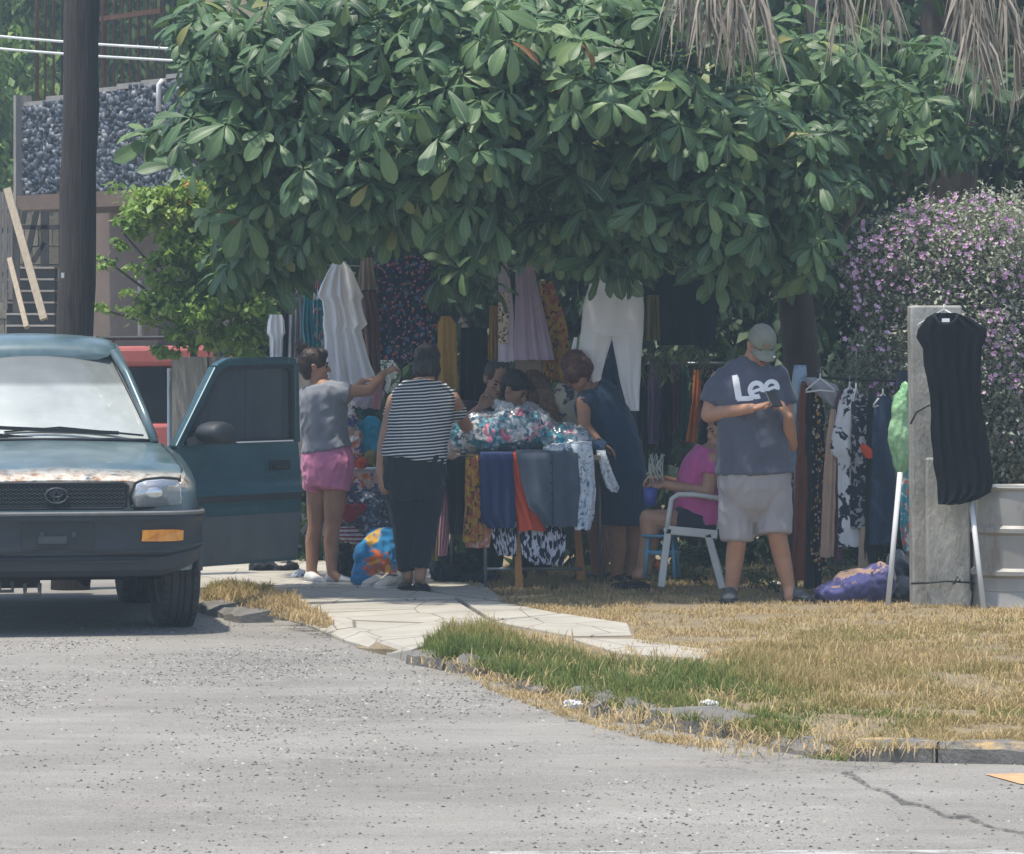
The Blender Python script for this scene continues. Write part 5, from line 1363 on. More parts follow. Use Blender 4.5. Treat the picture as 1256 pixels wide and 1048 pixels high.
# ---------------------------------------------------------------- rack at the right, its garments seen edge-on
rack = empty('clothes_rack', P(1045, 735, 25.6)); tag(rack, 'low clothes rack between the man and the concrete post', 'clothes rack')
MB().tube([P(972, 462, 25.75), P(1116, 468, 25.45)], .009, 8).build('top_bar', M_black, rack)
for a_ in ((976, 25.75), (1112, 25.45)): MB().tube([P(a_[0], 735, a_[1]), P(a_[0], 464, a_[1])], .012, 8).build('upright', M_steel, rack)
gl_ = 'garments on the rack beside the concrete post'
for k, (nm, lb, rw, m_, fo) in enumerate((
    ('jeans', 'faded light blue denim at the left end of the rack', [(448, 974, 989), (470, 971, 990), (520, 970, 986), (572, 968, 977)], C_ljean, .01),
    ('dress', 'long rust brown dress next to the man', [(468, 983, 990), (500, 979, 995), (600, 975, 995), (712, 971, 994)], C_rust, .02),
    ('dress', 'long black dress right of the rust brown one', [(468, 991, 1000), (500, 988, 1003), (722, 986, 1008)], C_black, .02),
    ('dress', 'black dress with orange and cream flowers on the rack', [(482, 1000, 1007), (500, 997, 1011), (700, 994, 1014)], C_blkfl, .02),
    ('blouse', 'sheer grey white blouse over the top of the flowered black dress', [(463, 986, 1000), (472, 990, 1026), (482, 1000, 1031), (498, 1018, 1030)], C_grey, .008),
    ('dress', 'dark plum dress squeezed between the peach dress and the printed blouse', [(480, 1026, 1034), (500, 1024, 1036), (690, 1022, 1034)], C_plum, .014),
    ('dress', 'peach dress right of the flowered black one', [(502, 1019, 1025), (540, 1013, 1027), (600, 1009, 1025), (684, 1006, 1023)], C_peach, .016),
    ('shirt', 'white blouse with navy print and wide sleeve', [(477, 1036, 1048), (490, 1030, 1050), (520, 1023, 1049), (550, 1018, 1047), (558, 1020, 1046), (562, 1027, 1047), (620, 1028, 1049), (671, 1028, 1056)], C_wprint, .012),
    ('dress', 'navy dress with white print right of the printed blouse', [(484, 1048, 1062), (496, 1044, 1069), (560, 1044, 1070), (648, 1042, 1066)], C_nprint, .014),
    ('scarf', 'small orange cloth hung on the navy printed dress', [(545, 1055, 1062), (552, 1056, 1070), (562, 1062, 1070)], C_red, .004),
    ('trousers', 'pale beige trousers hanging lowest under the navy dress', [(646, 1056, 1066), (670, 1053, 1070), (697, 1052, 1076)], C_tan, .012),
    ('dress', 'black dress between the navy printed dress and the dark jeans', [(476, 1066, 1074), (500, 1063, 1078), (690, 1060, 1078)], C_black, .014),
    ('jeans', 'dark denim jeans on the rack left of the green bag', [(486, 1074, 1092), (510, 1070, 1097), (668, 1066, 1100)], C_djean, .016),
    ('shirt', 'dark navy shirt high beside the concrete post', [(454, 1102, 1116), (465, 1098, 1119), (500, 1096, 1119)], C_dknavy, .01),
    ('scarf', 'white teal and black scarf hanging by the concrete post', [(545, 1113, 1119), (590, 1106, 1120), (640, 1103, 1118), (676, 1108, 1119)], C_tealp, .01))):
    garment(nm, lb, nm, rw, 25.72 - .028 * k - (.12 if 'orange cloth' in lb else 0), m_, gl_, fo, 1.6, .09, 16)
def hanger(label, px, py, Y, w, rz, m=M_plwhite, group='white plastic hangers', hook=1.0):
    o = empty('clothes_hanger', P(px, py, Y), rz); tag(o, label, 'hanger', group)
    MB().tube([(0, 0, .05), (0, 0, .02), (-w * .5, 0, -.045 * w / .2), (-w * .52, 0, -.06 * w / .2), (0, 0, -.05 * w / .2), (w * .52, 0, -.06 * w / .2), (w * .5, 0, -.045 * w / .2), (0, 0, .02)], .006, 6).build('frame', m, o, True)
    MB().tube([(0, 0, .02), (0, 0, .07 * hook)] + [(.018 - .018 * math.cos(q), 0, .07 * hook + .02 * math.sin(q)) for q in [k * .5 for k in range(1, 7)]], .0028, 6).build('hook', M_steel if m is M_plwhite else m, o, True)
    return o
hanger('white plastic hanger tilted over the rust brown dress', 1006, 468, 25.3, .22, R(35))
hanger('white plastic hanger of the printed white blouse', 1042, 478, 25.55, .22, R(60))
hanger('white hanger poking up over the navy printed dress', 1050, 480, 25.45, .2, R(75), hook=3.4)
hanger('white hanger of the dark denim jeans', 1083, 487, 25.4, .2, R(50))
hanger('white hanger holding the black dress on the post', 1158, 384, 24.36, .30, 0, group='white plastic hangers', hook=.6)
b = MB(); 
for c_, r_2 in ((P(1105, 505, 25.2), (.062, .06, .13)), (P(1103, 535, 25.2), (.074, .065, .15)), (P(1106, 560, 25.2), (.055, .05, .12)), (P(1111, 485, 25.2), (.035, .035, .09))): b.ell(c_, r_2)
t = T('green_plastic_bag'); t.p(col=t.ramp(t.noise(8, 4), [(.3, (.26, .55, .26)), (.7, (.45, .72, .40))]), rough=.3, spec=.5, trans=.15); t.bump(t.noise(25, 4), .6, .02)
tag(b.blob('plastic_bag', .010, t.m, None, 9, .5, (.012, (14, 14, 5))), 'translucent light green plastic bag hanging beside the concrete post', 'plastic bag')

# concrete post, black dress, poles, drum
post = empty('concrete_post', P(1150, 745, 24.6)); tag(post, 'upright grey concrete post behind the black dress', 'concrete post')
def slab_px(x0, x1, y0, y1, Ya, d, x0b=None, x1b=None):
    a = [P(x0, y0, Ya), P(x1, y0, Ya), P(x1b or x1, y1, Ya), P(x0b or x0, y1, Ya)]
    c_ = [v + Vector((0, d, 0)) for v in a]
    return a + c_, [(0, 3, 2, 1)[::-1], (4, 5, 6, 7)[::-1], (0, 1, 5, 4)[::-1], (1, 2, 6, 5)[::-1], (2, 3, 7, 6)[::-1], (3, 0, 4, 7)[::-1]]
M_postc = mat('post_concrete', (.33, .32, .285), .93, .42, 5, .8, 30, stretch=(1.5, 1.5, .6))
MB().add(*slab_px(1117, 1180, 375, 748, 24.62, .22, 1120, 1188)).build('shaft', M_postc, post, smooth=False, bevel=.012)
MB().add(*slab_px(1136, 1189, 562, 749, 24.52, .095, 1137, 1191)).build('footing_block', M_postc, post, smooth=False, bevel=.012)
tag(MB().tube([P(1118, 716, 24.58), P(1140, 715, 24.49), P(1160, 713, 24.48), P(1192, 715, 24.48), P(1196, 716, 24.6)], .007, 6).tube([P(1172, 713, 24.47), P(1174, 707, 24.45), P(1178, 712, 24.46), P(1168, 717, 24.46)], .005, 6).build('wire_tie', M_black), 'black wire tied round the foot of the concrete post', 'wire')
tag(MB().tube([P(1117, 520, 24.56), P(1124, 506, 24.53), P(1138, 498, 24.52), P(1146, 496, 24.55)], .006, 6).build('black_cable', M_black), 'short black cable on the post beside the dress waist', 'cable')
dr_ = garment('dress', 'plain black sleeveless dress hanging on the concrete post', 'dress', [(384, 1147, 1173), (390, 1136, 1190), (404, 1126, 1211), (414, 1124, 1210), (428, 1132, 1204), (448, 1133, 1203), (486, 1141, 1203), (540, 1142, 1212), (590, 1148, 1219), (604, 1150, 1215), (613, 1151, 1199), (619, 1151, 1178)], 24.3, C_jet, None, .016, 5.3, .05, 44)
dl_ = lambda pts, d: [P(x, y, 24.3 - d) - dr_.location for x, y in pts]
MB().tube(dl_([(1146, 386), (1150, 395), (1160, 399), (1170, 395), (1175, 386)], .045), .007, 6).build('neckline', C_black, dr_, True)
MB().box(P(1160, 393, 24.22) - dr_.location, (.045, .004, .022)).build('neck_label', C_white, dr_, True, smooth=False)
gl_ = 'white poles leaning by the concrete post'
for a_, c_, lb in (((1104, 580), (1089, 742), 'slanting white pole left of the concrete post'), ((1190, 606), (1207, 750), 'slanting white pole right of the concrete post')):
    tag(MB().tube([P(*a_, 24.35), P(*c_, 24.15)], .016, 10).build('white_pole', M_plwhite), lb, 'pole', gl_)
t = T('drum_paint'); v_ = t.map((1, 1, .4))
t.p(col=t.mix(t.ramp(t.noise(7, 5, .7, v_), [(.55, 0), (.72, .8)]), t.ramp(t.noise(3, 4), [(.3, (.27, .26, .235)), (.7, (.37, .36, .33))]), (.20, .13, .085)), rough=.5, metal=.25)
dc = P(1250, 752, 24.6); drum = empty('metal_drum', dc); tag(drum, 'pale grey ribbed steel drum at the right edge', 'drum')
hh = P(0, 588, 24.6).z - 0.0
pr = [(.28, 0), (.297, .012), (.297, .03), (.288, .04)]
for zc in (.33 * hh, .665 * hh): pr += [(.287, zc - .03), (.310, zc - .012), (.310, zc + .012), (.287, zc + .03)]
pr += [(.286, hh - .05), (.284, hh - .02), (.297, hh - .012), (.300, hh), (.292, hh + .004), (.284, hh - .004), (.280, hh - .03), (.27, .02)]
MB().lathe((0, 0, 0), pr, 56).build('shell', t.m, drum, True, angle=50)
MB().lathe((0, 0, 0), [(.001, hh - .05), (.281, hh - .05)], 40).build('lid', t.m, drum, True)
MB().lathe((0, 0, 0), [(.288, .185 * hh + 0), (.2905, .185 * hh + .006), (.288, .185 * hh + .012)], 56).build('seam', t.m, drum, True)

# patterned bag on the ground
b = MB()
for c_, r_2 in ((P(1055, 720, 24.9), (.18, .14, .11)), (P(1025, 728, 24.9), (.13, .12, .07)), (P(1078, 714, 24.9), (.10, .12, .13)), (P(1088, 700, 24.9), (.04, .05, .05))): b.ell(c_, r_2)
tag(b.blob('cloth_bag', .014, C_blbag, None, 5, .5, (.022, (7, 7, 7))), 'purple blue patterned cloth bag slumped in front of the rack', 'bag')
b = MB()
for c_, r_2 in ((P(1102, 705, 25.05), (.08, .08, .16)), (P(1110, 725, 25.0), (.07, .09, .08))): b.ell(c_, r_2)
tag(b.blob('clothes_heap', .016, C_dknavy, None, 5, .5, (.025, (8, 8, 8))), 'dark navy clothes heaped at the foot of the rack', 'clothes heap')

# ================================================================ MAIN TABLE with draped clothes
TZ = P(0, 558, 26.3).z
table = empty('trestle_table', (P(640, 0, 26.6).x, 26.65, 0)); tag(table, 'trestle table draped with clothes in the middle of the stall', 'table')
MB().box((P(640, 0, 26.6).x, 26.65, TZ - .02), (1.02, .66, .03)).build('tabletop', M_wood_lt, table, smooth=False)
M_orw = mat('orange_wood', (.44, .20, .055), .7, .2, 8, .2, 40, stretch=(4, 4, .5))
def leg_strip(x0, y0, x1, y1, Y, w0, w1, m):
    a, c_ = P(x0, y0, Y), P(x1, y1, Y)
    vs = []
    for p, w in ((a, w0), (c_, w1)):
        for sx, sy in ((-1, -1), (1, -1), (1, 1), (-1, 1)): vs.append(p + Vector((sx * w / 2, sy * .016, 0)))
    MB().add(vs, [(3, 2, 1, 0), (4, 5, 6, 7), (0, 1, 5, 4), (1, 2, 6, 5), (2, 3, 7, 6), (3, 0, 4, 7)]).build('leg', m, table, smooth=False)
leg_strip(630, 560, 637, 724, 26.32, .022, .05, M_orw); leg_strip(702, 560, 713, 712, 26.75, .03, .055, M_orw)
MB().tube([P(594, 560, 26.3), P(596, 724, 26.3)], .011, 8).build('leg', M_steel, table)
MB().tube([P(735, 560, 26.9), P(738, 715, 26.9)], .011, 8).build('leg', M_steel, table)
MB().tube([P(556, 560, 26.9), P(553, 715, 26.9)], .011, 8).build('leg', M_steel, table)
MB().tube([P(596, 698, 26.3), P(716, 698, 26.75)], .010, 8).build('stretcher', M_steel, table)
gl_ = 'clothes draped over the front of the table'
ov = lambda rw: [(rw[0][0] - 3.5, rw[0][1], rw[0][2], .22), (rw[0][0] - 3.0, rw[0][1], rw[0][2], .05)] + rw
for nm, lb, rw, dy, m_, fo, nf in (
    ('scarf', 'dusty pink crinkled scarf at the left end of the table', [(566, 541, 556), (600, 540, 556), (640, 539, 553), (682, 537, 548)], -.01, C_pink, .012, 4),
    ('trousers', 'black trousers draped beside the pink scarf', [(562, 541, 571), (600, 548, 570), (656, 552, 568)], -.05, C_black, .014, 2),
    ('dress', 'mustard floral dress draped between black trousers and navy shirt', [(561, 571, 586), (590, 570, 590), (640, 570, 592), (664, 567, 594)], -.09, C_musfl, .012, 3),
    ('dress', 'peach print dress below the mustard floral one', [(585, 586, 592), (636, 567, 600), (655, 566, 603), (672, 572, 600)], -.05, C_peachpr, .012, 3),
    ('shirt', 'navy shirt draped near the middle of the table', [(558, 588, 629), (600, 589, 631), (638, 590, 633), (648, 599, 630)], -.13, C_navy, .014, 3),
    ('dress', 'bright red orange dress between navy and slate shirts', [(558, 621, 634), (600, 627, 645), (632, 633, 662), (651, 636, 670)], -.10, C_red, .010, 2.2),
    ('skirt', 'black and white zebra print skirt below the navy shirt', [(600, 599, 612), (640, 601, 634), (670, 606, 634), (682, 612, 633)], -.06, C_zebra, .012, 4),
    ('dress', 'zebra print cloth hanging lowest below the slate shirt', [(600, 640, 690), (650, 637, 695), (680, 640, 693), (693, 654, 691)], -.05, C_zebra, .014, 5),
    ('shirt', 'slate grey buttoned shirt draped largest on the table front', [(556, 633, 709), (590, 639, 711), (622, 648, 710), (634, 660, 709), (646, 668, 708)], -.15, C_slate, .012, 2.5),
    ('blouse', 'white and blue speckled blouse sleeve right of the slate shirt', [(546, 700, 726), (562, 706, 728), (600, 712, 731), (630, 706, 729), (650, 705, 724)], -.14, C_speck, .010, 2),
    ('blouse', 'white patterned sleeve drooping from the table corner by the navy dress', [(556, 732, 743), (580, 737, 752), (598, 744, 759), (604, 750, 757)], .02, C_speck, .008, 1.5)):
    o = garment(nm, lb, nm, ov(rw) if nm != 'skirt' else rw, 26.34 + dy, m_, gl_, fo, nf, .03, 24)
    if lb.startswith('slate'):
        for k in range(6):
            MB().ell(P(676 + k * .2, 568 + k * 12.5, 26.34 + dy - .038) - o.location, (.006, .004, .006), None, 8, 6).build('button', C_black, o, True)
        MB().tube([P(677, 558, 26.34 + dy - .03) - o.location, P(678, 600, 26.34 + dy - .034) - o.location, P(678, 645, 26.34 + dy - .03) - o.location], .003, 5).build('placket', C_dknavy, o, True)
# big clear bag of clothes
def heap(name, label, cat, ells, m, voxel=.014, wr=(.03, (8, 8, 8)), group=None, parent=None, smooth=4):
    b = MB()
    for e in ells: b.ell(Vector(e[0]), e[1])
    o = b.blob(name, voxel * .8, m, parent, smooth, .5, (wr[0] * 1.7, tuple(q * 1.15 for q in wr[1])))
    if parent is None: tag(o, label, cat, group)
    return o
YB = 26.55
bag_e = [(P(590, 534, YB), (.20, .22, .125)), (P(636, 527, YB), (.22, .24, .135)), (P(690, 541, YB), (.18, .22, .085)), (P(565, 540, YB), (.085, .17, .095))]
bag = empty('clear_plastic_bag', P(638, 558, YB)); tag(bag, 'big clear plastic bag stuffed with pink white and blue clothes', 'plastic bag')
heap('clothes', '', '', bag_e, C_bagmix, .013, (.022, (11, 11, 11)), parent=bag)
t = T('clear_film')
gl = t.n('BsdfGlossy', {0: (1, 1, 1, 1), 1: .14}).outputs[0]; tp = t.n('BsdfTransparent', {0: (.97, .98, .99, 1)}).outputs[0]; df = t.n('BsdfDiffuse', {0: (.78, .80, .82, 1)}).outputs[0]
bn = t.n('Bump', {'Height': t.noise(8, 3, .5, dist=2.0), 'Strength': .8, 'Distance': .05}).outputs[0]
for q in t.nt.nodes:
    if q.type == 'BSDF_GLOSSY': t.nt.links.new(bn, q.inputs['Normal'])
m1 = t.n('MixShader', {0: t.ramp(t.noise(5, 4, .55, dist=2.5), [(.5, .04), (.66, .5)]), 1: tp, 2: df}).outputs[0]
t.nt.links.new(t.n('MixShader', {0: .16, 1: m1, 2: gl}).outputs[0], t.out.inputs[0])
heap('film', '', '', [(c_, tuple(q + .018 for q in r_2)) for c_, r_2 in bag_e] + [(P(556, 522, YB), (.03, .06, .05))], t.m, .013, (.022, (9, 9, 9)), parent=bag)
gl_ = 'small heaps of cloth on the table top'
heap('folded_cloth', 'crumpled white lace cloth on the table before the clear bag', 'cloth', [(P(683, 553, 26.3), (.09, .08, .035)), (P(700, 550, 26.3), (.06, .08, .035))], C_speck, .011, (.014, (18, 18, 18)), gl_)
heap('folded_cloth', 'peach cloth lying on the left table corner', 'cloth', [(P(551, 560, 26.35), (.075, .1, .022)), (P(545, 563, 26.35), (.04, .08, .016))], C_peach, .010, (.010, (14, 14, 14)), gl_)
heap('folded_cloth', 'blue cloth on the table edge by the navy dress', 'cloth', [(P(733, 548, 26.6), (.06, .1, .045))], C_jean, .010, (.012, (12, 12, 12)), gl_)
heap('clothes_heap', 'dark clothes in a heap under the left end of the table', 'clothes heap', [(P(560, 700, 27.0), (.16, .14, .10)), (P(585, 712, 26.9), (.12, .1, .05)), (P(545, 690, 27.0), (.09, .1, .14))], C_dknavy, .016, (.03, (7, 7, 7)))
garment('trousers', 'olive garment hanging between the striped woman and the table', 'trousers', [(590, 533, 541), (640, 526, 540), (688, 524, 538)], 26.7, C_olive, None, .012, 2, .05)

# ================================================================ SECOND TABLE behind the girl, piled with clothes
T2 = empty('side_table', P(447, 712, 27.3)); tag(T2, 'small grey table piled with clothes behind the girl', 'table')
zt = P(0, 576, 27.1).z
MB().box((P(448, 0, 27.3).x, 27.35, zt - .015), (.42, .5, .03)).build('tabletop', M_plgrey, T2, smooth=False)
for x_, y_ in ((428, 27.15), (470, 27.15), (428, 27.55), (470, 27.55)):
    MB().tube([P(x_, 576, y_), P(x_, 418 + 8000 / y_, y_)], .012, 6).build('leg', M_black, T2)
gl_ = 'clothes piled on the small grey table'
heap('clothes_heap', 'turquoise cloth rolled into a round bundle', 'clothes bundle', [(P(453, 534, 27.15), (.085, .09, .115)), (P(458, 548, 27.15), (.07, .08, .07))], C_turq, .011, (.020, (9, 9, 5)), gl_)
heap('clothes_heap', 'orange and white tropical print hanging beside the turquoise bundle', 'clothes bundle', [(P(430, 520, 27.1), (.045, .07, .10)), (P(437, 545, 27.08), (.04, .06, .10)), (P(433, 565, 27.1), (.05, .07, .05))], C_mixed, .011, (.014, (12, 12, 9)), gl_)
heap('clothes_heap', 'dark green cloth over the turquoise bundle', 'clothes bundle', [(P(447, 505, 27.3), (.09, .08, .05))], C_dgreen, .011, (.012, (12, 12, 12)), gl_)
heap('clothes_heap', 'pale pink crumpled cloth topmost on the small table', 'clothes bundle', [(P(448, 492, 27.25), (.10, .08, .045)), (P(462, 482, 27.2), (.04, .05, .06))], C_plav, .011, (.016, (13, 13, 13)), gl_)
heap('clothes_heap', 'red orange cloth at the table edge under the turquoise bundle', 'clothes bundle', [(P(443, 568, 27.05), (.045, .05, .035))], C_red, .010, (.010, (14, 14, 14)), gl_)
heap('clothes_heap', 'olive cloth at the table edge beside the red one', 'clothes bundle', [(P(456, 562, 27.05), (.045, .05, .05))], C_olive, .010, (.010, (14, 14, 14)), gl_)
garment('scarf', 'pink and white scarf hanging above the small table', 'scarf', [(464, 464, 472), (480, 458, 470), (502, 455, 466)], 26.9, C_pink, None, .006, 2, .02, 12)
garment('shirt', 'leaf print shirt held up by the girl', 'shirt', [(442, 466, 482), (455, 468, 492), (468, 474, 490), (482, 470, 482)], 26.85, C_leafy, None, .012, 2, .03, 14)
garment('blouse', 'small tropical print cloth hanging from the small table edge', 'cloth', [(580, 424, 472), (600, 426, 470)], 27.0, C_mixed, None, .010, 4, .02, 18)
gl_ = 'clothes heaped on the pavement between girl and striped woman'
heap('clothes_heap', 'grey blue floral clothes heaped highest on the pavement', 'clothes heap', [(P(447, 625, 27.0), (.15, .14, .13)), (P(462, 648, 26.95), (.10, .13, .10)), (P(432, 612, 27.0), (.08, .1, .07))], C_greyfl, .013, (.028, (9, 9, 9)), gl_)
heap('clothes_heap', 'crimson cloth stuck out of the floral heap', 'clothes heap', [(P(427, 630, 26.85), (.06, .06, .055)), (P(440, 624, 26.83), (.05, .05, .03))], C_dkred, .011, (.014, (12, 12, 12)), gl_)
heap('clothes_heap', 'white shirt with red stripes below the crimson cloth', 'clothes heap', [(P(427, 655, 26.85), (.07, .07, .045)), (P(438, 662, 26.8), (.05, .06, .03))], C_stripew, .010, (.012, (12, 12, 12)), gl_)
heap('clothes_heap', 'black clothes heaped under the striped shirt', 'clothes heap', [(P(424, 695, 26.9), (.08, .12, .10)), (P(418, 678, 27.0), (.07, .1, .07))], C_black, .014, (.02, (9, 9, 9)), gl_)
heap('towel_bundle', 'blue beach towel with orange swirl bundled on the pavement', 'towel', [(P(462, 688, 26.55), (.145, .11, .18)), (P(470, 664, 26.6), (.11, .09, .09)), (P(450, 706, 26.5), (.11, .1, .08))], C_towel, .013, (.014, (6, 6, 6)), gl_)
# black bundle lying on the pavement beneath the door
heap('clothes_heap', 'flat black bundle lying on the pavement beneath the car door', 'bundle', [(P(322, 697, 28.2), (.09, .09, .05)), (P(342, 699, 28.2), (.10, .08, .035)), (P(358, 697, 28.2), (.05, .06, .045)), (P(311, 701, 28.2), (.04, .06, .02))], C_black, .013, (.02, (10, 10, 10)))
heap('folded_cloth', 'small blue and white cloth beside the black bundle', 'cloth', [(P(364, 707, 27.4), (.035, .05, .02)), (P(369, 703, 27.5), (.03, .05, .025))], C_speck, .009, (.008, (14, 14, 14)))
# ================================================================ plastic chair (facing left), basin
Yc = 26.1
chair = empty('plastic_chair', P(850, 725, Yc)); tag(chair, 'pale plastic armchair behind the man', 'chair')
def cpx(pts, Y, r, n=8): return MB().tube([P(x, y, Y + d) for x, y, d in pts], r, n)
for d0 in (-.23, .25):
    o_ = d0
    cpx([(886, 612, o_), (850, 607, o_), (832, 607, o_), (824, 612, o_), (820, 635, o_), (818, 652, o_)], Yc, .017).build('armrest', M_plgrey, chair)
    MB().bar(P(820, 648, Yc + o_), P(811, 720 if o_ < 0 else 712, Yc + o_), .045, .03, (0, 1, 0)).build('leg', M_plgrey, chair, smooth=False, bevel=.006)
    MB().bar(P(868, 655, Yc + o_), P(886, 722 if o_ < 0 else 714, Yc + o_), .045, .03, (0, 1, 0)).build('leg', M_plgrey, chair, smooth=False, bevel=.006)
    MB().bar(P(816, 650, Yc + o_), P(880, 656, Yc + o_), .03, .055, (0, 0, 1)).build('seat_rail', M_plgrey, chair, smooth=False, bevel=.006)
MB().loft([[P(x, y, Yc + q) for q in (-.24, -.1, .1, .26)] + [P(x, y + 4, Yc + q) for q in (.26, .1, -.1, -.24)] for x, y in ((814, 648), (825, 646), (850, 650), (880, 653))]).build('seat', M_plgrey, chair, smooth=False)
for k in range(5):
    q = -.2 + k * .1
    MB().bar(P(880, 650, Yc + q), P(897, 560, Yc + q), .05, .015, (1, 0, 0)).build('back_slat', M_plgrey, chair, smooth=False)
MB().tube([P(883, 650, Yc - .24), P(898, 575, Yc - .24), P(899, 556, Yc - .18), P(900, 553, Yc), P(899, 556, Yc + .2), P(898, 575, Yc + .26), P(883, 650, Yc + .26)], .018, 8).build('back_frame', M_plgrey, chair)
M_bluepl = mat('pale_blue_plastic', (.10, .25, .36), .4, .1)
bs = P(812, 708, 26.0); st_ = empty('plastic_stool', bs); tag(st_, 'low pale blue plastic stool by the seated woman', 'stool')
zt_ = P(0, 674, 26.0).z
MB().lathe((0, 0, 0), [(.001, zt_ - .012), (.125, zt_ - .012), (.135, zt_ - .004), (.13, zt_ + .006), (.10, zt_ + .006), (.001, zt_ + .002)], 28).build('stool_seat', M_bluepl, st_, True)
MB().lathe((0, 0, 0), [(.115, zt_ * .55), (.125, zt_ * .62), (.115, zt_ * .66), (.108, zt_ * .60), (.115, zt_ * .55)], 28).build('stool_ring', M_bluepl, st_, True)
for k in range(4):
    q = .6 + k * math.pi / 2
    MB().tube([(math.cos(q) * .105, math.sin(q) * .105, zt_ - .01), (math.cos(q) * .135, math.sin(q) * .135, 0)], .013, 6).build('leg', M_bluepl, st_, True)
heap('folded_cloth', 'orange cloth under the pale blue stool', 'cloth', [(P(812, 693, 26.05), (.05, .05, .03))], C_orange, .01, (.01, (12, 12, 12)))

# weeds with leafy stems by the chair and under the table, dry fern hung on the rail
M_weed = leaf_mat('weed_leaf', [(0, (.05, .085, .035)), (1, (.16, .20, .075))], rough=.6)
def weed(label, px, py, h, n, seed, m=M_weed, group='leafy weeds beside the chair'):
    Y = F * CH / (py - HY); base = G(px, py); r_ = random.Random(seed); pts = []; b = MB()
    for k in range(n):
        q = base + Vector((r_.uniform(-.09, .09), r_.uniform(-.06, .06), 0)); tip = q + Vector((r_.uniform(-.12, .12), r_.uniform(-.08, .08), h * r_.uniform(.55, 1)))
        b.tube([q, q.lerp(tip, .5) + Vector((r_.uniform(-.02, .02), 0, .01)), tip], [.004, .003, .0012], 5)
        for j in range(11): pts.append(q.lerp(tip, .25 + .75 * j / 10) + Vector((r_.uniform(-.015, .015), r_.uniform(-.015, .015), 0)))
    o = empty('weed', base); tag(o, label, 'weed', group)
    b.build('stem', m, o)
    V, Q, tt = leaf_cloud(np.array([tuple(p) for p in pts]), .052, .022, (-.9, .5), None, seed)
    tag(link('leaves', np_mesh('leaves', V, Q, tone=tt), m, o), kind='stuff')
for k, (x, y, h, n_, lb) in enumerate(((778, 706, .17, 7, 'leafy weed left of the blue stool'), (795, 707, .13, 6, 'leafy weed touching the blue stool'), (848, 712, .26, 9, 'tallest weed under the plastic chair'), (832, 716, .15, 7, 'weed at the front leg of the chair'), (915, 722, .22, 8, 'weed between the legs of the man'), (940, 728, .14, 6, 'small weed beside the right shin of the man'), (862, 722, .14, 6, 'weed at the rear chair leg'), (1020, 714, .2, 8, 'weed under the peach dress'), (762, 703, .12, 5, 'low weed behind the navy dress'))):
    weed(lb, x, y, h, n_, 70 + k)
M_dryfern = leaf_mat('dry_fern', [(0, (.10, .11, .05)), (1, (.30, .27, .15))], rough=.7)
pts = []; b = MB(); r_ = random.Random(12)
for k in range(26):
    a_ = P(r_.uniform(785, 865), r_.uniform(424, 440), 27.3 + r_.uniform(-.1, .1)); e = a_ + Vector((r_.uniform(-.12, .12), r_.uniform(-.05, .05), -r_.uniform(.08, .22)))
    b.tube([a_, a_.lerp(e, .5) + Vector((0, -.02, .02)), e], [.004, .003, .001], 4)
    for j in range(12): pts.append(a_.lerp(e, j / 11) + Vector((r_.uniform(-.02, .02), r_.uniform(-.02, .02), 0)))
fern = empty('dry_branch', P(825, 430, 27.3)); tag(fern, 'dry yellowish twigs and leaves above the rail of dark garments', 'branch')
b.build('twigs', M_dryfern, fern)
V, Q, tt = leaf_cloud(np.array([tuple(p) for p in pts]), .06, .016, (.4, 2.2), None, 77)
tag(link('leaves', np_mesh('leaves', V, Q, tone=tt), M_dryfern, fern), kind='stuff')
# bits of white litter
for k, (x, y, lb) in enumerate(((868, 868, 'crumpled white paper on the dry verge by the kerb'), (950, 719, 'white plastic scrap behind the man'), (700, 868, 'pale scrap of paper in the gutter straw'))):
    c_ = G(x, y); heap('litter', lb, 'litter', [(c_ + Vector((0, 0, .015)), (.035, .02, .014)), (c_ + Vector((.03, 0, .012)), (.02, .015, .01))], M_plwhite, .006, (.008, (40, 40, 40)), 'scraps of litter')
# ================================================================ PEOPLE
def skin_mat(name, c):
    t = T(name)
    col = t.ramp(t.noise(9, 4), [(.3, k3(c, .86)), (.7, k3(c, 1.12))])
    t.p(col=col, rough=.5, spec=.35)
    return t.m
SK1 = skin_mat('skin_tan', (.40, .215, .135)); SK2 = skin_mat('skin_brown', (.34, .175, .105)); SK3 = skin_mat('skin_light', (.46, .26, .175))
def hair_mat(name, c):
    t = T(name); n_ = t.noise(14, 4, .6, t.map((6, 6, .8)))
    t.p(col=t.ramp(n_, [(.3, k3(c, .6)), (.7, k3(c, 1.5))]), rough=.45, spec=.4); t.bump(n_, .6, .01); return t.m
H_dark = hair_mat('dark_hair', (.018, .013, .012)); H_brown = hair_mat('brown_hair', (.036, .018, .012)); H_red = hair_mat('red_brown_hair', (.075, .026, .018)); H_long = hair_mat('light_brown_hair', (.17, .095, .05)); H_grey = hair_mat('grey_brown_hair', (.07, .055, .045))
M_eye = mat('eye_dark', (.015, .01, .01), .25); M_lip = mat('lip', (.30, .10, .08), .5); M_brow = mat('brow', (.03, .02, .015), .8)

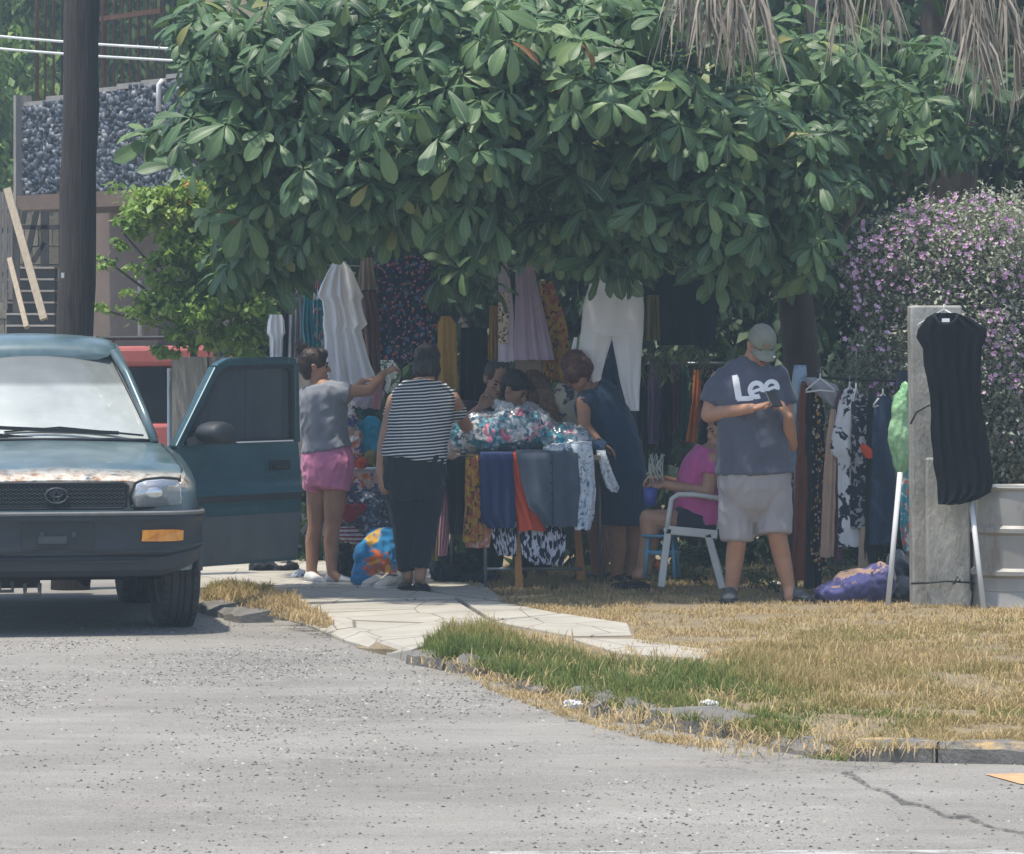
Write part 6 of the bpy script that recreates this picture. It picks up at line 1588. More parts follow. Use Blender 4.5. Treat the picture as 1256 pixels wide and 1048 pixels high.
def limb(b, pts, rs, n=12, ends=True):
    for i in range(len(pts) - 1): b.tube([pts[i], pts[i + 1]], [rs[i], rs[i + 1]], n)
    for i, p in enumerate(pts):
        if ends or 0 < i < len(pts) - 1: b.ell(p, (rs[i],) * 3, None, 12, 8)
def torso(b, secs, w, grow=0.0, n=22):
    """secs: (centre, half width, half depth) from hips up to shoulders; w: direction of the width"""
    w = Vector(w); rings = []
    for i, (c, hw, hd) in enumerate(secs):
        t_ = (secs[min(i + 1, len(secs) - 1)][0] - secs[max(i - 1, 0)][0]).normalized()
        ww = (w - t_ * w.dot(t_)).normalized(); dd = t_.cross(ww)
        rings.append([c + ww * (hw + grow) * math.copysign(abs(math.cos(q)) ** .85, math.cos(q)) + dd * (hd + grow) * math.copysign(abs(math.sin(q)) ** .85, math.sin(q)) for q in [2 * math.pi * k / n for k in range(n)]])
    b.loft(rings)
    return rings
def hand(b, wrist, d, nrm, curl=.6, s=1.0, side=1):
    """palm, four unequal bent fingers, thumb from the side of the palm"""
    d = Vector(d).normalized(); nrm = Vector(nrm); nrm = (nrm - d * nrm.dot(d)).normalized(); w = d.cross(nrm) * side
    for k, (o, L) in enumerate(((-.030, .070), (-.010, .080), (.011, .075), (.031, .058))):
        kn = wrist + (d * .088 + w * o * 1.05) * s
        limb(b, [wrist + w * o * .5 * s + d * .01 * s, kn], [.0135 * s, .0115 * s], 8)
        p = kn; a = curl * .45; r0 = .0098 * s
        for j, f in enumerate((.44, .32, .24)):
            dirn = (d * math.cos(a) + nrm * math.sin(a) + w * o * 1.6).normalized()
            q = p + dirn * L * f * s
            limb(b, [p, q], [r0, r0 * .9], 8); p = q; a += curl * .95; r0 *= .9
    p = wrist + (d * .028 - w * .026) * s
    q = p + (d * .035 - w * .026 + nrm * .016) * s; e = q + (d * .034 - w * .004 + nrm * .014) * s
    limb(b, [p, q, e], [.0135 * s, .0115 * s, .0095 * s], 8)
def headrot(yaw, pitch, roll=0):
    return (Matrix.Rotation(R(yaw), 3, 'Z') @ Matrix.Rotation(R(roll), 3, 'Y') @ Matrix.Rotation(R(pitch), 3, 'X'))
def head(b, c, M, s=1.0):
    at = lambda x, y, z: c + M @ Vector((x, y, z)) * s
    e = lambda p, r: b.ell(at(*p), tuple(q * s for q in r), M, 16, 10)
    e((0, .018, .045), (.073, .092, .078)); e((0, -.018, -.025), (.061, .072, .088)); e((0, -.035, -.075), (.045, .050, .042)); e((0, -.070, -.098), (.022, .022, .020))
    e((-.036, -.060, -.022), (.024, .024, .022)); e((.036, -.060, -.022), (.024, .024, .022))
    limb(b, [at(0, -.084, .008), at(0, -.106, -.026)], [.009 * s, .014 * s], 8); e((.012, -.092, -.032), (.010, .012, .008)); e((-.012, -.092, -.032), (.010, .012, .008))
    limb(b, [at(-.042, -.072, .020), at(0, -.082, .020), at(.042, -.072, .020)], [.010 * s, .010 * s, .010 * s], 8)
    e((0, -.083, -.058), (.024, .012, .007)); e((0, -.082, -.070), (.020, .012, .008))
    for sx in (-1, 1):
        e((sx * .074, .012, -.012), (.009, .021, .031)); e((sx * .076, .018, .002), (.012, .018, .014))
    return at
def face_parts(root, at, M, s=1.0):
    for sx in (-1, 1):
        MB().ell(at(sx * .031, -.080, .0), (.013 * s, .006 * s, .006 * s), M, 10, 6).build('eye', M_eye, root)
        MB().tube([at(sx * .014, -.087, .021), at(sx * .032, -.085, .028), at(sx * .048, -.074, .023)], [.003, .005, .002], 6).build('eyebrow', M_brow, root)
    MB().ell(at(0, -.092, -.064), (.022 * s, .006 * s, .009 * s), M, 10, 6).build('lips', M_lip, root)
def person(label, base):
    o = empty('person', base); tag(o, label, 'person'); return o
def cloth_blob(b, name, m, root, wr=(.010, (7, 7, 4)), voxel=.0095, smooth=5):
    return b.blob(name, voxel, m, root, smooth, .5, wr)
def shoe(root, name, heel, toe, m, sole, w=.042, h=.075, low=False):
    """heel and toe points on the ground"""
    h_, t_ = Vector(heel), Vector(toe); h_.z = t_.z = .0
    d = (t_ - h_); L = d.length; d.normalize(); rot = Matrix(((-d.y, d.x, 0), (d.x, d.y, 0), (0, 0, 1))).transposed()
    rot = Matrix((Vector((d.y, -d.x, 0)), d, Vector((0, 0, 1)))).transposed()
    at = lambda x, y, z: h_ + rot @ Vector((x, y, z))
    rings = []
    for f, ww, hh in ((.0, .55, .6), (.06, .8, .95), (.22, .9, 1.0), (.42, .9, .82), (.6, 1.0, .62), (.8, 1.0, .48), (.93, .75, .38), (1.0, .35, .28)):
        if low: hh = min(hh, .62)
        rings.append([at(w * ww * math.cos(q) * (1 if math.sin(q) < .3 else .82), L * f, .018 + max(0, h * hh * (math.sin(q) * .5 + .5))) for q in [2 * math.pi * k / 14 for k in range(14)]])
    sh = MB().loft(rings).build(name, m, root)
    so = []
    for f, ww in ((-.02, .5), (.05, .95), (.25, .95), (.45, .92), (.65, 1.12), (.85, 1.08), (.96, .8), (1.02, .4)):
        so.append([at(-w * ww, L * f, 0), at(w * ww, L * f, 0), at(w * ww, L * f, .024), at(-w * ww, L * f, .024)])
    MB().loft(so).build('sole', sole, sh, bevel=.004, smooth=False)
    return sh

# ---------------------------------------------------------------- the man in cap, logo T-shirt and shorts
Ym = 24.95
q = lambda x, y, d=0.0: P(x, y, Ym + d)
man = person('man in grey cap and dark tee with white lettering looking down at his phone', Vector((q(932, 0).x, Ym, 0)))
b = MB()
sec = [(q(925, 612), .175, .125), (q(925, 585), .205, .15), (q(924, 545, -.01), .205, .155), (q(921, 505, -.01), .200, .145), (q(919, 476, .01), .198, .125), (q(919, 457, .02), .170, .095), (q(920, 444, .03), .105, .075), (q(921, 437, .03), .065, .06)]
torso(b, [(c, w - .02, d - .02) for c, w, d in sec], (1, .12, 0))
limb(b, [q(922, 446, .02), q(930, 428, -.03)], [.066, .060])
Mh = headrot(16, 38); hc = q(934, 424, -.05)
at = head(b, hc, Mh, 1.02)
aR = [q(882, 466, .0), q(869, 509, -.03), q(922, 501, -.25)]
limb(b, aR, [.058, .049, .031]); hand(b, aR[2], (.92, -.12, .18), (0, -.35, .9), .75, 1.0, -1)
aL = [q(958, 464, .02), q(969, 546, .03), q(967, 512, -.21)]
limb(b, aL, [.056, .047, .031]); hand(b, aL[2], (-.35, -.35, .55), (-.7, .4, -.2), .95, .98, 1)
for hp, kn, an in ((q(906, 606), q(904, 664, -.02), q(897, 724, .02)), (q(945, 606), q(954, 660, -.03), q(968, 722, .01))):
    cal = kn.lerp(an, .35) + Vector((0, .02, 0))
    limb(b, [hp, kn, cal, an], [.088, .060, .058, .040]); limb(b, [an, an + Vector((0, -.05, -.05))], [.040, .035])
b.blob('body', .0062, SK1, man, 4)
face_parts(man, at, Mh)
MB().tube([at(-.025, -.092, -.048), at(0, -.098, -.044), at(.025, -.092, -.048)], [.004, .006, .004], 6).build('moustache', M_brow, man)
# T-shirt
b = MB(); torso(b, [(c, w, d) for c, w, d in [(q(925, 580), .228, .165)] + sec[2:7]], (1, .12, 0), .014)
b.tube([q(919, 450, .02), q(922, 439, .02)], [.088, .078], 14)
limb(b, [q(885, 463, .0), q(871, 495, -.015)], [.066, .078], ends=False); b.ell(q(886, 464), (.066, .072, .066))
limb(b, [q(955, 462, .02), q(966, 496, .03)], [.066, .072], ends=False); b.ell(q(955, 462, .01), (.066, .072, .066))
t = T('faded_navy_tee'); t.p(col=t.ramp(t.noise(4, 5), [(.3, (.058, .066, .098)), (.7, (.080, .088, .122))]), rough=.9, sheen=.2); t.bump(t.noise(22, 4, .6, t.map((1, 1, .5))), .45, .012)
tee = cloth_blob(b, 't_shirt', t.m, man, (.012, (6, 6, 4)))
# white lettering: strokes laid on the front of the shirt
bm_ = BVHTree.FromPolygons([v.co[:] for v in tee.data.vertices], [p.vertices[:] for p in tee.data.polygons])
def letter(strokes):
    b = MB()
    for pts, w in strokes:
        fine = []
        for a, c in zip(pts, pts[1:]):
            n_ = max(1, int(math.dist(a, c) / 1.5))
            fine += [(a[0] + (c[0] - a[0]) * k / n_, a[1] + (c[1] - a[1]) * k / n_) for k in range(n_)]
        fine.append(pts[-1]); vs = []
        for i, (x, y) in enumerate(fine):
            x0, y0 = fine[max(0, i - 1)]; x1, y1 = fine[min(len(fine) - 1, i + 1)]
            L = math.hypot(x1 - x0, y1 - y0); nx, ny = -(y1 - y0) / L, (x1 - x0) / L
            for k in (-1, -.33, .33, 1):
                o = P(x + nx * w / 2 * k, y + ny * w / 2 * k, Ym - 1.0); dr = (o - Vector((0, 0, CH))).normalized()
                hit = bm_.ray_cast(o, dr)[0]
                vs.append((hit if hit else o + dr * .85) - dr * (.005 if abs(k) < 1 else .0035))
        b.add(vs, [(i * 4 + k, i * 4 + k + 1, i * 4 + k + 5, i * 4 + k + 4) for i in range(len(fine) - 1) for k in range(3)])
    return b
arc = lambda cx, cy, rx, ry, a0, a1: [(cx + rx * math.cos(R(a0 + (a1 - a0) * k / 20)), cy + ry * math.sin(R(a0 + (a1 - a0) * k / 20))) for k in range(21)]
M_print = mat('white_print', (.78, .78, .78), .8, .05)
for st in ([([(898, 463.5), (905, 462.5)], 5.5), ([(902, 463), (906.5, 490)], 8.0), ([(904, 489.5), (918, 489), (924, 488)], 6.0)],
           [(arc(928, 478.5, 8.0, 8.5, 20, -300), 6.0), ([(921.5, 481.5), (934, 477)], 4.0)],
           [(arc(946.5, 475.5, 7.2, 7.6, 20, -290), 5.4), ([(940, 478.5), (953, 474)], 3.8)]):
    letter(st).build('letter', M_print, tee)
# shorts
b = MB(); torso(b, [(q(925, 640), .06, .06), (q(925, 622), .150, .12), (q(925, 598), .212, .150), (q(925, 574), .215, .155)], (1, .12, 0), .012)
limb(b, [q(905, 600), q(904, 640), q(904, 664, -.01)], [.118, .110, .102], ends=False); limb(b, [q(947, 600), q(949, 635), q(950, 656, -.02)], [.122, .117, .114], ends=False)
M_short = cloth('grey_short_cloth', (.30, .285, .29), var=.08)
sh_ = cloth_blob(b, 'shorts', M_short, man, (.011, (7, 7, 4)))
# cap: crown, peak, button
M_cap = mat('grey_green_cap', (.20, .205, .165), .9, .12, 20, .3, 120)
cat = lambda x, y, z: hc + Mh @ Vector((x, y, z)) * 1.02
b = MB(); 
rings = []
for k in range(9):
    th = k / 8 * math.pi / 2 * .97
    rings.append([cat(.086 * math.cos(th) ** .8 * math.cos(a), .012 + .103 * math.cos(th) ** .8 * math.sin(a), .028 + .098 * math.sin(th)) for a in [2 * math.pi * i / 24 for i in range(24)]])
cap = b.loft(rings).build('cap', M_cap, man)
pk = []
for f in (0, .25, .5, .75, 1):
    pk.append([cat(.074 * u, -.082 - f * .082 * math.sqrt(max(0, 1 - u * u)) + .05 * (1 - math.sqrt(max(0, 1 - u * u))), .036 - .016 * f - .026 * u * u - .012 * f * f) for u in [k / 6 - 1 for k in range(13)]])
top = [p for r_ in pk for p in r_]; n_ = 13
low_ = [p - Mh @ Vector((0, 0, .006)) for p in top]
fs = [(i * n_ + k, i * n_ + k + 1, (i + 1) * n_ + k + 1, (i + 1) * n_ + k) for i in range(4) for k in range(12)]
MB().add(top + low_, fs + [tuple(v + len(top) for v in f[::-1]) for f in fs] + [(4 * n_ + k, 4 * n_ + k + 1, len(top) + 4 * n_ + k + 1, len(top) + 4 * n_ + k) for k in range(12)]).build('peak', M_cap, cap)
MB().ell(cat(.0, .012, .127), (.008, .008, .005)).build('button', M_cap, cap)
MB().ell(cat(.038, -.137, .020), (.010, .006, .007), Mh, 10, 6).build('badge', M_print, cap)
MB().box(cat(-.012, -.094, .075), (.045, .006, .026), Mh).build('front_patch', mat('patch_brown', (.24, .19, .13), .9), cap, smooth=False)
b = MB(); b.ell(cat(0, .045, .01), (.078, .072, .062), Mh); b.blob('hair', .009, H_dark, man, 2, .5, (.004, (60, 60, 60)))
ph = MB().box(q(949, 489.5, -.335), (.075, .145, .010), Matrix.Rotation(R(18), 3, 'Z') @ Matrix.Rotation(R(38), 3, 'X')).build('mobile_phone', mat('phone_black', (.012, .012, .014), .25), None, smooth=False, bevel=.004)
tag(ph, 'black mobile phone in the hands of the man in the cap', 'phone')
M_clogd = mat('dark_grey_foam', (.065, .075, .078), .7, .2, 12)
M_sole_d = mat('dark_sole', (.03, .032, .035), .8)
shoe(man, 'clog', q(897, 0, .06), q(893, 0, -.20), M_clogd, M_sole_d, .05, .085); shoe(man, 'clog', q(966, 0, .06), q(994, 0, -.14), M_clogd, M_sole_d, .05, .085)

# ---------------------------------------------------------------- the girl with the bun
Yg = 26.65
q = lambda x, y, d=0.0: P(x, y, Yg + d)
girl = person('girl with hair bun in grey tee and pink shorts reaching for a garment', Vector((q(398, 0).x, Yg, 0)))
b = MB(); W_ = (.72, -.70, 0)
sec = [(q(402, 590), .155, .12), (q(402, 568), .175, .135), (q(399, 540), .145, .118), (q(396, 505), .155, .125), (q(394, 483), .165, .115), (q(392, 472), .13, .08), (q(390, 466), .07, .06)]
torso(b, [(c, w - .012, d - .012) for c, w, d in sec], W_)
limb(b, [q(390, 470), q(385, 455)], [.050, .047])
Mh = headrot(100, 4); hc = q(386, 449)
at = head(b, hc, Mh, .95)
limb(b, [q(412, 481, -.12), q(453, 479, -.10), q(470, 459, .02)], [.045, .038, .026]); hand(b, q(470, 459, .02), (.75, .35, .45), (0, .3, -1), .9, .88, -1)
limb(b, [q(395, 480, .12), q(424, 490, .22), q(445, 468, .20)], [.044, .036, .025]); hand(b, q(445, 468, .20), (.95, 0, .25), (.2, -.2, -1), .8, .88, 1)
for hp, kn, an in ((q(391, 592, .05), q(387, 646, .06), q(382, 702, .08)), (q(412, 592, -.05), q(408, 648, -.05), q(407, 702, -.03))):
    cal = kn.lerp(an, .32) + Vector((-.008, .018, 0))
    limb(b, [hp, hp.lerp(kn, .5), kn, cal, an], [.082, .072, .050, .053, .034]); limb(b, [an, an + Vector((.04, -.01, -.04))], [.034, .03])
b.blob('body', .006, SK1, girl, 4)
face_parts(girl, at, Mh, .95)
b = MB(); b.ell(at(0, .030, .045), (.080, .088, .080), Mh); b.ell(at(0, .06, .0), (.070, .060, .075), Mh); b.ell(at(0, .045, -.05), (.05, .04, .05), Mh); b.ell(q(370, 428), (.050, .050, .044)); b.ell(q(367, 424, .01), (.036, .036, .032)); b.ell(at(0, -.03, .082), (.064, .055, .042), Mh); b.ell(at(-.035, .0, .04), (.05, .07, .06), Mh); b.ell(at(.035, .0, .04), (.05, .07, .06), Mh)
b.blob('hair', .008, H_brown, girl, 3, .5, (.006, (50, 50, 20)))
M_gtee = cloth('grey_tee', (.23, .24, .27), var=.1)
b = MB(); torso(b, [(q(401, 552), .170, .140)] + sec[2:6], W_, .014)
limb(b, [q(403, 479, -.10), q(429, 484, -.115)], [.068, .070], ends=False); b.ell(q(404, 480, -.09), (.06, .06, .066))
limb(b, [q(388, 479, .10), q(408, 486, .17)], [.062, .056], ends=False); b.ell(q(388, 480, .09), (.06, .06, .062))
cloth_blob(b, 't_shirt', M_gtee, girl, (.010, (8, 8, 6)))
M_pshort = cloth('pink_short_cloth', (.70, .24, .40), var=.08)
b = MB(); torso(b, [(q(402, 596), .150, .12), (q(402, 570), .178, .142), (q(400, 546), .152, .128)], W_, .010)
limb(b, [q(390, 585, .05), q(386, 603, .06)], [.092, .088], ends=False); limb(b, [q(413, 582, -.05), q(411, 601, -.06)], [.096, .098], ends=False)
cloth_blob(b, 'shorts', M_pshort, girl, (.009, (11, 11, 7)))
M_wsole = mat('off_white_sole', (.62, .61, .58), .7); M_sneak = mat('white_canvas', (.58, .58, .58), .8, .1, 20)
shoe(girl, 'trainer', q(376, 0, .10), q(399, 0, -.08), M_sneak, M_wsole, .040, .075); shoe(girl, 'trainer', q(400, 0, 0), q(438, 0, -.07), M_sneak, M_wsole, .040, .075)

# ---------------------------------------------------------------- the woman in the striped top, from behind
Yw = 25.95
q = lambda x, y, d=0.0: P(x, y, Yw + d)
wom = person('woman seen from behind in black and white striped top and black trousers', Vector((q(508, 0).x, Yw, 0)))
b = MB(); W_ = (1, .1, 0)
sec = [(q(508, 600), .165, .13), (q(508, 572), .188, .155), (q(511, 545, .01), .178, .145), (q(516, 512, .05), .185, .145), (q(520, 488, .10), .190, .125), (q(521, 475, .14), .150, .09), (q(522, 468, .16), .09, .07)]
torso(b, [(c, w - .015, d - .015) for c, w, d in sec], W_)
limb(b, [q(522, 474, .15), q(524, 458, .2)], [.058, .054])
Mh = headrot(172, 28); hc = q(524, 448, .24)
at = head(b, hc, Mh, 1.0)
limb(b, [q(484, 492, .10), q(471, 545, .03), q(466, 581, -.05)], [.052, .043, .029]); hand(b, q(466, 581, -.05), (.12, -.1, -1), (1, .3, 0), .6, .95, 1)
limb(b, [q(555, 490, .12), q(571, 522, .36), q(588, 532, .72)], [.052, .043, .029]); hand(b, q(588, 532, .72), (.6, .6, -.2), (0, 0, -1), .5, .95, 1)
for hp, an in ((q(491, 600), q(500, 706, .04)), (q(525, 600), q(515, 708, -.02))):
    limb(b, [hp, hp.lerp(an, .5), an], [.085, .06, .038]); limb(b, [an, an + Vector((0, .03, -.045))], [.036, .032])
b.blob('body', .0062, SK1, wom, 4)
b = MB(); b.ell(at(0, .028, .045), (.086, .096, .086), Mh); b.ell(at(0, .055, -.01), (.084, .070, .090), Mh); b.ell(at(.05, .01, -.03), (.040, .060, .075), Mh); b.ell(at(-.05, .01, -.03), (.040, .060, .075), Mh); b.ell(at(0, .06, -.07), (.075, .05, .05), Mh)
b.blob('hair', .008, H_dark, wom, 3, .5, (.008, (40, 40, 14)))
t = T('striped_knit'); z = t.sep(t.map((1, 1, 1), (0, R(4), 0)))[2]
f = t.math('FRACT', t.math('ADD', t.math('MULTIPLY', z, 50), t.math('MULTIPLY', t.noise(4, 2), .9)))
t.p(col=t.mix(t.ramp(f, [(0, 0), (.60, 1)], 'CONSTANT'), (.020, .022, .030), (.66, .66, .66)), rough=.9); t.bump(t.noise(18, 4, .6, t.map((1, 1, .5))), .5, .015)
b = MB(); torso(b, [(q(507, 566), .196, .165), (q(510, 545, .01), .184, .152)] + sec[3:6], W_, .015)
limb(b, [q(492, 486, .12), q(480, 514, .09)], [.072, .064], ends=False); b.ell(q(493, 487, .12), (.075, .08, .07)); limb(b, [q(548, 486, .13), q(563, 511, .24)], [.072, .066], ends=False); b.ell(q(547, 487, .13), (.070, .08, .066))
cloth_blob(b, 'striped_top', t.m, wom, (.012, (6, 6, 4)))
M_blkp = cloth('black_trouser_cloth', (.018, .022, .030), var=.25)
b = MB(); torso(b, [(q(508, 612), .150, .13), (q(508, 585), .198, .16), (q(509, 556), .195, .155)], W_, .008)
limb(b, [q(491, 595), q(497, 650, .01), q(500, 700, .04)], [.108, .083, .062], ends=False); limb(b, [q(526, 595), q(521, 650, 0), q(515, 697, -.02)], [.108, .083, .062], ends=False)
cloth_blob(b, 'trousers', M_blkp, wom, (.010, (8, 8, 4)))
M_bshoe = mat('black_shoe', (.012, .013, .016), .5, .2)
shoe(wom, 'shoe', q(500, 0, -.06), q(495, 0, .17), M_bshoe, M_sole_d, .042, .07, True); shoe(wom, 'shoe', q(510, 0, -.10), q(522, 0, .13), M_bshoe, M_sole_d, .042, .07, True)

# ---------------------------------------------------------------- the woman facing the street behind the clear bag
Y3 = 27.35
q = lambda x, y, d=0.0: P(x, y, Y3 + d)
p3 = person('woman in dark plum top looking down behind the clear bag', Vector((q(594, 0).x, Y3, 0)))
b = MB(); sec = [(q(596, 600), .17, .13), (q(595, 560), .165, .125), (q(592, 525), .17, .13), (q(591, 506), .18, .11), (q(593, 495), .14, .08)]
torso(b, [(c, w - .015, d - .015) for c, w, d in sec], (1, 0, 0))
limb(b, [q(596, 500), q(605, 478, -.06)], [.052, .048]); Mh = headrot(22, 26, 6); hc = q(609, 466, -.09); at = head(b, hc, Mh, .98)
limb(b, [q(572, 508), q(561, 524, -.17), q(588, 501, -.27)], [.047, .040, .028]); hand(b, q(588, 501, -.27), (.75, -.1, .6), (.3, -.6, .3), 1.3, .95, 1)
limb(b, [q(612, 508), q(622, 530, -.12), q(634, 520, -.2)], [.047, .040, .028]); hand(b, q(634, 520, -.2), (.6, -.4, -.1), (0, 0, -1), .7, .95, -1)
for x in (582, 606): limb(b, [q(x, 600), q(x, 655), q(x, 702)], [.08, .055, .038])
b.blob('body', .0065, SK3, p3, 4); face_parts(p3, at, Mh, .98)
b = MB(); b.ell(at(0, .032, .052), (.083, .088, .078), Mh); b.ell(at(0, .06, -.01), (.076, .055, .07), Mh); b.ell(at(.055, .0, .05), (.03, .05, .05), Mh); b.ell(at(-.055, .0, .05), (.03, .05, .05), Mh); b.blob('hair', .008, H_grey, p3, 3, .5, (.008, (40, 40, 20)))
C_plumtop = cloth('plum_top', (.055, .028, .050))
b = MB(); torso(b, sec, (1, 0, 0), .014); limb(b, [q(574, 506), q(567, 516, -.08)], [.064, .056], ends=False); limb(b, [q(610, 506), q(617, 519, -.06)], [.064, .056], ends=False); cloth_blob(b, 'top', C_plumtop, p3)
b = MB(); torso(b, [(q(596, 610), .15, .12), (q(596, 590), .18, .14)], (1, 0, 0), .005)
for x in (583, 606): limb(b, [q(x, 600), q(x, 650), q(x, 700)], [.095, .075, .06], ends=False)
cloth_blob(b, 'trousers', M_blkp, p3)
for x in (583, 606): shoe(p3, 'shoe', q(x, 0, .08), q(x, 0, -.16), M_bshoe, M_sole_d, .042, .06, True)
MB().lathe(q(596.5, 494, -.30), [(.010, -.002), (.012, 0), (.010, .002), (.010, -.002)], 12, 'x').build('ring', mat('gold', (.7, .5, .15), .3, metal=1), p3)
heap('folded_cloth', 'white cloth held by the woman in plum behind the bag', 'cloth', [(P(620, 500, 27.05), (.06, .05, .04)), (P(610, 495, 27.08), (.035, .04, .03)), (P(632, 504, 27.05), (.04, .04, .03))], C_white, .01, (.014, (14, 14, 14)))

# ---------------------------------------------------------------- dark-haired one bending over the bag
Y4 = 27.15
q = lambda x, y, d=0.0: P(x, y, Y4 + d)
p4 = person('dark haired person in white top bending face down over the clear bag', Vector((q(640, 0, .3).x, Y4 + .3, 0)))
b = MB(); sec = [(q(652, 600, .32), .15, .12), (q(650, 565, .28), .145, .115), (q(643, 535, .15), .15, .115), (q(638, 515, .04), .155, .10), (q(635, 506, -.02), .12, .07)]
torso(b, [(c, w - .012, d - .012) for c, w, d in sec], (1, .3, 0))
limb(b, [q(635, 508), q(632, 492, -.06)], [.048, .046]); Mh = headrot(62, 34, 0); hc = q(632, 478, -.10); at = head(b, hc, Mh, .97)
limb(b, [q(620, 516), q(612, 540, -.2), q(625, 545, -.38)], [.045, .038, .027]); hand(b, q(625, 545, -.38), (.4, -.6, -.1), (0, 0, -1), .8, .9, 1)
limb(b, [q(655, 516, .05), q(668, 545, -.1), q(660, 545, -.3)], [.045, .038, .027]); hand(b, q(660, 545, -.3), (-.2, -.7, -.1), (0, 0, -1), .8, .9, -1)
for x in (640, 664): limb(b, [q(x, 600, .32), q(x, 655, .34), q(x, 702, .34)], [.078, .055, .038])
b.blob('body', .0065, SK1, p4, 4); face_parts(p4, at, Mh, .97)
b = MB(); b.ell(at(0, .026, .048), (.084, .094, .080), Mh); b.ell(at(0, .06, .0), (.076, .055, .068), Mh); b.ell(at(0, -.045, .075), (.06, .035, .03), Mh); b.blob('hair', .008, H_dark, p4, 3, .5, (.006, (45, 45, 20)))
b = MB(); torso(b, sec, (1, .3, 0), .014); limb(b, [q(622, 514), q(617, 528, -.1)], [.06, .054], ends=False); limb(b, [q(653, 514, .05), q(661, 530, -.02)], [.06, .054], ends=False); cloth_blob(b, 'top', C_white, p4)
b = MB(); torso(b, [(q(652, 615, .32), .14, .12), (q(652, 590, .31), .165, .135)], (1, .3, 0), .005)
for x in (640, 664): limb(b, [q(x, 600, .32), q(x, 650, .34), q(x, 700, .34)], [.092, .074, .06], ends=False)
cloth_blob(b, 'trousers', M_blkp, p4)
for x in (640, 664): shoe(p4, 'shoe', q(x, 0, .42), q(x, 0, .18), M_bshoe, M_sole_d, .04, .06, True)

# ---------------------------------------------------------------- long-haired woman in cream blouse bending to the left
Y5 = 27.25
q = lambda x, y, d=0.0: P(x, y, Y5 + d)
p5 = person('long haired woman in cream flowered blouse and tan shorts bent over the table', Vector((q(735, 0).x, Y5, 0)))
b = MB(); sec = [(q(736, 606), .155, .125), (q(733, 582), .17, .14), (q(724, 550), .15, .122), (q(708, 516), .16, .13), (q(692, 496), .17, .125), (q(676, 487), .14, .095)]
W_ = (-.25, 1, 0)
torso(b, [(c, w - .012, d - .012) for c, w, d in sec], W_)
limb(b, [q(678, 495), q(662, 484, -.02)], [.05, .046]); Mh = headrot(-75, 48); hc = q(655, 477, .10); at = head(b, hc, Mh, .97)
limb(b, [q(672, 500, -.17), q(654, 532, -.2), q(672, 552, -.34)], [.046, .038, .027]); hand(b, q(672, 552, -.34), (.4, -.5, -.2), (0, 0, -1), .8, .9, 1)
limb(b, [q(672, 500, .17), q(655, 530, .2), q(640, 545, .05)], [.046, .038, .027]); hand(b, q(640, 545, .05), (-.5, -.4, -.2), (0, 0, -1), .8, .9, 1)
for d0, x in ((-.08, 731), (.09, 738)):
    kn, an = q(x - 2, 655, d0), q(x + 1, 705, d0 + .03)
    limb(b, [q(x, 606, d0), kn, kn.lerp(an, .35) + Vector((.015, 0, 0)), an], [.082, .053, .055, .036]); limb(b, [an, an + Vector((-.05, 0, -.03))], [.035, .03])
b.blob('body', .0065, SK2, p5, 4); face_parts(p5, at, Mh, .97)
b = MB(); b.ell(at(0, .026, .048), (.084, .094, .082), Mh); b.ell(at(0, .06, .0), (.076, .058, .07), Mh)
for k in range(5):
    x0 = 655 + k * 3
    pts = [q(x0, 466 + k * 1.0, -.03 - .02 * (k % 3)), q(x0 + 6, 480, -.17), q(x0 + 11 + k, 498 + 2 * k, -.22 - .01 * (k % 2)), q(x0 + 15 + k * 1.5, 510 + k * 2, -.22)]
    limb(b, pts, [.022, .022, .017, .006], 8)
b.blob('hair', .008, H_long, p5, 3, .5, (.008, (40, 40, 12)))
C_cream = cloth('cream_flowered', (.60, .55, .42), 'blotch', [(.08, .09, .13)], 16)
b = MB(); torso(b, [(q(729, 566), .165, .14)] + sec[2:], W_, .014); limb(b, [q(675, 500, -.15), q(658, 513, -.18)], [.070, .066], ends=False); limb(b, [q(675, 500, .15), q(662, 515, .18)], [.066, .06], ends=False); cloth_blob(b, 'blouse', C_cream, p5, (.011, (8, 8, 6)))
C_tshort = cloth('tan_short_cloth', (.40, .28, .18))
b = MB(); torso(b, [(q(736, 612), .15, .125), (q(734, 585), .175, .148), (q(731, 568), .165, .135)], W_, .008)
for d0, x in ((-.08, 731), (.09, 738)): limb(b, [q(x, 604, d0), q(x + 1, 640, d0)], [.094, .090], ends=False)
cloth_blob(b, 'shorts', C_tshort, p5)
for d0, x in ((-.08, 738), (.09, 744)): shoe(p5, 'shoe', q(x + 6, 0, d0 + .03), q(x - 36, 0, d0 + .02), M_bshoe, M_sole_d, .04, .05, True)

# ---------------------------------------------------------------- woman in the navy dress
Y6 = 26.95
q = lambda x, y, d=0.0: P(x, y, Y6 + d)
p6 = person('woman with red brown hair in navy dress leaning onto the table', Vector((q(766, 0).x, Y6, 0)))
b = MB(); sec = [(q(766, 612), .135, .115), (q(765, 590), .155, .135), (q(760, 556), .140, .125), (q(748, 518), .155, .130), (q(732, 494, -.02), .172, .115), (q(721, 481, -.04), .14, .085), (q(716, 475, -.05), .08, .06)]
W_ = (.72, .69, 0)
torso(b, [(c, w - .012, d - .012) for c, w, d in sec], W_)
limb(b, [q(719, 481, -.04), q(710, 465, -.08)], [.052, .048]); Mh = headrot(-128, 46); hc = q(706, 455, -.10); at = head(b, hc, Mh, 1.0)
aa = [q(716, 494, -.19), q(716, 522, -.24), q(735, 543, -.33)]; limb(b, aa, [.050, .043, .029]); hand(b, aa[2], (.8, -.2, -.45), (0, -.2, -1), .5, .95, -1)
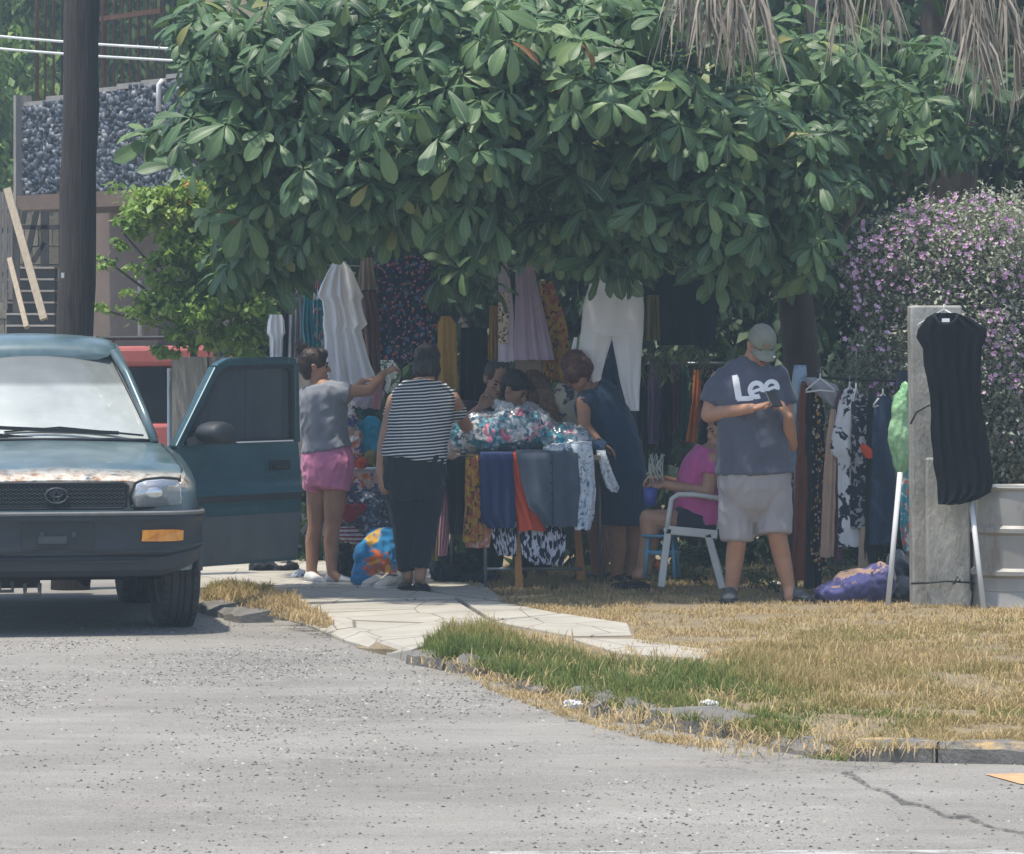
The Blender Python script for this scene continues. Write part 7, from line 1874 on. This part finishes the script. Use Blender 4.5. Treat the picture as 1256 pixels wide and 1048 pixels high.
aa = [q(738, 490, .12), q(722, 530, .2), q(700, 545, .0)]; limb(b, aa, [.048, .040, .028]); hand(b, aa[2], (-.6, -.4, -.2), (0, 0, -1), .6, .95, 1)
for x, d0 in ((757, -.05), (776, .06)):
    kn, an = q(x, 655, d0), q(x - 1, 706, d0 + .04); limb(b, [q(x, 606, d0), kn, kn.lerp(an, .35) + Vector((.008, .015, 0)), an], [.086, .058, .060, .038]); limb(b, [an, an + Vector((-.03, .03, -.03))], [.036, .032])
b.blob('body', .0065, SK2, p6, 4); face_parts(p6, at, Mh)
b = MB(); b.ell(at(0, .028, .045), (.086, .096, .086), Mh); b.ell(at(0, .055, -.01), (.084, .070, .088), Mh); b.ell(at(.05, .0, -.02), (.04, .07, .07), Mh); b.ell(at(-.05, .0, -.02), (.04, .07, .07), Mh); b.blob('hair', .008, H_red, p6, 3, .5, (.010, (32, 32, 16)))
C_dress = cloth('navy_dress_cloth', (.020, .048, .095), var=.12)
b = MB(); torso(b, [(q(764, 644), .135, .135), (q(766, 612), .145, .135)] + sec[1:6], W_, .014); limb(b, [q(721, 490, -.15), q(716, 500, -.19)], [.072, .066], ends=False); b.ell(q(722, 490, -.14), (.07, .07, .066)); limb(b, [q(736, 488, .10), q(730, 506, .14)], [.066, .06], ends=False)
cloth_blob(b, 'dress', C_dress, p6, (.011, (7, 7, 4)))
for x, d0 in ((757, -.05), (776, .06)): shoe(p6, 'shoe', q(x + 3, 0, d0 + .0), q(x - 18, 0, d0 + .2), M_bshoe, M_sole_d, .042, .06, True)
garment('scarf', 'white cloth strip hanging above the red brown hair', 'scarf', [(414, 704, 708), (426, 701, 707), (444, 695, 708)], 26.9, C_white, None, .006, 1.5, .02, 10)

# ---------------------------------------------------------------- seated woman in pink
Y7 = 26.15
q = lambda x, y, d=0.0: P(x, y, Y7 + d)
p7 = person('seated woman in pink top in the plastic chair behind the man', Vector((q(862, 0).x, Y7, 0)))
b = MB(); W_ = (0, 1, 0)
sec = [(q(862, 642), .175, .14), (q(858, 618), .180, .155), (q(860, 590), .17, .145), (q(867, 568), .18, .13), (q(873, 553), .15, .09), (q(876, 546), .08, .06)]
torso(b, [(c, w - .014, d - .014) for c, w, d in sec], W_)
limb(b, [q(876, 550), q(880, 533)], [.052, .048]); Mh = headrot(-70, 26); hc = q(884, 523); at = head(b, hc, Mh, .98)
aa = [q(874, 564, -.19), q(868, 604, -.22), q(817, 595, -.12)]; limb(b, aa, [.05, .044, .029]); hand(b, aa[2], (-1, .15, .1), (0, .4, -1), .9, .95, -1)
aa = [q(872, 564, .19), q(856, 602, .24), q(812, 588, .08)]; limb(b, aa, [.05, .044, .029]); hand(b, aa[2], (-1, -.1, 0), (0, -.4, -1), .9, .95, 1)
for d0 in (-.11, .11):
    kn, an = q(796, 636, d0 * 1.4), q(790 - 20 * d0, 700, d0)
    limb(b, [q(858, 644, d0), kn, kn.lerp(an, .35) + Vector((.02, 0, 0)), an], [.090, .062, .060, .040]); limb(b, [an, an + Vector((-.04, -.01, -.03))], [.036, .032])
b.blob('body', .0065, SK1, p7, 4); face_parts(p7, at, Mh, .98)
b = MB(); b.ell(at(0, .028, .045), (.085, .095, .084), Mh); b.ell(at(0, .06, -.02), (.078, .06, .09), Mh); b.blob('hair', .008, H_dark, p7, 3, .5, (.008, (40, 40, 14)))
C_pinktop = cloth('bright_pink_cloth', (.52, .10, .28))
b = MB(); torso(b, [(q(862, 645), .18, .145)] + sec[1:5], W_, .014); limb(b, [q(874, 562, -.16), q(871, 584, -.20)], [.072, .066], ends=False); limb(b, [q(873, 562, .16), q(866, 582, .2)], [.07, .064], ends=False); cloth_blob(b, 'top', C_pinktop, p7)
b = MB(); b.ell(q(860, 644), (.15, .2, .09))
for d0 in (-.11, .11): limb(b, [q(858, 643, d0), q(828, 639, d0 * 1.2)], [.105, .092], ends=False)
cloth_blob(b, 'shorts', C_dknavy, p7)
for d0 in (-.11, .11): shoe(p7, 'sandal', q(795 - 20 * d0, 0, d0), q(752 - 20 * d0, 0, d0), M_bshoe, M_sole_d, .042, .05, True)
cup = empty('blue_cup', P(798, 621, 25.98)); tag(cup, 'blue cup held by the seated woman', 'cup')
MB().lathe((0, 0, 0), [(.001, .004), (.036, .0), (.046, .118), (.043, .118), (.034, .01)], 22).build('cup_body', mat('blue_plastic', (.05, .07, .30), .4, .1), cup, True)
b = MB(); r_ = random.Random(4)
for k in range(16):
    a_ = P(r_.uniform(796, 815), r_.uniform(556, 566), 26.1); e = P(r_.uniform(792, 816), r_.uniform(578, 592), 26.02 + r_.uniform(-.05, .05))
    b.tube([a_, a_.lerp(e, .5) + Vector((r_.uniform(-.03, .03), -.02, 0)), e], .005, 5)
tag(b.build('cord_bundle', mat('pale_cord', (.42, .43, .36), .9)), 'tangle of pale cords in front of the rail above the blue cup', 'cords')

# ---------------------------------------------------------------- cream clogs left on the pavement
M_clog = mat('cream_foam', (.66, .62, .52), .6, .06)
for hx, tx, y_, lb in ((472, 447, 26.42, 'left cream clog lying before the beach towel'), (488, 462, 26.25, 'right cream clog nearest the black shoes')):
    h_, t_ = P(hx, 0, y_ + .06), P(tx, 0, y_ - .10); h_.z = t_.z = 0
    o = empty('clog', h_); tag(o, lb, 'clog', 'pair of cream clogs on the pavement')
    s_ = shoe(o, 'upper', h_, t_, M_clog, M_wsole, .048, .085)
    d_ = (t_ - h_).normalized(); sd_ = Vector((d_.y, -d_.x, 0))
    MB().ell(h_ + d_ * .055 + Vector((0, 0, .088)), (.036, .036, .010)).build('opening', M_tan, s_)
    MB().tube([h_ + d_ * .10 + sd_ * .046 + Vector((0, 0, .05)), h_ + d_ * .01 + sd_ * .03 + Vector((0, 0, .088)), h_ - d_ * .012 + Vector((0, 0, .092)), h_ + d_ * .01 - sd_ * .03 + Vector((0, 0, .088)), h_ + d_ * .10 - sd_ * .046 + Vector((0, 0, .05))], .008, 6).build('strap', M_clog, s_)

# ================================================================ THIN HAZE
hz = T('thin_haze')
hz.nt.nodes.remove(hz.b)
hv = hz.nt.nodes.new('ShaderNodeVolumePrincipled')
hv.inputs['Color'].default_value = (.70, .88, 1.0, 1)
hv.inputs['Density'].default_value = .0025
hv.inputs['Anisotropy'].default_value = .2
hz.nt.links.new(hv.outputs[0], hz.out.inputs['Volume'])
hb = MB().box((0, 90, 7.4), (310, 310, 17.0)).build('haze', hz.m, smooth=False)
tag(hb, 'thin pale haze over the whole street', kind='stuff')
